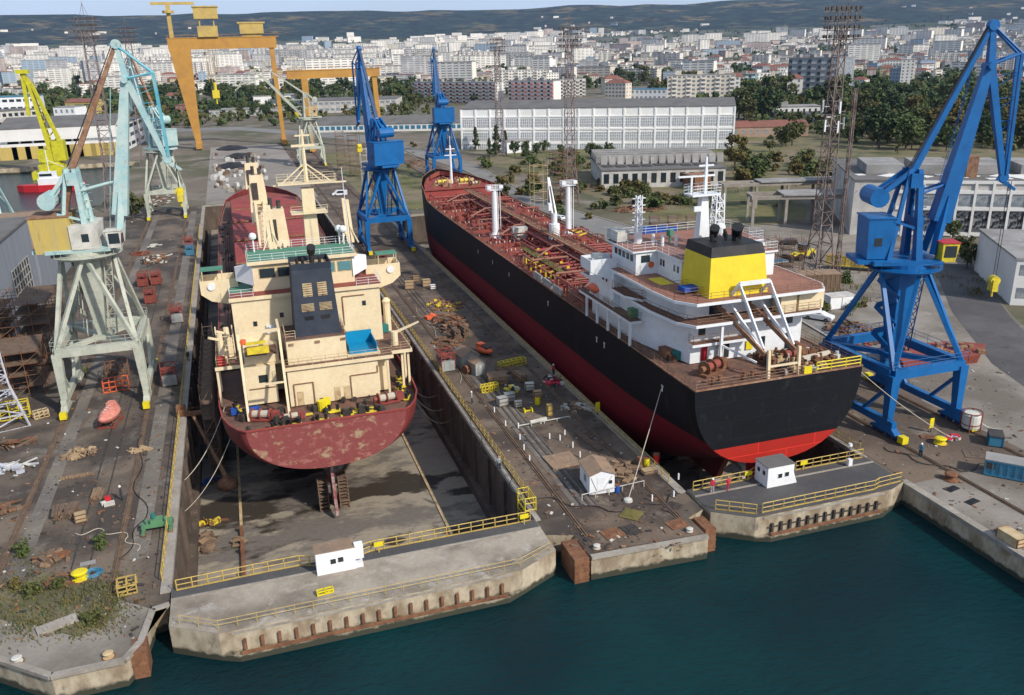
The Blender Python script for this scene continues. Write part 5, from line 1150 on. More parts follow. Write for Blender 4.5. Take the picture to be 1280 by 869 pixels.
# bridge wings
for s,x0,x1 in((-1,46,41.9),(1,63.6,67.6)):
    mb=MB(); mb.box(x0,x1,98.2,101.2,19.0,19.23); mb.box(x0,x1,101.05,101.2,19.23,20.5); mb.box(x1-.06*s,x1+.06*s,98.2,101.2,19.23,20.5); mb.box(x1,x1-s*2.8,98.06,98.2,18.6,20.5); bw_=mb.build('bridge_wing',M[W],S2,world=True)
    mb=MB(); mb.add([(x1,98.0,20.5),(x1,98.0,19),(x1-s*4,98.0,17),(x1-s*4,98.0,20.5),(x1,98.05,20.5),(x1,98.05,19),(x1-s*4,98.05,17),(x1-s*4,98.05,20.5)],[(0,1,2,3),(7,6,5,4),(0,4,5,1),(1,5,6,2),(2,6,7,3),(3,7,4,0)]); mb.build('bracket',M[W],bw_,world=True)
    mb=MB(); mb.ob((x1-s*1.5,99.6,20.7),1.2,1.0,.5); mb.build('console',M['glass_grey'],bw_,world=True)
# funnel
mb=MB(); mb.frust((48.8,56.4,80.6,87.2,19.23),(49.2,56.1,81.2,87.0,23.7)); f2=mb.build('funnel',M['funnel_yellow'],S2,world=True)
mb=MB(); mb.frust((49.19,56.11,81.19,87.01,23.7),(49.4,55.9,81.5,86.9,24.8)); mb.build('funnel_cap',M['black_paint'],f2,world=True)
mb=MB()
for x,y,r in((51.4,84.6,.42),(54.0,84,.5)): mb.tube((x,y,24.7),(x,y,25.6),r,n=10); mb.tube((x,y,25.5),(x-.3,y-.7,26.5),r*1.1,r*1.4,n=10)
for i in range(9): mb.tube((50.3+i*.6,83+i%3*1.2,25.1),(50.3+i*.6,83+i%3*1.2,25.9),.16,n=6)
mb.build('exhaust_pipe',M['black_paint'],f2,world=True)
for x in(52.0,53.9): 
    a=Vector((x,80.6+(22.7-19.23)*.21-.02,22.7)); mb=MB(); mb.ob(a,1.05,.12,1.15,tilt=-R(12)); mb.build('louvre',M['dark_metal'],f2,world=True)
for x in(51.8,54.0):
    a=Vector((x,80.6+(20.7-19.23)*.21-.02,20.7)); mb=MB(); mb.ob(a,.95,.1,.9,tilt=-R(12)); mb.build('louvre_cover',M['yellow_plain'],f2,world=True)
mb=MB(); mb.tube((54.4,88.2,22.3),(54.4,88.2,24.6),.16,n=6); mb.lathe([(.1,-.6),(.62,-.45),(.66,.3),(.5,.62),(.1,.75)],14,(54.4,88.2,25.3)); mb.build('radome',M['plastic_white'],S2,world=True)
# radar mast, signal lattice, aerial mast
mb=MB(); mb.frust((53.0,54.6,90.6,92.0,22.3),(53.4,54.2,90.9,91.7,29.2)); mb.frust((52.3,55.3,90.2,92.4,22.3),(53.0,54.6,90.6,92.0,23.6)); mb.box(51.6,55.4,90.0,92.2,29.0,29.2); mb.beam((53.8,91,29.2),(53.8,91,33.5),.4,.4,.25,.25); mb.box(52.6,55,90.9,91.1,31.2,31.4); mb.box(52.8,54.8,90.9,91.1,32.4,32.6)
railpts(mb,[(51.6,90,29.2),(55.4,90,29.2),(55.4,92.2,29.2),(51.6,92.2,29.2),(51.6,90,29.2)],every=1)
mb.beam((51.9,91,29.3),(51.9,91,31.2),.22); mb.beam((50.2,91.2,31.3),(53.4,90.9,31.3),.28,.2); mb.box(52.0,53.2,90.2,90.5,27.2,27.8)
mb.build('radar_mast',M[W],S2,world=True)
mb=MB(); lattice(mb,(56.6,92.5,22.3),(56.6,92.5,28.8),1.4,1.0,6,.09); mb.build('signal_lattice',M[W],S2,world=True)
mb=MB(); mb.tube((48.2,97.4,22.3),(48.2,97.4,23.9),.55,n=10); lattice(mb,(48.2,97.4,23.8),(48.2,97.4,28.4),.7,.6,6,.08)
for k in range(5): mb.box(47.3,49.1,97.3,97.5,24.4+k*.9,24.5+k*.9)
mb.build('aerial_mast',M[W],S2,world=True)
mb=MB(); mb.box(45.7,47.3,98.2,101.4,22.5,23.8); 
for k in range(3): railpts(mb,[(45.8,98.4+k*1.1,22.3),(47.4,98.4+k*1.1,22.3)],h=1.6,lv=4,every=.5)
mb.build('locker_rack',M['white_worn'],S2,world=True)
for x,y in((50.2,94.6),(51.8,94.0),(49.4,95.6)): MB().tube((x,y,22.3),(x,y,23.7),.22,n=8).build('vent_post',M[W],S2,world=True)
mb=MB(); mb.tube((52.0,96,22.3),(52.0,96,23.2),.16,n=6); mb.ob((52.0,96,23.6),.8,.5,.8); mb.build('compass',M['deck_green'],S2,world=True)
# port side gallery with lifeboat davit
d4=deck('side_gallery',[(44.0,90.5),(45.6,90.5),(45.6,107),(44.0,107)],14.2,W,'deck_brown'); railing(d4,[(45.5,90.6,14.22),(44.1,90.6,14.22),(44.1,106.9,14.22)],'rust_light')
for y in(90.9,94,97.5,101,104.6): MB().beam((44.2,y,11),(44.2,y,13.9),.28).build('pillar',M[W],S2,world=True)
d5=deck('landing_deck',[(44.3,93),(45.6,90.6),(47,90.6),(47,97),(44.3,97)],16.9,W,'deck_brown'); railing(d5,[(46.5,90.7,16.95),(45.6,90.7,16.95),(44.4,93,16.95),(44.4,96.8,16.95)],'rust_light')
mb=MB(); 
for z,(rx,ry) in enumerate(((.5,1.6),(.95,2.2),(1.0,2.4),(.6,1.7))):
    pass
def boat(par,c,l,wd,hh,rz,m,name='lifeboat',open_=False):
    mb=MB(); n=10; rows=[]
    for i in range(n+1):
        f=i/n; s=math.sin(PI*min(max(f,.02),.98))**.55; row=[]
        for j in range(13):
            a=2*PI*j/12; cz=math.sin(a); zz=hh*.5*cz*(.9 if cz<0 else 1.0)*s; row.append(len(mb.v)); mb.v.append(tuple(Vector(c)+Matrix.Rotation(rz,3,'Z')@Vector((wd/2*math.cos(a)*s*(1 if cz<.3 else .85),(f-.5)*l,hh*.5+zz+(.12*(2*f-1)**4*hh)))))
        rows.append(row)
    for a,b in zip(rows,rows[1:]):
        for j in range(12): mb.f.append((a[j],a[j+1],b[j+1],b[j])); mb.m.append(0)
    mb.f.append(tuple(rows[0][:12])); mb.f.append(tuple(rows[-1][:12][::-1])); mb.m+=[0,0]
    return mb.build(name,M[m],par,world=par is not None,smooth=True,fix=True)
boat(S2,(44.9,103.2,14.5),3.4,1.7,1.5,0,'orange_boat','rescue_boat')
mb=MB(); mb.tube((44.9,97.2,14.8),(44.9,99.4,14.8),.5,n=10); mb.build('raft_canister',M['white_worn'],S2,world=True)
mb=MB(); mb.ob((45.2,92.4,14.8),.9,1.2,1.0); mb.build('green_locker',M['green_paint'],S2,world=True)
mb=MB()
for k in range(8): mb.beam((46.2,91.2+k*.35,14.3+k*.33),(47.0,91.2+k*.35,14.3+k*.33),.05,.25)
mb.build('stairs',M[W],S2,world=True)
# aft boxes and free-fall frame
b2k('store_box','cream',60.8,64.2,80.6,84.4,16.5,19.0); b2k('store_box','cream',58.2,60.3,80.4,82.0,16.5,18.6)
mb=MB(); pw=M[W]
A1=[(53.4,77.6),(57.3,77.0)]
for x0,dx in((53.3,0),(57.2,0)):
    mb.beam((x0,75.2,11),(x0,76.0,16.2),.0001)
    mb.beam((x0-1.6,82,18.9),(x0,76.4,13.8),.28,.36); mb.beam((x0-1.2,79.8,20.8),(x0+.3,76.6,14),.26,.3); mb.beam((x0-1.2,79.8,20.8),(x0-2.0,81.8,17.5),.3)
mb.beam((52.1,79.8,20.8),(56.0,79.8,20.8),.42); mb.beam((50.6,80.4,11),(50.6,80.4,16.1),.3); mb.beam((50.6,80.4,13.6),(53.3,77.2,12.2),.2)
mb.build('lifeboat_frame',pw,S2,world=True)
mb=MB()
for x0 in(52.9,56.9):
    mb.beam((x0-1.9,82.2,17.8),(x0+.4,75.9,13.6),.3,.5)
    for k in range(9): mb.beam((x0-1.9+.26*k,82.2-.7*k,17.9-.47*k),(x0-1.3+.26*k,82.2-.7*k,17.4-.47*k),.1)
mb.build('launch_rail',M['rust_light'],S2,world=True)
mb=MB()
for x0 in(53.4,57.3): mb.beam((x0,75.0,11),(x0,75.2,14.3),.32)
mb.beam((53.4,75.1,12.4),(57.3,75.1,12.4),.2); mb.build('stern_post',M['cream'],S2,world=True)
# poop deck gear
winches(S2,[M['rust'],M['pipe_red']],(48.6,79.0,11.0,1.15,R(25)),(59.4,79.4,11,1.0,R(5)),(61.8,81.2,11,.8,R(80)),(56.2,79.3,11,.8,R(90)))
for x,y,a in((47.5,76,.2),(51.5,76,0),(62.6,76.4,.4),(60,75.9,0),(46.2,84.5,1.5)): bolls(S2,[M['rust'],M['dark_metal']],(x,y,11,a))
for m_,n_ in(('rust',22),('dark_metal',20),('white_worn',9),('cream_dirty',8)):
    manyw('deck_gear',MB().box(-.4,.4,-.3,.3,0,.5).tube((.1,0,.5),(.1,0,.8),.2,n=7),M[m_],S2,[(rnd.uniform(55,64.5),rnd.uniform(75.5,81.5),11.0,rnd.random()*3,(rnd.uniform(.5,1.7),rnd.uniform(.4,1.4),rnd.uniform(.5,1.6))) for i in range(n_)]+([(rnd.uniform(46,47.3),rnd.uniform(82,87),11.0,rnd.random()*3,.8) for i in range(4)] if n_>10 else []))
mb=MB(); mb.tube((59.6,77.6,11.5),(63.8,78.3,11.6),.5,.35,n=8); mb.build('rolled_tarpaulin',M['rope'],S2,world=True)
mb=MB(); mb.box(57.6,58.6,74.35,74.42,11.2,12.1); mb.build('notice_panel',M['yellow'],S2,world=True)
mb=MB(); mb.box(45.9,47.2,84.6,86.6,11,12.1); mb.build('stacked_panel',M['rust'],S2,world=True)
mb=MB(); mb.ob((47.1,84.3,11.6),.8,1.0,1.0,.3); mb.build('crate',M['teal_tarp'],S2,world=True)
# draught marks
mb=MB()
for k in range(4):
    y=(82,98.5,101,120)[k]; mb.box(XT-10.62,XT-10.6,y,y+.25,8.2,9.0); mb.box(XT-10.62,XT-10.6,y-.15,y+.4,8.8,9.0)
for y in(140,150,160): mb.box(XT-10.56,XT-10.54,y,y+.25,8.2,8.9)
mb.build('hull_mark',M['plastic_white'],S2,world=True)
# stern gear
mb=MB(); mb.prismx([(84,-3.0),(96,-6.9),(110,-7.0),(86,-7.0),(84.5,-4)],54.4,55.2); mb.build('skeg',M['hatch_red'],S2,world=True)
mb=MB(); mb.prismx([(75.6,-6.2),(79.4,-6.0),(79.8,.4),(76.0,1.3)],54.55,55.05); mb.build('rudder',M['red'],S2,world=True)
prop(S2,54.8,81.3,-3.9,2.3,4,'white_worn',1.0)
t=T('keel_block_row','row of keel blocks under the black tanker','keel blocks',(54.8,87,FL))
for k in range(16):
    o=MB().box(-1.2,1.2,0,1.5,0,1.15).build('block',M['concrete'],t) if k==0 else bpy.data.objects.new('block',o.data)
    if k: COL.objects.link(o); o.parent=t
    o.location=(0,k*7.5,0)
# ------------------------------------------------------------ buildings
def bld(label,a,b,depth,h,wall,roof,floors=0,bays=0,ww=.6,wh=.5,wm='glass_grey',name='building',cat='building',pitch=0,z0=.0,base=0,parts=True,eave=.3,group=None,zb=None,ridge_along=True,sidewin=False,grid=(0,0)):
    a=Vector(a);b=Vector(b); d=b-a; w_=math.hypot(d.x,d.y); rz=math.atan2(d.y,d.x)
    z=zb if zb is not None else 0
    t=T(name,label,cat,(a.x,a.y,z),rz,group)
    # make sure local +y points away from the camera
    mb=MB()
    if pitch and ridge_along:
        mb.prismx([(0,-.5),(depth,-.5),(depth,h),(depth/2,h+pitch),(0,h)],0,w_)
    elif pitch:
        mb.add([(0,0,-.5),(w_,0,-.5),(w_,0,h),(w_/2,0,h+pitch),(0,0,h),(0,depth,-.5),(w_,depth,-.5),(w_,depth,h),(w_/2,depth,h+pitch),(0,depth,h)],[(0,1,2,3,4),(9,8,7,6,5),(0,5,6,1),(1,6,7,2),(2,7,8,3),(3,8,9,4),(4,9,5,0)])
    else: mb.box(0,w_,0,depth,-.5,h)
    mb.build('wall',M[wall],t)
    mb=MB(); e=eave
    if pitch and ridge_along:
        k=pitch/(depth/2)
        mb.prismx([(-e,h-e*k+.03),(depth/2,h+pitch+.03),(depth/2,h+pitch+.3),(-e,h-e*k+.3)],-e,w_+e); mb.prismx([(depth+e,h-e*k+.03),(depth+e,h-e*k+.3),(depth/2,h+pitch+.3),(depth/2,h+pitch+.03)],-e,w_+e)
    elif pitch:
        for s in(0,1):
            x0=-e if s==0 else w_+e; zz=h-e*pitch/(w_/2)
            mb.add([(x0,-e,zz+.03),(w_/2,-e,h+pitch+.03),(w_/2,-e,h+pitch+.3),(x0,-e,zz+.3),(x0,depth+e,zz+.03),(w_/2,depth+e,h+pitch+.03),(w_/2,depth+e,h+pitch+.3),(x0,depth+e,zz+.3)],[(0,1,2,3),(7,6,5,4),(0,4,5,1),(1,5,6,2),(2,6,7,3),(3,7,4,0)])
    else:
        mb.box(-e,w_+e,-e,depth+e,h+.01,h+.35)
    mb.build('roof',M[roof],t)
    if floors and bays:
        fh=(h-z0)/floors; bw=w_/bays
        sp=[]; 
        for f in range(floors):
            for k in range(bays): sp.append((bw*(k+.5),-.05,z0+fh*(f+.55)))
        ww_=bw*ww; wh_=fh*wh
        wmb=MB(); wmb.box(-ww_/2,ww_/2,-.02,.03,-wh_/2,wh_/2)
        gmb=MB(); gx,gz=grid
        for i in range(gx+1): x=-ww_/2+ww_*i/max(1,gx); gmb.box(x-.06,x+.06,-.08,-.02,-wh_/2,wh_/2)
        for i in range(gz+1): q=-wh_/2+wh_*i/max(1,gz); gmb.box(-ww_/2,ww_/2,-.07,-.025,q-.06,q+.06)
        if parts:
            many('window',wmb,M[wm],t,sp[:100])
            if gx:
                n=0; me=None
                for c in [o for o in kids(t) if o.name.startswith('window')]:
                    if me is None: f=gmb.build('frame',M['white_wall'],c); me=f.data
                    else: f=bpy.data.objects.new('frame',me); COL.objects.link(f); f.parent=c
        if sidewin:
            n=max(1,int(depth/bw)); sp=[(w_+.02,depth/n*(k+.5),z0+fh*(f+.55)) for f in range(floors) for k in range(n)][:60]
            wmb=MB(); wmb.box(-.03,.03,-ww_/2,ww_/2,-wh_/2,wh_/2); many('side_window',wmb,M[wm],t,sp)
    return t
dm('hall_glass',(.33,.36,.40),.35,c2=(.45,.47,.49),sc_=.6,lo=.45,hi=.55,c3=(.15,.17,.19),sc3=1.3); dm('hall_white',(.88,.87,.85),.85,c2=(.80,.79,.76),sc_=.1)
# long white hall with two and a half rows of big gridded windows
a=P(578,187); b=P(916,186)
hall=bld('very long white factory hall with bands of gridded windows, in front of the city',a,b,45,19.4,'hall_white','grey_roof',0,0,pitch=2.5,name='factory_hall',cat='factory hall')
d=(b-a); L_=d.length; nb=18; bw=L_/nb
def glassgrid(par,w_,h_,nx,nz,spots,m='hall_glass',fm='hall_white'):
    g=MB().box(-w_/2,w_/2,-.05,.02,-h_/2,h_/2); gm=MB()
    for i in range(nx+1): x=-w_/2+w_*i/nx; gm.box(x-.09,x+.09,-.12,-.05,-h_/2,h_/2)
    for i in range(nz+1): q=-h_/2+h_*i/nz; gm.box(-w_/2,w_/2,-.11,-.055,q-.07,q+.07)
    go=fo=None
    for s in spots:
        if go is None: o=g.build('window',M[m],par); go=o; f=gm.build('frame',M[fm],o); fo=f
        else:
            o=bpy.data.objects.new('window',go.data); COL.objects.link(o); o.parent=par; f=bpy.data.objects.new('frame',fo.data); COL.objects.link(f); f.parent=o
        o.location=s
glassgrid(hall,bw*.86,3.9,6,3,[(bw*(k+.5),-.03,z) for z in(12.6,6.2) for k in range(nb)])
glassgrid(hall,bw*.86,2.6,6,2,[(bw*(k+.5),-.03,1.4) for k in range(nb)])
mb=MB()
for k in range(nb+1): mb.box(bw*k-.35,bw*k+.35,-.35,-.01,0,19.2)
mb.box(0,L_,-.3,-.02,9.2,10.0); mb.box(0,L_,-.3,-.02,15.2,15.7); mb.build('pilaster',M['hall_white'],hall)
mb=MB()
for k in range(60): mb.box(L_*k/60,L_*k/60+.35,3,42,19.7+1.2,19.7+1.35)
# small white house in front of the hall
bld('small white house with flat sloping roof in front of the long white hall',P(634,192),P(664,190),8,5.2,'cabin_white','light_roof',1,4,.35,.3,'glass_dark',name='gate_house',cat='house')
# low long dark-roofed sheds at the left of the hall
bld('long low workshop with dark roof, left of the farthest blue crane',P(392,166),P(578,163),30,4.5,'white_wall','grey_roof',1,26,.7,.5,'container_blue',pitch=4,name='workshop',cat='workshop',parts=True)
bld('long grey-roofed depot behind the second orange gantry',P(385,142),P(496,139),50,10,'dirty_white','grey_roof',2,16,.7,.4,name='depot',cat='depot')
bld('white shed with blue-grey roof seen between the legs of the tall orange gantry',P(318,133),P(382,130),40,9,'white_wall','light_roof',1,5,.3,.3,name='shed',cat='shed')
bld('low grey works building with pale band, in the gap left of the second orange gantry',P(262,146),P(382,143),25,5,'dirty_white','light_roof',1,18,.6,.4,name='works_building')
for i,(x0,x1,y,h_,w_,r_,lab) in enumerate([
 (208,236,131,9,'dirty_white','tile_red','small house with red hipped roof left of the tall orange gantry leg'),
 (120,134,130,8,'cabin_white','tile_red','white house with red roof above the yellow crane boom'),
 (84,120,146,12,'yellow_house','tile_red','ochre hall with rust-red roof behind the harbour shed'),
 (70,97,156,13,'cabin_white','light_roof','plain white block between the yellow crane and the ochre hall'),
 (220,240,142,7,'deck_pink','tile_red','small pink building left of the tall orange gantry leg')]):
    bld(lab,P(x0,y),P(x1,y-.5),16,h_,w_,r_,2,4,.4,.4,pitch=3 if 'red' in lab else 0,name='house',cat='house')
# quay side sheds at the left
sh=bld('long harbour shed with white upper band and ochre doors across the basin',P(4,201),P(150,193),55,15,'white_wall','grey_roof',0,0,pitch=4,name='harbour_shed',cat='shed')
w_=(P(150,193)-P(4,201)).length
many('door',MB().box(-4.2,4.2,-.12,0,0,6.3),M['yellow_house'],sh,[(w_*(k+.5)/9,0,0) for k in range(9)])
many('window',MB().box(-5.6,5.6,-.1,0,0,1.2),M['glass_grey'],sh,[(w_*(k+.5)/9,0,7.8) for k in range(9)])
bld('white office block with rows of dark windows at the left edge behind the basin',P(-8,172),P(58,166),28,16,'dirty_white','grey_roof',3,9,.6,.4,'glass_dark',name='office_block',cat='office')
bld('big blue and white passenger-terminal-like block at the left edge, behind the office block',P(-20,152),P(50,149),34,19,'cabin_white','container_blue',3,8,.7,.35,'glass_dark',name='terminal_block',cat='building')
bld('white building with window bands right of the big green crane',P(152,192),P(182,176),40,14,'white_wall','grey_roof',3,5,.75,.4,'glass_dark',name='workshop_block',cat='workshop')
# grey halls at the left edge
gh=T('grey_hall','tall grey clad hall with gridded window at the left edge, behind the scaffold racks','hall',(-60,150,0)); mb=MB()
mb.prism([(-60,150),(-39.3,150),(-39.3,186),(-60,186)],0,17.5); mb.build('wall',M['grey_clad'],gh,world=True)
mb=MB(); mb.box(-60.5,-38.9,149.6,186.4,17.52,17.9); mb.build('roof',M['grey_roof'],gh,world=True)
mb=MB(); mb.box(-39.28,-39.2,166,180,5.5,11.5); wn=mb.build('window',M['dark_metal'],gh,world=True)
mb=MB()
for k in range(8): mb.box(-39.2,-39.1,166+k*2-.1,166+k*2+.1,5.5,11.5)
for k in range(5): mb.box(-39.2,-39.08,166,180,5.5+k*1.5-.1,5.5+k*1.5+.1)
mb.build('frame',M['skip_grey'],wn,world=True)
bld('lower grey shed with flat brownish roof behind the tall grey hall',(-60,189,0),(-39.5,189,0),48,11,'grey_clad','brown_roof',name='grey_shed',cat='shed')
# derelict building right of the mast, with broken roof
rb=bld('derelict low factory building with broken grey roof in front of the long white hall',P(752,236),P(906,232),40,6.0,'dirty_white','grey_roof',1,13,.55,.55,'glass_dark',name='ruined_factory',cat='ruin')
mb=MB()
for k in range(15): mb.prismx([(14+k*.0,6.4),(17,6.4),(15.5,9.5)],1.2+k*3,3.4+k*3)
for k in range(4): mb.box(0,44,20+k*5,23.4+k*5,6.4,8.6+.2*k)
mb.build('roof_light',M['light_roof'],rb)
mb=MB()
for k in range(9): mb.ob((3+k*4.6,8+rnd.random()*3,6.5),3.4,5,.12,rnd.random()*.2)
mb.build('bitumen_patch',M['dark_metal'],rb)
bld('brown tin shed beside the derelict building, at its right end',P(868,238),P(888,236),7,4.5,'rust','rust_light',name='tin_shed',cat='shed')
# concrete crane gantry frames
def frame_row(label,pts,h,lean=0,n=5,m='concrete',roof=True,dd=7):
    a=Vector(pts[0]);b=Vector(pts[1]); t=T('concrete_trestle',label,'concrete trestle',tuple(a),math.atan2((b-a).y,(b-a).x)); L_=(b-a).length
    for r_ in(0,dd):
        many('column',MB().box(-.35,.35,-.35,.35,0,h),M[m],t,[(L_*k/(n-1),r_,0) for k in range(n)])
    mb=MB(); mb.box(-.6,L_+.6,-.4,.4,h,h+.9); mb.box(-.6,L_+.6,dd-.4,dd+.4,h,h+.9); 
    for k in range(n): mb.box(L_*k/(n-1)-.3,L_*k/(n-1)+.3,.4,dd-.4,h+.05,h+.7)
    mb.build('beam',M[m],t)
    if roof: MB().box(L_*.22,L_*1.0,-.8,dd+.8,h+.95,h+1.3).build('roof',M['light_roof'],t)
    return t
frame_row('front concrete trestle with flat grey roof, behind the reddish mast',[P(940,284),P(1105,282)],7.3,n=5)
frame_row('rear concrete trestle with narrow roof panels behind the front one',[P(905,262),P(1100,255)],6.6,n=6,dd=5)
# right derelict works with white columns
a=P(1128,286); b=P(1400,300)
rw=bld('derelict works with white grid facade and holed windows, right of the nearest blue crane',(146,176,0),(240,120,0),42,13.5,'dirty_white','grey_roof',0,0,name='derelict_works',cat='derelict building')
L_=math.hypot(94,56)
mb=MB()
for k in range(26): x=12+k*3.9; mb.box(x-.28,x+.28,-.4,-.02,0,13.4)
for z in(0.3,6.6,10.6,13): mb.box(10,L_,-.35,-.02,z,z+.8)
mb.build('facade_grid',M['white_wall'],rw)
many('window',MB().box(-1.65,1.65,-.06,.0,0,5.0),mat('broken_glazing',(.09,.10,.11),.5,c2=(.25,.26,.27),sc_=.35,lo=.45,hi=.55,c3=(.01,.01,.012),sc3=.9,lo3=.5,hi3=.52),rw,[(13.95+k*3.9,-.02,1.3) for k in range(24)])
many('upper_window',MB().box(-1.65,1.65,-.06,.0,0,2.6),M['glass_grey'],rw,[(13.95+k*3.9,-.02,7.6) for k in range(24)])
mb=MB()
for k in range(9): mb.box(4+k*12,13+k*12,10,26,13.9,16.2)
mb.build('roof_light',M['light_roof'],rw)
mb=MB(); mb.box(26,28.5,4,6,13.8,19); mb.build('chimney',M['rust_light'],rw)
mb=MB(); 
for i in range(26): mb.ob((rnd.uniform(2,L_-5),rnd.uniform(2,9),13.92+.01*i/26),rnd.uniform(2,7),rnd.uniform(1,3),.1,rnd.random())
mb.build('roof_debris',M['white_wall'],rw)
bld('low canopy building with dark openings in front of the derelict works, beside a bush',(150.5,137,0),(176,120,0),9,4.2,'dirty_white','grey_roof',1,3,.7,.6,'dark_metal',name='canopy_building')
bld('white industrial block with blue base at the right edge of the picture',(131.5,114,0),(160,96,0),26,8.5,'white_wall','light_roof',2,7,.7,.45,'glass_grey',name='industrial_block',cat='industrial block',sidewin=False)
# mid-distance named blocks
def apart(label,a,b,depth,h,wall,fl,bays,acc,name='apartment_block',group=None,zb=0,balc=True,parts=True):
    a=Vector(a);b=Vector(b); t=T(name,label,'apartment block',(a.x,a.y,zb),math.atan2((b-a).y,(b-a).x),group); L_=(b-a).length
    MB().box(0,L_,0,depth,-2,h).build('wall',M[wall],t); mb=MB(); mb.box(-.3,L_+.3,-.3,depth+.3,h,h+.5)
    for k in range(int(L_/14)): mb.box(5+k*14,9+k*14,3,7,h+.5,h+3)
    mb.build('roof',M['light_roof'],t)
    fh=h/fl; bw=L_/bays; sp=[(bw*(k+.5),0,fh*(f+.5)) for f in range(fl) for k in range(bays)]
    if parts:
        many('window',MB().box(-bw*.32,bw*.32,-.15,0,-fh*.28,fh*.25),M['glass_dark'],t,[s for i,s in enumerate(sp) if (i%bays)%2==0][:100])
        many('balcony',MB().box(-bw*.46,bw*.46,-1.3,0,-fh*.48,-fh*.1),M[acc],t,[s for i,s in enumerate(sp) if (i%bays)%2==1][:100])
    return t
apart('white and pink slab of flats behind the farthest blue crane',P(516,128),P(620,130),12,19,'white_wall',6,26,'deck_pink')
apart('white and pink slab of flats above the long hall, right of the slim mast',P(636,130),P(692,131),12,20,'white_wall',6,14,'pink_boat')
apart('tall white slab of flats standing behind the grey lattice mast and trees',P(700,122),P(732,120),14,17,'dirty_white',5,8,'light_roof')
apart('modern block with dark glass front in a white frame, left of the tall reddish mast',P(982,124),P(1042,126),25,34,'glass_grey',7,10,'white_wall',name='office_block')
apart('teal and white block of flats above the right end of the white hall',P(918,121),P(942,121),14,20,'glass_teal',6,6,'cabin_white')
apart('low white office with window rows behind the trees right of the white hall',P(966,153),P(1024,152),16,9,'white_wall',2,16,'light_roof',name='office_block')
bld('long low grey sheds between trees right of the reddish mast',P(1024,156),P(1128,152),24,5,'dirty_white','light_roof',1,14,.5,.4,name='shed',cat='shed')
bld('brick-red roofed shed right of the white hall',P(915,172),P(1010,170),18,5,'brick','tile_red',1,10,.4,.4,name='shed',cat='shed',pitch=2.5)
bld('white building with blue trim above the right part of the long hall',P(788,126),P(838,126),20,10,'cabin_white','container_blue',2,9,.5,.45,name='school_building',cat='building')
# ------------------------------------------------------------ city
dm('c_win',(.17,.19,.21),.5); dm('c_white',(.82,.78,.71),.9,c2=(.70,.66,.59),sc_=.05); dm('c_cream',(.68,.62,.52),.9,c2=(.58,.52,.43),sc_=.05); dm('c_grey',(.50,.49,.48),.9,c2=(.3,.3,.3),sc_=.05)
dm('c_pink',(.58,.46,.41),.9,c2=(.4,.32,.28),sc_=.05); dm('c_ochre',(.52,.42,.22),.9); dm('c_blue',(.32,.40,.48),.9)
walls=['c_white','c_white','c_white','c_cream','c_grey','c_pink','c_white','c_ochre','c_cream','c_blue']
def slabmesh(w_,d_,h_,wall,roof,fl,bays,pitch=0,bal=True):
    mb=MB(); mb.box(-w_/2,w_/2,-d_/2,d_/2,-12,h_,0)
    if pitch:
        mb.add([(-w_/2-.4,-d_/2-.4,h_+.05),(w_/2+.4,-d_/2-.4,h_+.05),(w_/2+.4,d_/2+.4,h_+.05),(-w_/2-.4,d_/2+.4,h_+.05),(-w_/4,0,h_+pitch),(w_/4,0,h_+pitch)],[(0,1,5,4),(1,2,5),(2,3,4,5),(3,0,4)],2)
    else:
        mb.box(-w_/2-.2,w_/2+.2,-d_/2-.2,d_/2+.2,h_+.03,h_+.4,2)
        for k in range(max(1,int(w_/16))): mb.box(-w_/2+6+k*16,-w_/2+10+k*16,-2,2,h_+.4,h_+3,0)
    fh=h_/fl; bw=w_/bays
    for f in range(fl):
        z=fh*(f+.5)
        for k in range(bays):
            x=-w_/2+bw*(k+.5)
            if bal and k%3==1: mb.box(x-bw*.48,x+bw*.48,-d_/2-1.2,-d_/2,z-fh*.45,z-fh*.08,3); mb.quad((x-bw*.4,-d_/2-.03,z-fh*.08),(x+bw*.4,-d_/2-.03,z-fh*.08),(x+bw*.4,-d_/2-.03,z+fh*.35),(x-bw*.4,-d_/2-.03,z+fh*.35),1)
            else: mb.quad((x-bw*.3,-d_/2-.03,z-fh*.2),(x+bw*.3,-d_/2-.03,z-fh*.2),(x+bw*.3,-d_/2-.03,z+fh*.28),(x-bw*.3,-d_/2-.03,z+fh*.28),1)
        n=max(1,int(d_/4))
        for k in range(n):
            y=-d_/2+d_*(k+.5)/n
            for s in(-1,1): mb.quad((s*(w_/2+.03),y-.7*s,z-fh*.2),(s*(w_/2+.03),y+.7*s,z-fh*.2),(s*(w_/2+.03),y+.7*s,z+fh*.28),(s*(w_/2+.03),y-.7*s,z+fh*.28),1)
    o=mb.build('proto',[M[wall],M['c_win'],M[roof],M[rnd.choice(['c_white','c_grey','c_pink','c_cream'])]]); me=o.data; bpy.data.objects.remove(o); return me
slabs=[(slabmesh(w_,12,h_,wl,'light_roof',fl,int(w_/3.4)),'slab') for w_,h_,wl,fl in((60,24,'c_white',8),(80,24,'c_white',8),(45,30,'c_white',10),(70,27,'c_grey',9),(50,21,'c_cream',7),(28,42,'c_white',14),(30,36,'c_pink',12),(40,18,'c_white',6))]
hous=[(slabmesh(w_,11,h_,wl,rf,fl,max(3,int(w_/3.2)),pitch=3.2 if rf=='tile_red' else 0,bal=False),'house') for w_,h_,wl,rf,fl in((16,12,'c_white','tile_red',4),(20,15,'c_cream','tile_red',5),(14,9,'c_grey','tile_red',3),(18,18,'c_white','light_roof',6),(24,14,'c_pink','tile_red',4),(16,16,'c_ochre','tile_red',5),(22,17,'c_white','tile_red',5),(20,20,'c_blue','grey_roof',6))]
def vis(x,y): 
    a=math.degrees(math.atan2(x,y)); return -19<a<54
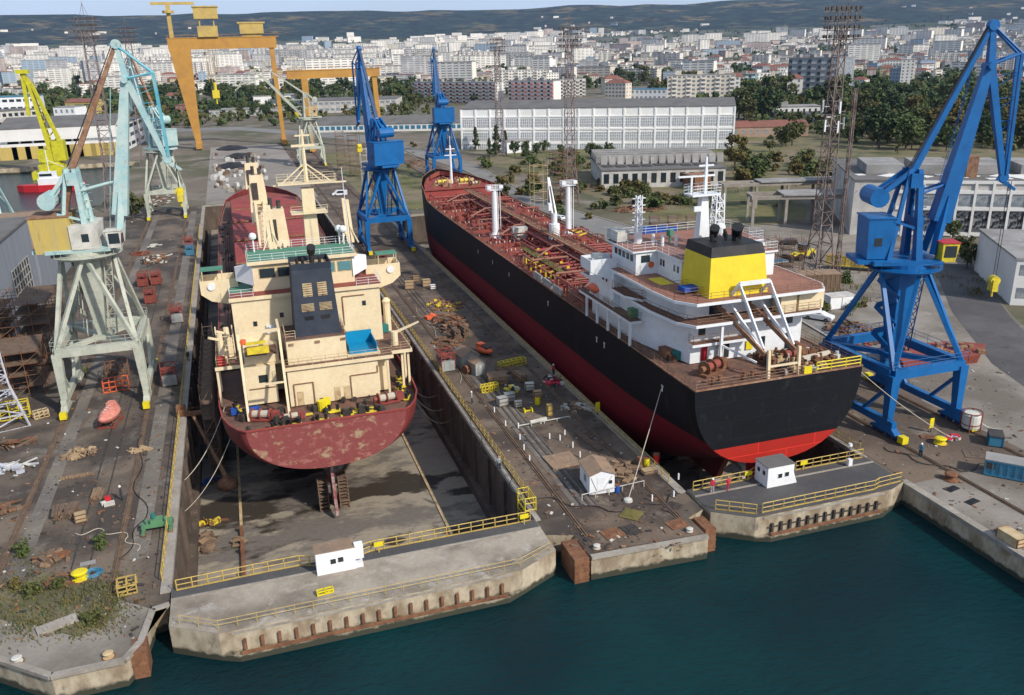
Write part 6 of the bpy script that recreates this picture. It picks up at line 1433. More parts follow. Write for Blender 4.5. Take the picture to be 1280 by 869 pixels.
def near_named(x,y): return 330<math.hypot(x,y)<700
placed=[]
names={'slab':('apartment_block','apartment block'),'house':('town_house','house')}
adj={0:'white eight-storey',1:'long white eight-storey',2:'white ten-storey',3:'long grey nine-storey',4:'cream seven-storey',5:'slim white tower-like',6:'pinkish tower-like',7:'white six-storey'}
def put(me,kind,x,y,rz,label,s=1,group=None):
    n,c=names[kind]; o=bpy.data.objects.new(n,me); COL.objects.link(o); o.location=(x,y,max(0,terr(x,y)) if math.hypot(x,y)>1300 else 0); o.rotation_euler=(0,0,rz); o.scale=(s,s,s)
    tag(o,label,c,group); placed.append((x,y)); return o
# rows of long slabs photographed left of centre
rows_=[((352,520),90,(1,0,3),1.45,'band of long flats above the second orange gantry'),((270,352),88,(2,1,6),1.3,'slabs of flats framed by the tall orange gantry'),((0,115),76,(1,0),1.2,'white rows of flats at the far left'),((120,250),78,(1,0,1),1.2,'white rows of flats behind the big green crane'),((185,275),95,(0,1),1.15,'white slabs of flats left of the tall orange gantry leg'),((40,130),106,(7,4,0),1.0,'stepped white flats behind the yellow crane'),((520,640),92,(2,3,0),1.2,'slabs of flats above the farthest blue crane'),((270,345),98,(4,7),1.,'low slabs of flats among trees behind the tall orange gantry')]
for (x0,x1),yy,ids,s,lab in rows_:
    x=x0
    while x<x1:
        i=rnd.choice(ids); p=P(x+8,yy+rnd.uniform(-3,3)); az_=math.atan2(p.x,p.y)
        put(slabs[i][0],'slab',p.x,p.y,-az_+rnd.uniform(-.25,.25),'%s in the %s'%(adj[i].replace('tower-like','tall'),lab),s,group=lab)
        x+=rnd.uniform(14,24)
# mid city: houses and slabs at 620..2000 m
cnt=len(placed); tries=0
far=MB(); 
while cnt<285 and tries<9000:
    tries+=1
    a=R(rnd.uniform(-17,53)); dd=rnd.uniform(760,2100)**1.0; x=dd*math.sin(a); y=dd*math.cos(a)
    ad=math.degrees(a)
    if ad<17 and dd<1500: continue
    if ad>36 and dd<930: continue
    if 8<ad<24 and dd<960: continue
    if any((x-u)**2+(y-v)**2<26**2 for u,v in placed): continue
    if rnd.random()<(.3 if ad<22 else .07): i=rnd.choice((0,2,4,7,7)); me,k=slabs[i]; lab=adj[i].replace('tower-like','tall')+' block of flats rising among the red-roofed houses of the mid-distance town'
    else:
        i=rnd.randrange(8); me,k=hous[i]; lab=('white four-storey','cream five-storey','small grey','white flat-roofed','pinkish','ochre','white five-storey','pale blue flat-roofed')[i]+' town house in the crowded mid-distance town'
    put(me,k,x,y,-a+rnd.choice((0,0,.4,-.5,1.57)),lab,rnd.uniform(.75,1.15),group='town buildings beyond the trees'); cnt+=1
# far city: beyond about 300 buildings it reads as one mass
fm=[M['c_white'],M['c_cream'],M['c_grey'],M['c_pink'],M['tile_red'],M['light_roof'],M['c_blue'],M['c_win']]
for i in range(9000):
    a=R(rnd.uniform(-18,53.5)); u=rnd.random(); dd=1250+3750*u**.8
    if u>.985: dd=rnd.uniform(5000,5900)
    if math.degrees(a)<10 and dd<1900 and rnd.random()<.6: continue
    x=dd*math.sin(a); y=dd*math.cos(a)
    if mnoise.noise(Vector((x*.0035,y*.0035,9)))<-.22 : continue
    if dd>3900 and mnoise.noise(Vector((x*.0012,y*.0012,2)))<-.05+ (dd-3900)/5000: continue
    if dd<2100 and any(abs(x-p)<18 and abs(y-q)<18 for p,q in placed): continue
    z=max(0,terr(x,y)); big=rnd.random()<(.20 if dd<3400 else .33)
    if math.degrees(a)>21: big=big and rnd.random()<(.3 if dd<3000 else .6)
    if big: w_,d_,h_=rnd.uniform(22,75),rnd.uniform(11,15),rnd.choice((15,20,24,24,27,33,42) if math.degrees(a)<21 else (14,16,18,22,26,38)); wi=rnd.choice((0,0,0,0,1,0,0,2,0,3,0,0,6)); rf=5
    else: w_,d_,h_=rnd.uniform(10,26),rnd.uniform(9,14),rnd.uniform(6,17); wi=rnd.choice((0,0,1,1,2,3,0)); rf=rnd.choice((4,4,5,5,5))
    if dd>5000: w_*=.8;h_=min(h_,9)
    r_=-a+rnd.uniform(-.5,.5); b0=len(far.f); far.ob((x,y,z+h_/2-6),w_,d_,h_+12,r_,mi=wi)
    c_,s_=math.cos(r_),math.sin(r_)
    far.ob((x,y,z+h_+.4),w_+.6,d_+.6,.9,r_,mi=rf)
    if dd<3900:
        fl=max(2,int(h_/3.1)); 
        if big or dd<2600:
            for f in range(fl):
                zz=z+h_*(f+.5)/fl; hh=h_/fl*.16; X=lambda lx,ly:(x+c_*lx-s_*ly,y+s_*lx+c_*ly)
                nseg=max(2,int(w_/9)); 
                for k in range(nseg):
                    l0=-w_/2+w_*(k+.14)/nseg; l1=-w_/2+w_*(k+.86)/nseg; A_=X(l0,-d_/2-.05); B_=X(l1,-d_/2-.05)
                    far.quad((*A_,zz-hh),(*B_,zz-hh),(*B_,zz+hh),(*A_,zz+hh),mi=7)
o=far.build('distant_city',fm); tag(o,'dense pale city of flats and red-roofed houses filling the plain below the hills','distant city',kind='stuff')
# ------------------------------------------------------------ trees
def tree_mesh(h,w_,kind,seed,leaf=.55,nclump=26,per=34,shape='round'):
    r=random.Random(seed); tr=MB(); cr_=MB()
    tr.tube((0,0,0),(0,0,h*.45),h*.028,h*.018,n=6)
    for k in range(6):
        a=k*1.1+r.random(); z0=h*(.22+.06*k); tr.tube((0,0,z0),(math.cos(a)*w_*.3,math.sin(a)*w_*.3,z0+h*.28),h*.013,h*.005,n=5)
    for c in range(nclump):
        u=r.random(); a=r.uniform(0,2*PI); 
        if shape=='round': zc=h*(.28+.62*r.random()); rr=w_*.5*math.sqrt(max(.05,1-((zc/h-.58)/.42)**2))*r.uniform(.25,.92)
        elif shape=='poplar': zc=h*(.12+.82*r.random()); rr=w_*.5*(1-.7*abs(zc/h-.4))*r.uniform(.1,.8)
        elif shape=='conifer': zc=h*(.1+.85*r.random()); rr=w_*.5*(1-zc/h)*r.uniform(.2,1)
        else: zc=h*(.15+.6*r.random()); rr=w_*.5*r.uniform(.1,.95)*(1-.5*zc/h)
        cx,cy=rr*math.cos(a),rr*math.sin(a); R_=w_*r.uniform(.11,.2)*(1 if shape in('round','bush') else .7)
        for k in range(per):
            d=Vector((r.gauss(0,1),r.gauss(0,1),r.gauss(0,.8))); d=d.normalized()*R_*(r.random()**.4)
            p=Vector((cx,cy,zc))+d; n=(d.normalized()+Vector((r.gauss(0,.6),r.gauss(0,.6),r.gauss(.4,.6)))).normalized(); s=leaf*r.uniform(.5,1.3)
            t1=n.orthogonal().normalized(); t1=Matrix.Rotation(r.random()*6,3,n)@t1; t2=n.cross(t1)
            cr_.add([p-t1*s-t2*s*.4,p+t1*s*.2-t2*s*.7,p+t1*s+t2*s*.3,p-t1*s*.1+t2*s*.8],[(0,1,2,3)])
    return tr,cr_
def tree_proto(h,w_,kind,seed,**k):
    tr,cr_=tree_mesh(h,w_,kind,seed,**k); t=T('tree','x','tree'); tr.build('trunk',M['bark'],t); cr_.build('crown',M[kind],t); s=snapshot(t); return s
protos={}
for k,kind in enumerate(('foliage','foliage_dark','foliage_olive','foliage_autumn')):
    protos[kind]=[tree_proto(11,10,kind,k*7+1),tree_proto(13,9,kind,k*7+2,nclump=30)]
protos['poplar']=[tree_proto(20,6,'foliage',91,shape='poplar',nclump=34)]; protos['conifer']=[tree_proto(12,5.5,'foliage_dark',92,shape='conifer',nclump=30,leaf=.4)]
protos['bush']=[tree_proto(3.2,4.5,'foliage',93,shape='bush',nclump=14,leaf=.3,per=30),tree_proto(2.6,4,'foliage_olive',94,shape='bush',nclump=14,leaf=.3,per=30),tree_proto(2.4,3.6,'foliage_autumn',95,shape='bush',nclump=12,leaf=.3,per=30)]
def tree(p,kind,s,label,group=None,i=None):
    pr=protos[kind]; o=dup(pr[rnd.randrange(len(pr)) if i is None else i%len(pr)],(p[0],p[1],p[2] if len(p)>2 else 0),rnd.random()*6,label,group,s=s)
    if kind=='bush' or s<.45: o.name='bush'; o['category']='bush'
    return o
T1=[(990,182,'foliage_olive',1.25,'broad olive tree right of the white hall, left of the reddish mast'),(918,214,'foliage_autumn',1.1,'golden brown tree at the right end of the derelict factory'),(1098,186,'foliage_dark',1.6,'big dark tree right of the reddish mast'),(1150,165,'poplar',1.0,'tall poplar between the reddish mast and the nearest blue crane boom'),(1122,192,'poplar',.5,'small light green poplar below the big dark tree'),
(962,190,'foliage_olive',.6,'small yellowish tree at the foot of the broad olive tree'),(1068,178,'foliage_olive',.9,'yellow green tree directly behind the reddish mast'),(1208,336,'foliage_olive',.66,'dense brown green tree in front of the derelict works'),(1258,350,'foliage_autumn',.4,'reddish shrub beside the white industrial block'),(1190,300,'foliage',.4,'small green shrub at the wall of the derelict works'),
(167,276,'foliage_olive',.85,'bushy tree between the rails behind the big green crane'),(595,188,'conifer',1.0,'pine tree left of the slim mast in front of the hall'),(621,196,'conifer',1.25,'tall dark conifer at the foot of the slim mast'),(612,198,'conifer',.8,'smaller dark conifer beside the tall one'),(632,190,'conifer',.9,'conifer just right of the slim mast'),
(670,124,'conifer',1.3,'dark cypress-like tree in front of the pink and white flats')]
for x,y,k,s,l in T1: tree(P(x,y),k,s,l)
# tree belts between the yards and the city
def belt(n,x0,x1,y0,y1,s0,s1,label,kinds=('foliage','foliage_dark','foliage','foliage_olive')):
    for i in range(n):
        p=P(rnd.uniform(x0,x1),rnd.uniform(y0,y1)); k=rnd.choice(kinds)
        tree(p,k,rnd.uniform(s0,s1),label,label.replace('one of the ','').replace('tree in','trees of'))
belt(44,262,520,110,134,1.3,1.9,'leafy tree in the green belt behind the orange gantries')
belt(20,262,390,138,152,.7,1.0,'small tree in the hedge line below the orange gantries')
belt(38,0,250,108,134,1.3,2.0,'leafy tree in the green belt behind the harbour sheds')
belt(14,415,640,92,104,1.6,2.2,'dark tree in the park strip between the blocks of flats')
belt(30,620,900,98,124,1.4,2.0,'dark tree in the park strip above the long white hall')
belt(46,920,1290,125,156,1.2,1.9,'tree in the wood behind the reddish mast and blue boom')
belt(44,1060,1330,150,190,1.0,1.5,'olive tree in the thicket right of the blue crane boom',('foliage_olive','foliage','foliage','foliage_autumn','foliage_dark'))
belt(9,925,1095,168,186,.7,1.0,'low tree on the waste ground right of the white hall',('foliage_olive','foliage'))
belt(14,640,770,190,200,.4,.6,'low bush along the foot of the long white hall',('foliage','foliage_dark'))
def bushes(n,x0,x1,y0,y1,s0,s1,label):
    for i in range(n):
        p=P(rnd.uniform(x0,x1),rnd.uniform(y0,y1)); tree(p,'bush',rnd.uniform(s0,s1),label,label.replace('bush','bushes',1))
bushes(36,600,760,205,245,.8,1.8,'scrubby bush on the waste ground left of the derelict factory')
bushes(20,745,850,236,262,1.0,1.8,'green bush in front of the derelict factory wall')
bushes(26,925,1085,192,232,1.2,2.4,'bush on the rubble ground behind the concrete trestles')
bushes(12,985,1080,352,392,.5,1.0,'weedy bush beside the parked cars and portakabin')
bushes(8,470,520,180,215,.6,1.2,'low bush between the rails near the blue cranes')
bushes(6,840,905,240,262,.8,1.4,'bush beside the tin shed and the rear trestle')
bushes(5,690,745,255,275,.8,1.5,'bush along the road near the scaffold tower')
for x,y,s,l,i in((30,694,.55,'small green bush growing beside the outer rail of the near left yard',0),(127,684,.5,'small dark green bush between the weeds and the scrap in the near left yard',0),(40,745,.55,'yellow flowering weed clump on the near left quay',1),(20,735,.5,'brown weed clump near the left edge of the quay',2),(115,778,.5,'weed clump beside the concrete slab on the near left quay',1),(75,735,.45,'low weed clump behind the concrete slab',1)): tree(P(x,y),'bush',s,l,i=i)
# far trees read as one mass
ft=MB()
for i in range(8200):
    a=R(rnd.uniform(-18,53.5)); dd=rnd.uniform(1000,5100) if i<3700 else (rnd.uniform(600,1600) if i<5200 else rnd.uniform(360,1050)); x=dd*math.sin(a); y=dd*math.cos(a); ad=math.degrees(a)
    if i>=5200:
        if not((ad>33.5 and dd>430+max(0,40-ad)*12 and not(ad<42 and dd<440)) or (ad<13 and 640<dd<900 and rnd.random()<.5)): continue
    elif i>=3700:
        if not((ad<17 and dd>830) or (ad>30 and dd<1000 and dd>620) or (dd>950)): continue
    elif mnoise.noise(Vector((x*.0035,y*.0035,9)))>-.02 and rnd.random()<.6: continue
    if any(abs(x-p)<15 and abs(y-q)<15 for p,q in placed): continue
    z=max(0,terr(x,y)) if dd>1300 else 0; s=rnd.uniform(4,8) if i<5200 else rnd.uniform(2.6,5.0); mi=rnd.choice((0,1,1,2,3) if rnd.random()<.4 else (0,1)) if i<5200 else rnd.choice((0,0,1,2,2,3))
    for k in range(7):
        c=Vector((x+rnd.gauss(0,s*.5),y+rnd.gauss(0,s*.5),z+s*rnd.uniform(.3,1.5))); 
        for q in range(5):
            n=Vector((rnd.gauss(0,1),rnd.gauss(-.4,1),rnd.gauss(.6,1))).normalized(); t1=n.orthogonal().normalized()*s*.36; t2=n.cross(t1); p=c+n*s*.25
            ft.add([p-t1,p-t2*.9,p+t1,p+t2*1.1],[(0,1,2,3)],mi)
o=ft.build('distant_trees',[M['foliage'],M['foliage_dark'],M['foliage_olive'],M['foliage_autumn']]); tag(o,'dark green trees scattered through the distant city','distant trees',kind='stuff')
for k,pr in protos.items():
    for s in pr:
        for c in s[1]: bpy.data.objects.remove(c[0])
        bpy.data.objects.remove(s[0])
# ------------------------------------------------------------ yard objects
def Q(px,py): v=P(px,py); return (v.x,v.y,.06)
def crate(label,px,py,sx,sy,sz,m,rz=0,slats=True,name='crate',cat='crate',group=None):
    t=T(name,label,cat,Q(px,py),rz,group); MB().box(-sx/2,sx/2,-sy/2,sy/2,.08,sz).build('body',M[m],t)
    mb=MB()
    for x in(-sx/2,sx/2):
        for y in(-sy/2,sy/2): mb.box(x-.05,x+.05,y-.05,y+.05,0,sz+.03)
    for z in(.12,sz*.5,sz-.03):
        for y in(-sy/2-.02,sy/2+.02): mb.box(-sx/2,sx/2,y-.03,y+.03,z-.05,z+.05)
    mb.build('batten',M['wood_dark'] if slats else M['rust'],t); return t
def timber(label,px,py,l,n,rows,rz=0,m='wood',th=.28,group=None):
    t=T('timber_stack',label,'timber stack',Q(px,py),rz,group); mb=MB()
    for r_ in range(rows):
        for k in range(n-r_%2): mb.ob(((k-(n-r_%2)/2+.5)*th*1.12+rnd.uniform(-.03,.03),rnd.uniform(-.15,.15),th*(r_+.5)),th,l*rnd.uniform(.88,1.05),th*.95,rnd.uniform(-.03,.03))
    mb.build('beams',M[m],t); return t
def pile(label,px,py,rx,ry,n,ms,h=.8,name='scrap_pile',cat='scrap pile',L_=(.5,2.2)):
    t=T(name,label,cat,Q(px,py)); 
    for m in ms:
        mb=MB()
        for i in range(n//len(ms)):
            a=rnd.random()*6.28; q=rnd.random()**.6; x=math.cos(a)*q*rx; y=math.sin(a)*q*ry; zt=h*(1-q)*rnd.random()+.08
            if rnd.random()<.5: mb.ob((x,y,zt),rnd.uniform(.1,.35),rnd.uniform(*L_),rnd.uniform(.06,.3),rnd.random()*3.1,tilt=rnd.uniform(-.3,.3))
            else: mb.ob((x,y,zt),rnd.uniform(.3,1.1),rnd.uniform(.3,1.0),rnd.uniform(.04,.4),rnd.random()*3.1,tilt=rnd.uniform(-.3,.3))
        mb.build({'rust':'rusty_scrap','rust_light':'pale_scrap','wood':'wood_scrap','wood_dark':'dark_timber','dark_metal':'dark_scrap','white_worn':'white_scrap','yellow_plain':'yellow_scrap'}.get(m,'mixed_scrap'),M[m],t)
    return t
def skip(label,px,py,body,top,rz=0,s=1,z=0,group='site boxes with red tubular tops'):
    t=T('tool_box',label,'site box',(Q(px,py)[0],Q(px,py)[1],.06+z),rz,group,s); MB().box(-1.1,1.1,-1.3,1.3,.15,1.7).build('body',M[body],t)
    mb=MB()
    for x in(-1.05,1.05):
        for y in(-1.25,1.25): mb.beam((x,y,0),(x,y,3.0),.12)
    for y in(-1.25,1.25): mb.beam((-1.05,y,3),(1.05,y,3),.14); mb.beam((-1.05,y,1.75),(1.05,y,3),.09); mb.beam((1.05,y,1.75),(-1.05,y,3),.09)
    for x in(-1.05,1.05): mb.beam((x,-1.25,3),(x,1.25,3),.14); mb.beam((x,-1.25,1.75),(x,1.25,1.75),.12)
    mb.box(-1.0,1.0,-1.2,1.2,2.2,2.3); mb.build('frame',M[top],t)
    mb=MB()
    for k in range(6): mb.box(-1.13,-1.1,-1.1+k*.42,-1.0+k*.42,.2,1.65); mb.box(-1+k*.38,-.92+k*.38,-1.33,-1.3,.2,1.65)
    mb.build('rib',M[body],t); return t
# white cabin
a=P(737,621);b=P(768,617);c=P(719,602)
w_=(b-a).length; dd=(c-a).length; rz=math.atan2((b-a).y,(b-a).x)
t=T('site_cabin','white cabin with gabled brown felt roof near the end of the middle pier','cabin',(a.x,a.y,.06),rz); h_=2.35
mb=MB(); mb.add([(0,0,.15),(w_,0,.15),(w_,0,h_),(w_/2,0,h_+.55),(0,0,h_),(0,dd,.15),(w_,dd,.15),(w_,dd,h_),(w_/2,dd,h_+.55),(0,dd,h_)],[(0,1,2,3,4),(9,8,7,6,5),(0,5,6,1),(1,6,7,2),(2,7,8,3),(3,8,9,4),(4,9,5,0)]); mb.build('wall',M['cabin_white'],t)
mb=MB()
for s in(0,1):
    x0=-.15 if s==0 else w_+.15; mb.add([(x0,-.15,h_-.01),(w_/2,-.15,h_+.58),(w_/2,-.15,h_+.68),(x0,-.15,h_+.1),(x0,dd+.15,h_-.01),(w_/2,dd+.15,h_+.58),(w_/2,dd+.15,h_+.68),(x0,dd+.15,h_+.1)],[(0,1,2,3),(7,6,5,4),(0,4,5,1),(1,5,6,2),(2,6,7,3),(3,7,4,0)])
mb.build('roof',M['brown_roof'],t)
wn=MB().box(w_*.76,w_*.9,-.04,0,1.25,1.65).build('window',M['glass_dark'],t)
wn=MB().box(-.04,0,dd*.34,dd*.55,1.0,1.8).build('side_window',M['glass_grey'],t)
mb=MB(); mb.box(w_*.3,w_*.62,-.03,0,.25,2.1); d_=mb.build('door',M['ship_white'],t)
mb=MB(); mb.beam((w_*.5,-.05,.4),(w_*.9,-.05,2.2),.04); mb.beam((w_*.06,-.05,2.2),(w_*.3,-.05,.5),.04); mb.build('brace',M['dirty_white'],t)
mb=MB(); mb.box(.1,w_-.1,.1,dd-.1,0,.15); mb.build('base',M['wood_dark'],t)
# two small grey sheds
def shed(label,px,py,px2,py2,dep,h):
    a=P(px,py);b=P(px2,py2); w=(b-a).length; t=T('tool_shed',label,'shed',(a.x,a.y,.06),math.atan2((b-a).y,(b-a).x))
    mb=MB(); mb.add([(0,0,0),(w,0,0),(w,0,h),(w/2,0,h+w*.28),(0,0,h),(0,dep,0),(w,dep,0),(w,dep,h),(w/2,dep,h+w*.28),(0,dep,h)],[(0,1,2,3,4),(9,8,7,6,5),(0,5,6,1),(1,6,7,2),(2,7,8,3),(3,8,9,4),(4,9,5,0)]); mb.build('wall',M['skip_grey'],t)
    mb=MB()
    for s in(0,1):
        x0=-.2 if s==0 else w+.2; z=h-.2*.56; mb.add([(x0,-.15,z+.02),(w/2,-.15,h+w*.28+.03),(w/2,-.15,h+w*.28+.12),(x0,-.15,z+.12),(x0,dep+.15,z+.02),(w/2,dep+.15,h+w*.28+.03),(w/2,dep+.15,h+w*.28+.12),(x0,dep+.15,z+.12)],[(0,1,2,3),(7,6,5,4),(0,4,5,1),(1,5,6,2),(2,6,7,3),(3,7,4,0)])
    mb.build('roof',M['brown_roof'],t); MB().box(w*.35,w*.65,-.04,0,.05,h*.85).build('door',M['white_worn'],t)
shed('larger grey tin shed with gabled roof beside the orange lifeboat on the pier',579,463,599,459,3.2,2.0)
shed('smaller grey tin shed in front of the larger one on the pier',595,471,607,468,2.2,1.9)
t=T('orange_lifeboat','small orange open lifeboat lying on the middle pier behind the grey sheds','boat',Q(606,443),.5); t.rotation_euler=(0,0,R(20))
o=boat(None,(0,0,.1),4.2,1.9,1.3,0,'orange_boat','hull'); o.parent=t
MB().ob((0,1.0,1.35),1.1,1.1,.5).build('canopy',M['orange_boat'],t); MB().ob((0,-.4,1.3),1.0,1.6,.25).build('well',M['dark_metal'],t)
def drum(label,px,py,m,rz=0,s=1,lay=False):
    t=T('barrel',label,'barrel',Q(px,py),rz,None,s); mb=MB()
    if lay: mb.tube((-.9,0,.6),(.9,0,.6),.6,n=14)
    else: mb.lathe([(.28,0),(.3,.05),(.29,.3),(.31,.32),(.29,.6),(.31,.62),(.3,.88),(.27,.9)],14)
    mb.build('shell',M[m],t); mb=MB()
    if lay: mb.tube((-.96,0,.6),(-.9,0,.6),.64,n=14); mb.tube((.9,0,.6),(.96,0,.6),.64,n=14)
    else: mb.lathe([(.31,.88),(.31,.93),(.25,.93)],14)
    mb.build('rim',M['rust'],t); return t
drum('rusty drum lying beside the smaller grey shed',588,466,'rust',.4,1.1,True)
drum('brown barrel in the group by the tanker-side railing',800,582,'rust',0,1.15); drum('yellow barrel between the brown and the red one by the railing',808,583,'yellow',0,1.15); drum('red barrel at the right of the group by the railing',820,579,'red',0,1.25)
crate('low crate with a cream front below the red barrel',811,592,1.6,1.0,.5,'plywood')
for i,(x,y,l,n,r_,rz,m,lab) in enumerate([(622,477,3.0,9,4,1.4,'wood','long stack of brown beams in front of the sheds on the pier'),(650,475,2.6,4,4,.2,'wood','short stack of beams at the right end of the long stack on the pier'),(634,464,3.2,8,1,1.4,'wood_dark','layer of dark planks behind the long stack on the pier'),
 (75,645,2.4,4,3,.05,'wood_dark','left of the two dark timber stacks in the near left yard'),(90,643,2.4,4,3,-.12,'wood_dark','right of the two dark timber stacks in the near left yard'),(122,620,2.2,4,2,-.05,'wood','timber stack beside the red bag in the left yard'),(97,597,.4,12,1,.05,'wood','long single plank bundle across the left yard'),
 (570,424,2.2,4,6,.1,'wood_dark','left of two upright timber cubes beside the scrap heap'),(581,420,2.2,4,6,.1,'wood_dark','right of two upright timber cubes beside the scrap heap')]): timber(lab,x,y,l,n,r_,rz,m)
for x,y,m,lab,s in((628,507,'skip_grey','grey crate in front of the yellow frames on the pier',1.0),(637,502,'skip_grey','second grey crate, right of the first one on the pier',1.0),(648,509,'white_worn','pale crate right of the two grey crates on the pier',.7),(662,488,'white_worn','crate with white litter on top, right of the beam stacks',.9),(672,497,'plywood','brown crate beside the yellow drum on the pier',.8),(512,361,'plywood','tan crate at the left of the group beside the far sheds',1.3),(533,358,'plywood','tan crate in the middle of the far group on the pier',1.2),(541,362,'cabin_white','small white crate at the right of the far group',.8),(520,352,'wood','brown crate at the back of the far group on the pier',1.0),(102,652,'plywood','tan cardboard-like crate beside the dark timber stacks',.8)): crate(lab,x,y,1.4*s,1.1*s,1.2*s,m,rnd.uniform(-.2,.2))
def yframe(label,px,py,m,w=1.5,n=3,rz=0,h=1.0,d=.9):
    t=T('storage_rack',label,'rack',Q(px,py),rz); mb=MB()
    for k in range(n+1):
        x=w*k/n-w/2
        for y in(-d/2,d/2): mb.beam((x,y,0),(x,y,h),.11)
        mb.beam((x,-d/2,h),(x,d/2,h),.11)
    for y in(-d/2,d/2):
        for z in(.06,h/2,h): mb.beam((-w/2,y,z),(w/2,y,z),.11)
    mb.build('frame',M[m],t); mb=MB()
    for y in(-d/2,): mb.beam((-w/2,y,.06),(w/2,y,h),.06)
    mb.build('brace',M[m],t)
yframe('yellow steel frame at the left foot of the long beam stack',608,490,'yellow_plain'); yframe('second yellow steel frame beside the first one on the pier',617,488,'yellow_plain',1.2,2); yframe('long yellow frame behind the beam stack on the pier',640,458,'yellow_plain',4.5,6,.2); yframe('yellow grid rack under the white lattice tower in the left yard',14,524,'yellow_plain',4.8,4,.1,2.4,1.0); yframe('small rusty frame beside the yellow grid rack',52,522,'cream_dirty',1.8,3,.4)
yframe('yellow frame round the floor opening in the near left yard',160,738,'yellow_rail',1.6,2,.1,.9,1.7)
skip('grey site box under a red tubular frame on the pier edge',558,462,'skip_grey','skip_red',.05)
skip('grey box with red top nearest the camera in the left yard',213,480,'skip_grey','skip_red',.08); skip('grey box with red top beside the dock railing, farther back',222,402,'skip_grey','skip_red',.1)
for i,(x,y,lab) in enumerate(((180,357,'left red box of the back pair between the rails'),(196,355,'right red box of the back pair between the rails'),(189,378,'single red box just in front of the red pair'),(237,310,'small red box behind the blue one by the dock railing'))): skip(lab,x,y,'skip_red','skip_red',rnd.uniform(-.1,.1),.95)
skip('blue box by the railing of the left dock, in front of a red one',238,319,'container_blue','container_blue',0,.85)
skip('left of two red boxes on the road side of the tanker',727,303,'skip_red','skip_red',.2,1.1); skip('right of two red boxes on the road side of the tanker',746,311,'skip_red','skip_red',.2,1.1)
skip('red box on the pier between the ships, below the near blue crane leg',478,330,'skip_red','skip_red',0,.95); skip('second red box below the blue crane on the pier',434,300,'skip_red','skip_red',0,1.0)
pile('heap of rusty sheets and beams on the pier behind the sheds',563,405,3.4,6.0,120,('rust','wood_dark','rust_light','dark_metal'),1.6)
pile('second heap of rusty offcuts nearer the timber cubes',560,428,2.2,3.0,50,('wood_dark','rust'),.6)
pile('low tangle of tubes behind the rusty heap on the pier',556,382,3.5,4.5,60,('rust_light','yellow_plain','rust'),.5)
t=T('orange_tarpaulin','crumpled orange tarpaulin at the left end of the rusty heap','tarpaulin',Q(538,399)); mb=MB(); mb.ob((0,0,.35),1.9,1.2,.5,.3); mb.ob((.5,.3,.5),1.0,.9,.5,.9,tilt=.3); mb.build('sheet',M['orange_boat'],t)
pile('scatter of rags and litter on the pier by the tanker railing',692,476,1.6,2.2,36,('white_worn','red_cloth','dark_metal'),.3,'litter','litter',(.2,.6))
pile('pale litter patch on the pier, farther down the tanker side',722,510,2.2,2.0,30,('white_worn','wood'),.1,'litter','litter',(.3,.8))
pile('blue and green odds and ends beside the pale crates',640,490,1.4,1.0,24,('container_blue','yellow_plain','white_worn'),.8,'odds_and_ends','odds and ends',(.2,.7))
pile('shingled scrap with pallets in the near left yard',68,700,1.7,1.2,40,('wood','rust','wood_dark'),.8); pile('ring of rusty hose and scrap beside the yellow bollard',77,727,1.1,.8,30,('rust','dark_metal'),.3)
pile('white lattice offcuts at the left edge of the yard',14,588,2.4,1.5,22,('white_worn','lattice_pale'),.6,L_=(1.5,3.4)); pile('brown steel beams at the left edge above the white offcuts',8,560,2.4,1.6,20,('rust','wood_dark'),.9,L_=(1.5,3.6))
pile('pile of pale pallets in the left yard below the pink boat',98,568,1.8,1.5,40,('plywood','wood'),.5,L_=(1.2,2.0)); pile('rusty odds and ends at the left edge of the yard by the lattice',5,640,1.6,2.2,24,('rust','wood_dark'),.3)
pile('spilled yellow sand-like boards beside the inner rail',178,563,1.6,.7,16,('plywood',),.12); 
pile('wreckage of tubes and plates on the waste ground behind the tanker road',800,262,9,5,120,('rust','deck_brown','rust_light'),1.6,L_=(1.5,5)); pile('rusty girders on the waste ground left of the derelict factory',735,235,10,6,70,('rust','wood_dark'),1.0,L_=(2,6))
pile('heap of rusty plates between the pale boxes behind the portakabin',1060,412,4,4,60,('rust','wood_dark'),1.4,L_=(1,4)); pile('pile of rusty ship parts beside the nearest blue crane',1085,425,4.5,3,60,('rust','deck_red'),1.3,L_=(1,4))
pile('scattered rusty blocks along the ground left of the nearest blue crane tower',470,235,4,10,60,('rust','wood_dark','rust_light'),.8); pile('scrap along the rail near the farthest blue crane',520,205,6,16,60,('rust','rust_light'),.8,L_=(1,4))
pile('loose scrap with white bags between the rails of the left yard',195,325,3.2,7,70,('rust','white_worn','rust_light','dark_metal'),.5); pile('loose scrap under the second green crane',200,250,4.5,16,80,('rust','white_worn','wood_dark'),.6)
pile('broken reddish scrap beside the white bags in the left yard',176,318,2.4,2.5,40,('skip_red','rust'),.7); pile('white bags between the rails left of the red scrap',193,308,1.4,1.6,14,('white_worn',),.5)
pile('wreckage by the left gate railing on the dock floor',262,655,.1,.1,2,('wood_dark',),.1) if 0 else None
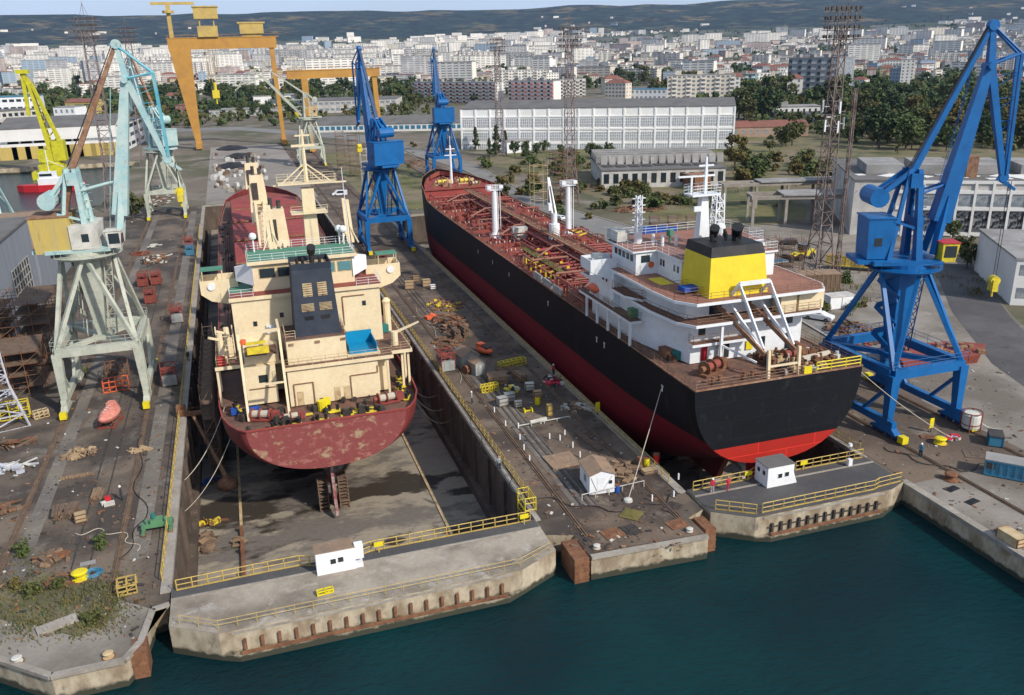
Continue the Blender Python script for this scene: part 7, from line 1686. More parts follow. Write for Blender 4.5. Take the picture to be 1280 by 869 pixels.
# keel blocks and debris on the slab beyond the red ship bow
me=MB().ob((0,0,.6),1.6,1.1,1.2).v and None
pb=None
for i in range(70):
    px=rnd.uniform(266,338); py=rnd.uniform(192,243); v=Q(px,py); s=rnd.uniform(.6,1.5)
    if pb is None:
        pb=[]
        for m in('dirty_white','concrete','wood_dark'):
            mb=MB(); mb.ob((0,0,.55),1.7,1.2,1.1); mb.ob((0,0,1.25),1.3,1.0,.3,.1); o=mb.build('keel_block',M[m]); pb.append(o.data); bpy.data.objects.remove(o)
    k=rnd.choice((0,1,2)); o=bpy.data.objects.new('keel_block',pb[k]); COL.objects.link(o); o.location=v; o.rotation_euler=(0,0,rnd.random()*3); o.scale=(s,s,s)
    tag(o,('white','grey concrete','dark wooden')[k]+' keel block lying on the slab beyond the red ship bow','keel block','keel blocks on the slab beyond the red ship')
for x,y,lab in((300,196,'black heap of grit left of the hoist'),(290,186,'black heap of grit farther back near the gantry leg'),(292,208,'thin black heap of grit nearest the red ship')):
    t=MB(); t.lathe([(5.5,0),(5.0,.3),(4.2,.8),(3.0,1.3),(1.6,1.9),(.5,2.0)],20); t.v=[(x*(1+.35*mnoise.noise(Vector((x*.5,y*.5,z+lab.count('e'))))),y*(1+.35*mnoise.noise(Vector((y*.6,x*.4,z+3)))),z*(1+.5*mnoise.noise(Vector((x*.7,y*.7,1))))) for x,y,z in t.v]
    o=t.build('grit_heap',M['black_paint'],smooth=True); o.location=Q(x,y); o.scale=(1.4,2.0,.8); tag(o,lab,'grit heap','black grit heaps')
# scaffolding racks
def scaffold(label,p,nx,ny,nz,w=2.2,d=1.5,hz=2.0,rz=0,m='rust',r=.07,plank=True,group='scaffold racks'):
    t=T('scaffold',label,'scaffold',tuple(p),rz,group); mb=MB()
    for i in range(nx+1):
        for j in range(ny+1): mb.beam((i*w,j*d,0),(i*w,j*d,nz*hz+.6),r)
    for k in range(1,nz+1):
        for j in range(ny+1): mb.beam((0,j*d,k*hz),(nx*w,j*d,k*hz),r)
        for i in range(nx+1): mb.beam((i*w,0,k*hz),(i*w,ny*d,k*hz),r)
    mb.build('tube_frame',M[m],t); mb=MB()
    for k in range(nz):
        for i in range(nx):
            if (i+k)%2: mb.beam((i*w,0,k*hz),((i+1)*w,0,(k+1)*hz),r*.8)
    mb.build('brace',M['rust_light'],t)
    if plank:
        mb=MB()
        for k in range(1,nz+1):
            for i in range(nx):
                if rnd.random()<.5: mb.box(i*w,(i+1)*w,.1,ny*d-.1,k*hz+.05,k*hz+.1)
        mb.build('plank',M['wood_dark'],t)
p=P(70,486); scaffold('big rack of brown scaffolding in front of the grey halls, left of the green crane',(-39.5,142,0),4,5,7,2.4,2.4,1.6,0)
scaffold('second brown scaffolding bay beside the big rack, nearer the white lattice tower',(-36.5,131,0),3,4,4,2.2,2.2,1.7,.1)
p=P(696,258); scaffold('square brown scaffold tower left of the lattice mast, on the tanker road side',(p.x,p.y,0),3,3,8,2.4,2.4,2,.1)
p=P(668,262); scaffold('thin pale scaffold tower left of the brown one',(p.x,p.y,0),1,1,5,4.5,3,2.6,.1,'cream_dirty',.1,False)
for x,y,n,z,lab in((905,330,5,3,'low rusty scaffold row just behind the yellow funnel'),(870,318,5,3,'low rusty scaffold row behind the radar mast of the tanker'),(948,345,4,4,'rusty scaffold rack right of the yellow funnel'),(812,300,5,3,'rusty scaffold rack near the blue tarpaulin truck')):
    p=P(x,y); scaffold(lab,(p.x,p.y,0),n,2,z,2.3,2,1.8,-.4)
for x,y,lab in((424,214,'left of two brown scaffold towers beside the first blue crane'),(440,222,'right of two brown scaffold towers beside the first blue crane')):
    p=P(x,y); scaffold(lab,(p.x,p.y,0),1,2,8,3.2,2.5,2,0)
p=P(455,247); scaffold('pale ladder-like scaffold tower right behind the first blue crane',(p.x,p.y,0),1,1,8,2.2,2,2,0,'lattice_pale',.1,False)
p=P(1085,345); scaffold('rusty derelict hoist frame beside the yellow railway wagon',(p.x,p.y,0),1,1,3,2.6,2.2,2.4,.2,'rust',.12,False)
scaffold('scaffold stair along the port side of the red ship, seen left of its house',(-7.9,112,FL),1,12,6,1.5,2.4,2.2,0,'wood_dark',.09)
# vehicles
def car(label,px,py,rz,m='car_white',s=1,van=False,cat='car'):
    t=T('parked_car',label,cat,Q(px,py),rz,'parked vehicles' ,s); mb=MB(); h=1.35 if not van else 1.9
    prof=[(-2.2,.35),(-2.25,.75),(-2.1,.95),(-1.9,h*.98),(.5,h),(1.25,.98),(2.1,.85),(2.25,.6),(2.2,.3)] if not van else [(-2.5,.35),(-2.5,1.8),(-2.3,1.95),(1.2,1.95),(1.9,1.15),(2.45,1.0),(2.5,.35)]
    n=len(prof); L_=[]
    for s_ in(-1,1): L_+= [(s_*(.86 if z<1 else .72),y,z) for y,z in prof]
    mb.add(L_,[tuple(range(n-1,-1,-1)),tuple(range(n,2*n))]+[(i,(i+1)%n,n+(i+1)%n,n+i) for i in range(n)]); mb.build('body',M[m],t,fix=True)
    mb=MB(); z0,z1=(.95,h-.08) if not van else (1.1,1.75)
    for s_ in(-1,1): mb.add([(s_*.84,-1.75,z0),(s_*.84,.95,z0),(s_*.76,.45,z1),(s_*.76,-1.6,z1)],[(0,1,2,3),(3,2,1,0)])
    mb.add([(-.7,1.22,.99),(.7,1.22,.99),(.62,.56,z1+.02),(-.62,.56,z1+.02)],[(0,1,2,3),(3,2,1,0)]); mb.add([(-.7,-2.1,.98),(.7,-2.1,.98),(.62,-1.94,z1),(-.62,-1.94,z1)],[(0,1,2,3),(3,2,1,0)]); mb.build('window',M['glass_dark'],t)
    for x in(-.82,.82):
        for y in(-1.4,1.4): w=MB().tube((x-.1,y,.33),(x+.1,y,.33),.33,n=12).build('wheel',M['tyre'],t); MB().tube((x-.12,y,.33),(x+.12,y,.33),.17,n=8).build('rim',M['steel'],w)
    for x in(-.6,.6): MB().box(x-.18,x+.18,2.18,2.24,.6,.75).build('headlight',M['plastic_white'],t)
    return t
car('white estate car parked by the road behind the tanker stern, nearer one',1023,400,R(35)+PI,s=1.12); car('white car half hidden behind the nearer white one',1012,390,R(35)+PI)
car('white hatchback driving on the road along the tanker',697,275,R(25)); car('white van between the rails left of the first blue crane',425,245,R(70),van=True)
car('dark car parked beside the low scaffold rows',985,306,R(60),'car_dark'); car('small white car at the left end of the road behind the sheds',495,187,R(80)); car('red car beside the grey wooden container',983,350,R(30),'red',.95)
# wheel loader
t=T('wheel_loader','yellow wheel loader with black bucket on the gravel behind the mast','loader',Q(1003,324),R(100)); 
mb=MB(); mb.box(-1.1,1.1,-2.8,.2,.9,2.1); mb.box(-.7,.7,.2,2.4,.8,1.6); mb.build('body',M['yellow_plain'],t); mb=MB(); mb.box(-.9,.9,-.9,.9,2.1,3.4); mb.build('cab',M['glass_dark'],t)
mb=MB(); mb.box(-1.5,1.5,4.0,5.0,.2,1.5); mb.build('bucket',M['dark_metal'],t); mb=MB(); mb.beam((-.6,1.8,1.6),(-.6,4.2,1.0),.3); mb.beam((.6,1.8,1.6),(.6,4.2,1.0),.3); mb.build('arm',M['yellow_plain'],t)
for x in(-1.1,1.1):
    for y in(-1.7,1.7): MB().tube((x-.25,y,.8),(x+.25,y,.8),.8,n=14).build('wheel',M['tyre'],t)
# railway wagon, wooden container, portakabin, blue truck, lorries
def boxthing(name,label,cat,px,py,l,w,h,m,m2,rz,roofm=None,ribs=8,z=.1,group=None):
    t=T(name,label,cat,Q(px,py),rz,group); MB().box(-l/2,l/2,-w/2,w/2,z,h).build('body',M[m],t)
    mb=MB(); 
    for k in range(ribs+1):
        x=-l/2+l*k/ribs
        for y in(-w/2-.03,w/2+.03): mb.box(x-.06,x+.06,y-.04,y+.04,z,h)
    for y in(-w/2-.04,w/2+.04): mb.box(-l/2,l/2,y-.05,y+.05,z,z+.18); mb.box(-l/2,l/2,y-.05,y+.05,h-.15,h+.02)
    mb.build('frame',M[m2],t); MB().box(-l/2-.1,l/2+.1,-w/2-.1,w/2+.1,h+.01,h+.1).build('roof',M[roofm or m],t); return t
boxthing('railway_wagon','long yellow railway wagon with rusty top beside the hoist frame','wagon',1082,338,16,2.8,3.0,'yellow_rail','yellow_plain',R(-42),'brown_roof',12,.8)
boxthing('wooden_container','grey weathered wooden container at the foot of the reddish mast','container',1020,362,8,3.4,3.4,'wood_dark','wood',R(-15),'brown_roof',9)
boxthing('portakabin','small white portakabin with door between the bushes','cabin',1047,385,4.8,2.4,2.5,'cabin_white','dirty_white',R(-5),'dirty_white',2)
boxthing('tarpaulin_truck','blue tarpaulin trailer behind the tanker bridge','trailer',822,300,9,2.8,3.2,'blue_tarp','blue_tarp',R(-4),'blue_tarp',5,.9)
boxthing('flat_trailer','blue topped flat trailer on the gravel right of the funnel','trailer',968,338,5,2.4,2.0,'container_blue','white_worn',R(5),'container_blue',4,.7)
t=boxthing('site_container','blue steel container with louvred side on the right quay','container',1258,595,4.4,2.0,1.9,'container_blue','container_blue',R(-48),'light_roof',6); MB().box(-2.22,-1.2,-1.06,-1.02,.9,1.6).build('louvre',M['dark_metal'],t)
MB().box(-2.25,-2.2,-.7,.7,.8,1.6).build('window',M['dark_metal'],t)
t=boxthing('rubbish_skip','small blue rubbish skip near the yellow buffers of the nearest blue crane','skip',1243,555,2.2,1.4,1.3,'container_blue','container_blue',R(50),'dark_metal',3)
# white tank in red frame
t=T('water_tank','white cylindrical tank in a rusty red frame behind the nearest blue crane feet','tank',Q(1212,538)); MB().lathe([(1.0,.4),(1.05,.5),(1.05,2.1),(.9,2.3),(.2,2.35)],18).build('tank',M['white_worn'],t)
mb=MB()
for a in range(4): x,y=math.cos(a*1.57+.7)*1.15,math.sin(a*1.57+.7)*1.15; mb.beam((x,y,0),(x,y,2.5),.1)
mb.lathe([(1.12,2.4),(1.2,2.4),(1.2,2.5),(1.12,2.5)],18,closed=False); mb.lathe([(1.07,.9),(1.12,.9),(1.12,1.0),(1.07,1.0)],18,closed=False); mb.build('frame',M['skip_red'],t); MB().path([Vector((1.1,0,1.0)),Vector((2.4,-.6,.1)),Vector((3.4,-1.5,.1))],.08).build('pipe',M['white_worn'],t)
def moor(label,px,py,m,s=1): 
    t=T('mooring_bollard',label,'bollard',Q(px,py),0,None,s); MB().lathe([(.75,0),(.7,.12),(.45,.15),(.42,.5),(.65,.55),(.7,.7),(.5,.8),(.1,.82)],18).build('post',M[m],t,smooth=False); MB().lathe([(.9,0),(.9,.06)],18).build('base_plate',M['rust'],t)
moor('yellow mushroom bollard on the right quay near the blue crane feet',1175,555,'yellow'); moor('yellow mushroom bollard beside the blue coil in the near left yard',101,724,'yellow',1.05)
moor('pale bollard at the left front corner of the pier end',746,686,'white_worn',.5); moor('pale bollard at the right front corner of the pier end',862,665,'white_worn',.5)
moor('white bollard at the left end of the near left quay',22,828,'white_worn',.6); moor('white bollard near the front corner of the left quay',136,822,'cream_dirty',.6); moor('rusty bollard on the cope of the right quay',1188,600,'rust',1.0)
t=T('hose_coil','coil of blue hose beside the yellow bollard in the left yard','hose',Q(116,718)); mb=MB()
for k in range(5):
    for i in range(16): a,b=2*PI*i/16,2*PI*(i+1)/16; q=.9-k*.13; mb.tube((q*math.cos(a),q*math.sin(a),.07+.05*(k%2)),(q*math.cos(b),q*math.sin(b),.07+.05*(k%2)),.07,n=4)
mb.build('coil',M['container_blue'],t); MB().box(-.15,.15,-.15,.15,0,.2).build('hub',M['dark_metal'],t)
# post, banners
for x,y,lab in((747,520,'tall yellow warning board on the tanker-side edge of the pier'),(1163,541,'small yellow post on the right quay')):
    t=T('warning_board',lab,'sign',Q(x,y)); MB().box(-.3,.3,-.04,.04,.6,1.9).build('panel',M['yellow'],t); MB().box(-.05,.05,-.03,.03,0,.6).build('post',M['dark_metal'],t)
crate('yellow wooden stand beside the pale crates on the pier',687,520,.7,.7,1.6,'yellow_rail'); t=drum('yellow drum on the pier beside a brown crate',672,506,'yellow',0,1.3)
t=T('saddle','low yellow pipe saddle on the pier','pipe saddle',Q(660,515)); mb=MB(); mb.prismx([(-.4,0),(.4,0),(.3,.5),(-.3,.5)],-.6,-.45); mb.prismx([(-.4,0),(.4,0),(.3,.5),(-.3,.5)],.45,.6); mb.box(-.45,.45,-.1,.1,.05,.2); mb.build('body',M['yellow'],t)
# lifeboat, cradle, green trolley
t=T('pink_lifeboat','faded pink enclosed lifeboat on a red cradle in the left yard','boat',Q(139,530),R(-14)); o=boat(None,(0,0,.35),5.6,2.4,2.1,0,'pink_boat','hull'); o.parent=t
MB().frust((-.55,.55,.6,1.8,2.2),(-.4,.4,.7,1.6,2.75)).build('conning_tower',M['pink_boat'],t)
mb=MB()
for k in range(5): mb.ob((0,-1.6+k*.7,2.46-.06*abs(k-2)),.3,.1,.12)
mb.build('grab_rail',M['white_worn'],t)
mb=MB(); 
for y in(-1.5,1.5): mb.beam((-1.1,y,.1),(1.1,y,.1),.2,.2); mb.beam((-1.1,y,.1),(-.9,y,1.1),.14); mb.beam((1.1,y,.1),(.9,y,1.1),.14)
for x in(-1.0,1.0): mb.beam((x,-2,.1),(x,2,.1),.14)
mb.build('cradle',M['skip_red'],t)
yframe('orange-brown tubular rack behind the pink lifeboat, under the green crane portal',146,487,'orange_boat',3.4,4,.1,1.6,2.0); yframe('thin rusty tube rack behind the orange one under the green crane portal',148,470,'rust',3.2,4,.1,2.2,2.0)
t=T('winch_trolley','green winch trolley standing on the inner rails of the left yard','trolley',Q(198,662)); mb=MB(); mb.box(-1.5,1.5,-.5,.5,.5,.9); mb.box(-.6,.6,-.45,.45,.9,1.3); mb.build('body',M['green_paint'],t)
mb=MB()
for s in(-1,1): mb.beam((s*1.3,-1.3,.35),(s*1.3,1.1,.35),.32); mb.beam((s*.9,-.3,.9),(s*.9,-.3,1.5),.2)
mb.build('side_frame',M['green_paint'],t); mb=MB(); mb.tube((-.3,0,1.4),(-.3,0,1.9),.22,n=8); mb.build('motor',M['teal_tarp'],t)
for s in(-1,1):
    for y in(-1.1,.9): MB().tube((s*1.3-.2,y,.2),(s*1.3+.2,y,.2),.22,n=10).build('wheel',M['rust'],t)
# slabs, plates, manhole openings
def slab(label,px,py,l,w,h,m,rz=0,name='steel_plate',cat='plate',tr=.1):
    t=MB(); t.ob((0,0,h/2),l,w,h); t.ob((l*.1,w*.1,h+.02),l*.7,w*.6,.03,.05); o=t.build(name,M[m]); o.location=Q(px,py); o.rotation_euler=(0,0,rz); tag(o,label,cat)
slab('long concrete slab lying among weeds on the near left quay',72,783,3.2,1.2,.25,'concrete',.35,'concrete_slab','slab'); slab('tan boarded cover left of the white cabin on the pier',702,577,3.6,3.4,.2,'brown_roof',.05,'boarded_cover','cover'); slab('tilted pale green plate on the pier end',789,644,2.0,2.0,.08,'weed',.75)
slab('rusty hatch in the pier end, left one',765,668,2.0,1.8,.05,'rust',.1,'floor_hatch','hatch'); slab('dark barred hatch in the middle of the pier end',789,663,1.6,1.8,.05,'dark_metal',.1,'floor_hatch','hatch'); slab('rust-brown hatch near the right corner of the pier end',846,656,2.0,1.6,.05,'rust',.1,'floor_hatch','hatch'); slab('grey steel plate on the pier end beyond the rust-brown hatch',840,635,2.2,1.4,.05,'dark_metal',.6)
slab('dark opening inside the yellow frame in the near left yard',160,738,1.5,1.6,.04,'black_paint',.1,'floor_opening','opening'); slab('pale patch plate beside the timber stacks in the left yard',110,705,1.4,.7,.05,'light_roof',.1); slab('long rusty plank lying by the tanker-side railing',735,552,.9,6,.12,'wood_dark',.12,'plank','plank')
slab('flat rusty plate on the right quay between the crane feet',1165,548,2.6,1.0,.08,'rust',-.6); slab('dark pit cover near the cope of the right quay',1215,628,1.6,.8,.06,'black_paint',.2,'pit_cover','cover'); slab('dark pit cover nearer the blue crane on the right quay cope',1190,612,1.6,.8,.06,'black_paint',.2,'pit_cover','cover')
slab('rusty patch of plates on the right apron behind the blue skip',1222,569,3,2,.03,'g_brown',-.6)
crate('cream steel locker on the quay edge at the right border',1264,678,1.3,2.4,1.0,'cream_dirty',0,False,'locker','locker')
pile('blue, white and red rags with a rope end on the right quay',1190,549,1.3,.9,26,('white_worn','container_blue','red_cloth'),.3,'rag_heap','rag heap',(.3,.9))
# rusty pontoon on the apron
t=T('pontoon','rusty flat pontoon with junk on it lying on the apron behind the nearest blue crane','pontoon',Q(1160,450),R(-8)); MB().add([(-6,-3,0),(6,-3,0),(9,0,1.3),(6,3,0),(-6,3,0),(-6.5,-3.2,1.4),(6,-3.4,1.4),(9.6,0,1.7),(6,3.4,1.4),(-6.5,3.2,1.4)],[(4,3,2,1,0),(5,6,7,8,9),(0,1,6,5),(1,2,7,6),(2,3,8,7),(3,4,9,8),(4,0,5,9)]).build('hull',M['deck_red'],t)
mb=MB()
for i in range(26): mb.ob((rnd.uniform(-6,7),rnd.uniform(-2.5,2.5),1.6),rnd.uniform(.3,1.4),rnd.uniform(.3,1.2),rnd.uniform(.2,.8),rnd.random()*3)
mb.build('deck_junk',M['rust_light'],t)
# ropes
def rope(label,a,b,sag,r=.05,m='rope',name='mooring_line'):
    a=Vector(a);b=Vector(b); mb=MB(); pts=[a.lerp(b,i/14)-Vector((0,0,sag*4*(i/14)*(1-i/14))) for i in range(15)]; mb.path(pts,r,n=5); o=mb.build(name,M[m]); tag(o,label,'rope'); return o
v=P(785,627); rope('long pale line from the tanker deck edge down to the pier end',(46.6,85,10.9),(v.x,v.y,.2),.3,.05)
o=MB().lathe([(.5,0),(.45,.25),(.2,.35)],12).build('anchor_weight',M['white_worn']); o.location=(v.x,v.y,.06); tag(o,'round white weight at the foot of the long pale line','weight')
v=P(1190,550); rope('pale line from the tanker stern past the blue crane to the rag heap',(65.2,77,11.2),(v.x,v.y,.2),.6,.05)
for k,(y,z) in enumerate(((108,3),(104,2.4),(113,3.4))): rope(['upper drooping cable between the pier wall and the red ship','nearest drooping cable between the pier wall and the red ship','farthest drooping cable between the pier wall and the red ship'][k],(XL1-.1,y,-.2),(19.2,y+4,z),3.2,.05,'dark_metal','cable')
rope('dirty white line from the left dock wall to the red ship quarter',(XL0+.1,99,-1.5),(-4.5,106,4.8),1.2,.05); rope('second line from the left dock wall to the red ship quarter',(XL0+.1,94,-3),(-3,102,4.8),1.6,.04)
# rusty swing arm and base in the left dock
t=T('swing_arm','rusty swing arm reaching from the left dock wall to a drum-like base on the floor','swing arm',(XL0,107,0)); e=P(283,597,FL+1.4); s0=P(240,517,.2)
mb=MB(); mb.tube(tuple(s0),tuple(e),.22,.34,n=8); mb.build('arm',M['rust_light'],t,world=True); mb=MB(); mb.lathe([(1.3,0),(1.35,.5),(1.2,.9),(.6,1.2),(.3,1.6)],16,(e.x,e.y,FL+.1)); mb.build('base_drum',M['rust_light'],t,world=True)
mb=MB(); mb.box(s0.x-1.9,s0.x+1.4,s0.y-.6,s0.y+.6,.1,.35); mb.box(s0.x-1.9,s0.x-.7,s0.y-.5,s0.y+.5,.35,1.6); railpts(mb,[(s0.x-1.9,s0.y-.6,.35),(s0.x+1.4,s0.y-.6,.35)],h=.9,lv=2); mb.build('bracket',M['rust'],t,world=True)
v=P(278,720,FL); 
t=T('floor_pipe','rusty pipe run on posts along the floor of the left dock','pipe',(-4.4,76,FL)); mb=MB(); mb.box(-.2,.2,-1,20,.1,.4); mb.build('pipe',M['rust'],t); many('post',MB().box(-.2,.2,-.2,.2,0,.9),M['rust'],t,[(0,k*5,0) for k in range(5)])
def fpile(label,px,py,rx,ry,n,ms,L_):
    t=pile(label,px,py,rx,ry,n,ms,.5,L_=L_); v=P(px,py,FL+.1); t.location=v; return t
fpile('heap of brown timber on the left dock floor',258,678,1.1,2.4,34,('wood_dark','wood'),(1.5,2.8)); fpile('a few pale boards on the left dock floor right of the pipe',297,678,.9,.8,5,('wood',),(1.4,2.2)); fpile('yellow barred trestle parts on the left dock floor',258,655,2.6,.5,22,('yellow_plain','rust'),(.6,1.4))
fpile('blue and white rags on the left dock floor near the drum base',262,603,1.6,.8,14,('blue_tarp','dark_metal'),(.3,.9))
# staging under the tanker, green pump platform near pit
# light bollards along the pier strip
for i,(x,y) in enumerate(((655,563),(662,577),(650,550),(648,536),(716,560),(725,572),(735,583),(745,595),(687,549),(700,551),(618,516),(632,533),(706,545),(676,530),(842,622),(815,627),(848,600))):
    o=MB().box(-.07,.07,-.07,.07,0,.75).build('marker_post',M['plastic_white']); o.location=Q(x,y); tag(o,'short white marker post standing on the pier near the white cabin','marker post','white marker posts around the pier cabin')
t=T('pipe_run','white pipe run on short feet across the pier left of the white cabin','pipe',Q(648,536)); a=Vector(Q(648,536)); b=Vector(Q(712,524)); mb=MB(); mb.tube((0,0,.35),b-a+Vector((0,0,.35)),.07,n=6); mb.tube((1.6,.1,.5),(4.0,.5,.5),.28,n=8); mb.build('pipe',M['white_worn'],t); many('foot',MB().box(-.05,.05,-.05,.05,0,.35),M['white_worn'],t,[tuple((b-a)*k/4) for k in range(5)])
pile('row of planks laid beside the white cabin on the pier',777,588,1.5,3.6,14,('wood',),.05,'planks','planks',(2.2,3.2))
t=drum('blue barrel at the right side of the white cabin',771,616,'blue_tarp',0,1.0)
# loose litter and small debris, uncountable
mb=MB(); 
def dz(n,px0,px1,py0,py1,xa,xb):
    k=0
    while k<n:
        v=P(rnd.uniform(px0,px1),rnd.uniform(py0,py1))
        if not(xa<v.x<xb): continue
        k+=1; s=rnd.uniform(.04,.13) if rnd.random()<.8 else rnd.uniform(.15,.3); mb.ob((v.x,v.y,.09),s,s*rnd.uniform(.5,3),s*.4,rnd.random()*3,mi=rnd.choice((0,0,0,1,1,2,3,3,3,4)),tilt=rnd.uniform(-.2,.2))
dz(900,480,860,350,690,XL1+1.2,XR0-1.2); dz(900,0,230,480,800,-60,XL0-1.4); dz(420,60,240,270,480,-60,XL0-1.4); dz(330,1060,1280,450,700,XR1+1,110); dz(260,400,560,180,350,XL1+1,XR0+20)
o=mb.build('ground_litter',[M['wood_dark'],M['rust'],M['white_worn'],M['dark_metal'],M['rust_light']]); tag(o,'small loose litter scattered over the yards','litter',kind='stuff')
# weeds on the quay and yards
mb=MB()
def weeds(n,px0,px1,py0,py1,s0,s1,cl=30):
    for i in range(n):
        v=P(rnd.uniform(px0,px1),rnd.uniform(py0,py1)); q=rnd.uniform(.5,1.6)
        for k in range(cl):
            x=v.x+rnd.gauss(0,q); y=v.y+rnd.gauss(0,q); h_=rnd.uniform(s0,s1); a=rnd.random()*6.28; dx,dy=math.cos(a)*.06,math.sin(a)*.06; ox,oy=rnd.gauss(0,.12),rnd.gauss(0,.12)
            mb.add([(x-dx,y-dy,.04),(x+dx,y+dy,.04),(x+dx*.3+ox,y+dy*.3+oy,h_),(x-dx*.5+ox,y-dy*.5+oy,h_*.9)],[(0,1,2,3)],rnd.choice((0,0,1,2)))
weeds(34,-10,145,728,788,.15,.5,60); weeds(8,0,40,690,740,.15,.4,22); weeds(40,600,760,205,235,.5,1.4); weeds(60,770,1000,190,262,.5,1.6); weeds(30,985,1080,350,395,.4,1.2); weeds(40,440,520,185,235,.3,1.0); weeds(12,1180,1260,330,372,.4,1.0)
o=mb.build('weeds',[M['weed'],M['foliage_olive'],M['foliage']]); tag(o,'dry yellow and green weeds growing on the quay and waste ground','weeds',kind='stuff')
# boats in the basin
t=T('harbour_boat','small red and white harbour vessel moored in the basin at the left','boat',(P(66,238,WZ).x,P(66,238,WZ).y,WZ),R(82))
mb=MB(); mb.prism([(-3.4,-12),(3.4,-12),(3.8,4),(2.2,10),(0,13),(-2.2,10),(-3.8,4)],-.5,2.6); mb.build('hull',M['red'],t); mb=MB(); mb.box(-2.8,2.8,-6,4,2.6,5.0); mb.box(-2.3,2.3,-2,3.5,5,7.4); mb.build('deckhouse',M['ship_white'],t)
mb=MB(); mb.box(-2.35,2.35,3.5,3.56,5.9,6.9); mb.box(-2.36,-2.3,-1.5,3.2,5.9,6.9); mb.box(2.3,2.36,-1.5,3.2,5.9,6.9); mb.build('window',M['glass_dark'],t); mb=MB(); mb.tube((0,0,7.4),(0,0,16),.18,n=6); mb.beam((-1.4,0,12.5),(1.4,0,12.5),.2); mb.beam((0,-6,9),(0,0,12),.15); mb.build('mast',M['ship_white'],t)
# people
def person(label,loc,rz,suit,legs=None,helmet=True,arm=0):
    t=None; pts=[(0,0,.95),(0,0,1.2),(0,0,1.42),(0,0,1.52),(0,.01,1.66),(.1,0,.88),(.12,.04,.48),(.12,0,.08),(.12,.14,.05),(-.1,0,.88),(-.13,-.08,.48),(-.13,-.12,.08),(-.13,.02,.05),(.2,0,1.40),(.27,.0,1.12),(.24,.16+arm*.1,.9),(-.2,0,1.40),(-.27,0,1.12),(-.24,.12,.88)]
    ed=[(0,1),(1,2),(2,3),(3,4),(0,5),(5,6),(6,7),(7,8),(0,9),(9,10),(10,11),(11,12),(2,13),(13,14),(14,15),(2,16),(16,17),(17,18)]
    rad=[.15,.15,.16,.065,.10,.10,.075,.055,.05,.10,.075,.055,.05,.07,.055,.04,.07,.055,.04]
    me=bpy.data.meshes.new('person'); me.from_pydata(pts,ed,[]); o=bpy.data.objects.new('person',me); COL.objects.link(o); o.location=loc; o.rotation_euler=(0,0,rz)
    md=o.modifiers.new('skin','SKIN'); sk=me.skin_vertices[0].data
    for i,r_ in enumerate(rad): sk[i].radius=(r_,r_*.85)
    sk[0].use_root=True; o.modifiers.new('sub','SUBSURF').levels=1; o.modifiers['sub'].render_levels=2; me.materials.append(M[suit]); tag(o,label,'person')
    mb=MB(); mb.lathe([(.06,-.12),(.095,-.08),(.105,0),(.1,.06),(.05,.12)],12,(0,.01,1.66)); mb.build('head',M['skin'],o,smooth=True)
    if helmet: mb=MB(); mb.lathe([(.16,-.0),(.125,.02),(.12,.08),(.07,.15),(.02,.17)],12,(0,.02,1.69)); mb.build('helmet',M['hardhat'],o,smooth=True)
    if legs: mb=MB(); mb.tube((.1,0,.92),(.125,0,.12),.12,.085,n=8); mb.tube((-.1,0,.92),(-.13,-.1,.12),.12,.085,n=8); mb.build('trousers',M[legs],o)
    return o
v=P(879,622,.33); person('worker in red jacket, pale trousers and white helmet on the right dock gate, left one',(44.9,71.4,.33),R(160),'red_cloth','skip_grey')
person('worker in full red overalls on the right dock gate, right one',(46.7,71.2,.33),R(200),'red_cloth',None,False)
v=Q(135,632); person('worker in dark clothes bending near the timber stacks in the left yard',(v[0]+1.4,v[1]+.6,.06),R(90),'cloth_dark')
t=T('work_bag','red bag and white sacks beside the timber stacks in the left yard','bag',Q(135,630)); mb=MB(); mb.ob((0,.3,.35),.6,.5,.7,.3); mb.build('red_bag',M['red'],t); mb=MB(); mb.ob((.2,-.4,.15),1.1,.7,.3,.2); mb.ob((-.4,-.2,.2),.5,.4,.4,.5); mb.build('sack',M['white_worn'],t)
v=Q(626,500); person('worker in dark clothes beside the grey crates on the pier',(v[0]+1.9,v[1]+.4,.06),R(30),'cloth_dark',None)
v=Q(626,578); person('worker in blue-white clothes walking near the pier railing',(Q(624,588)[0],Q(624,588)[1],.06),R(-30),'skip_grey','cloth_dark',False)
for px,py,rz,su,le,he,lab in((692,470,.4,'red_cloth','cloth_dark',True,'worker in a red jacket beside the rag scatter on the pier'),(590,505,1.2,'skip_grey','cloth_dark',True,'worker in grey clothes between the railing and the grey crates on the pier'),(236,452,.2,'cloth_dark',None,True,'worker in dark overalls by the left dock railing near the grey box'),(178,440,2.2,'skip_grey','cloth_dark',False,'worker in grey clothes between the rails under the big green crane'),(1150,572,2.0,'container_blue','cloth_dark',True,'worker in a blue jacket near the yellow mushroom bollard on the right quay')):
    q=Q(px,py); person(lab,q,rz,su,le,he)
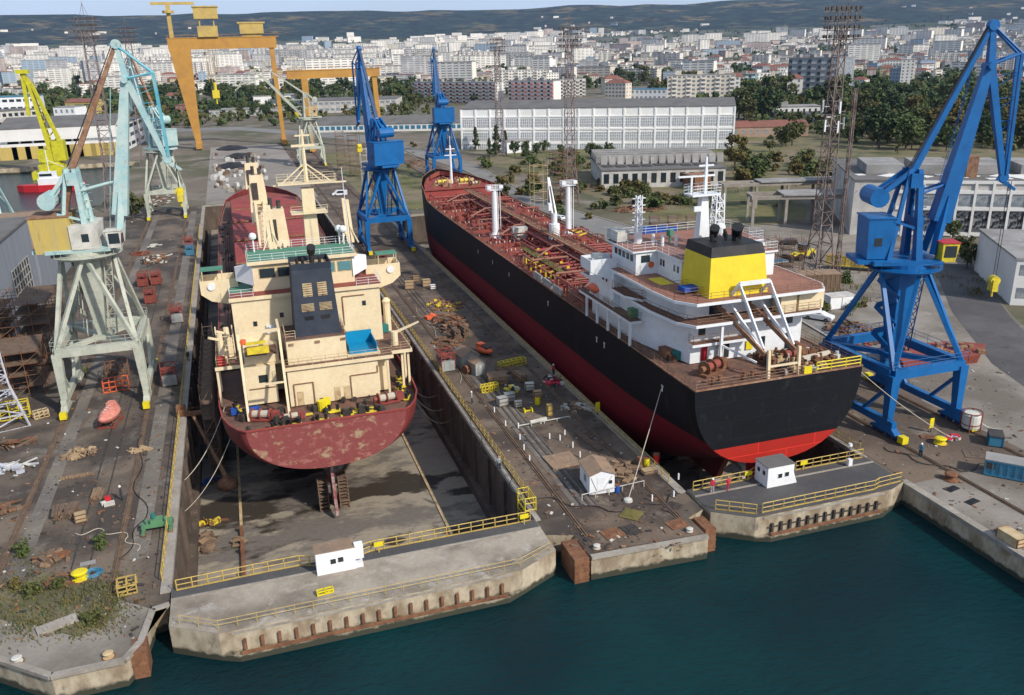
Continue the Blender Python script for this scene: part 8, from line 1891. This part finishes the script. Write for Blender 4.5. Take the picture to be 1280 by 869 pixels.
for k,(pts,m_) in enumerate((([(560,480),(590,520),(600,560),(640,600),(650,640)],'black_paint'),([(650,620),(700,628),(760,640),(820,632),(850,618)],'black_paint'),([(180,540),(170,600),(182,650),(150,700)],'black_paint'),([(95,668),(130,664),(160,672),(172,690)],'rope'),([(1105,560),(1140,575),(1200,590),(1240,580)],'black_paint'),([(520,385),(545,420),(566,446),(575,480)],'rope'))):
    V=[Vector(Q(*p))+Vector((0,0,.06)) for p in pts]; sm=[]
    for i in range(len(V)-1):
        a,b=V[i],V[i+1]; n=(b-a).cross(Vector((0,0,1))).normalized()
        for j in range(8): f=j/8; sm.append(a.lerp(b,f)+n*math.sin(f*PI*2)*.5)
    mb=MB(); mb.path(sm+[V[-1]],.05,n=5); o=mb.build('ground_cable',M[m_]); tag(o,('black hose along the pier rails beside the dock railing','black hose across the pier end in front of the white cabin','black cable winding down the left yard between the rails','pale rope lying beside the dark timber stacks','black cable on the right quay near the mushroom bollard','pale rope along the pier beside the rusty heap')[k],'cable' if m_=='black_paint' else 'rope')
# lamp heads and small gate fittings
for x,y,z,lab in((690,672,.3,0),): pass
for X_,lab in((27.0-3.2,'yellow valve wheel stand at the right end of the left dock gate'),(8.9,'yellow notice board on the railing of the left dock gate'),(57.2,'yellow notice board on the railing of the right dock gate'),(50.0,'small yellow notice board near the two workers on the right dock gate')):
    t=T('notice_board',lab,'sign',(X_,72.4,.3)); MB().box(-.45,.45,-.03,.03,.7,1.2).build('panel',M['yellow'],t); MB().box(-.05,.05,.03,.08,0,1.2).build('post',M['yellow_rail'],t)
t=T('lamp_post','short lamp post with white box on the right dock gate walkway','lamp post',(62.6,71.6,.33)); MB().tube((0,0,0),(0,0,2.4),.06,n=6).build('post',M['steel'],t); MB().lathe([(.1,2.4),(.25,2.45),(.2,2.75)],10).build('lamp_head',M['plastic_white'],t); MB().ob((0,-.2,.5),.5,.4,.8).build('control_box',M['plastic_white'],t)
yframe('yellow folded frame on the seaward edge of the left dock gate, middle',407,745,'yellow',1.4,2,.1,.6,.4)
# haze
hz=MB().box(-9500,11000,-400,9500,-12,420).build('haze',[]) if 0 else None
me=bpy.data.meshes.new('haze'); mbh=MB().box(-9500,11000,-900,9700,-13,430); me.from_pydata(mbh.v,[],mbh.f); hz=bpy.data.objects.new('haze',me); COL.objects.link(hz); tag(hz,'thin pale haze over the bay and city','haze',kind='stuff')
m=bpy.data.materials.new('haze'); m.use_nodes=True; nt=m.node_tree; nt.nodes.clear(); o_=nt.nodes.new('ShaderNodeOutputMaterial'); pv=nt.nodes.new('ShaderNodeVolumePrincipled'); pv.inputs['Color'].default_value=(.38,.58,1.0,1); pv.inputs['Density'].default_value=3.6e-5; pv.inputs['Anisotropy'].default_value=.2; nt.links.new(pv.outputs[0],o_.inputs['Volume']); me.materials.append(m)
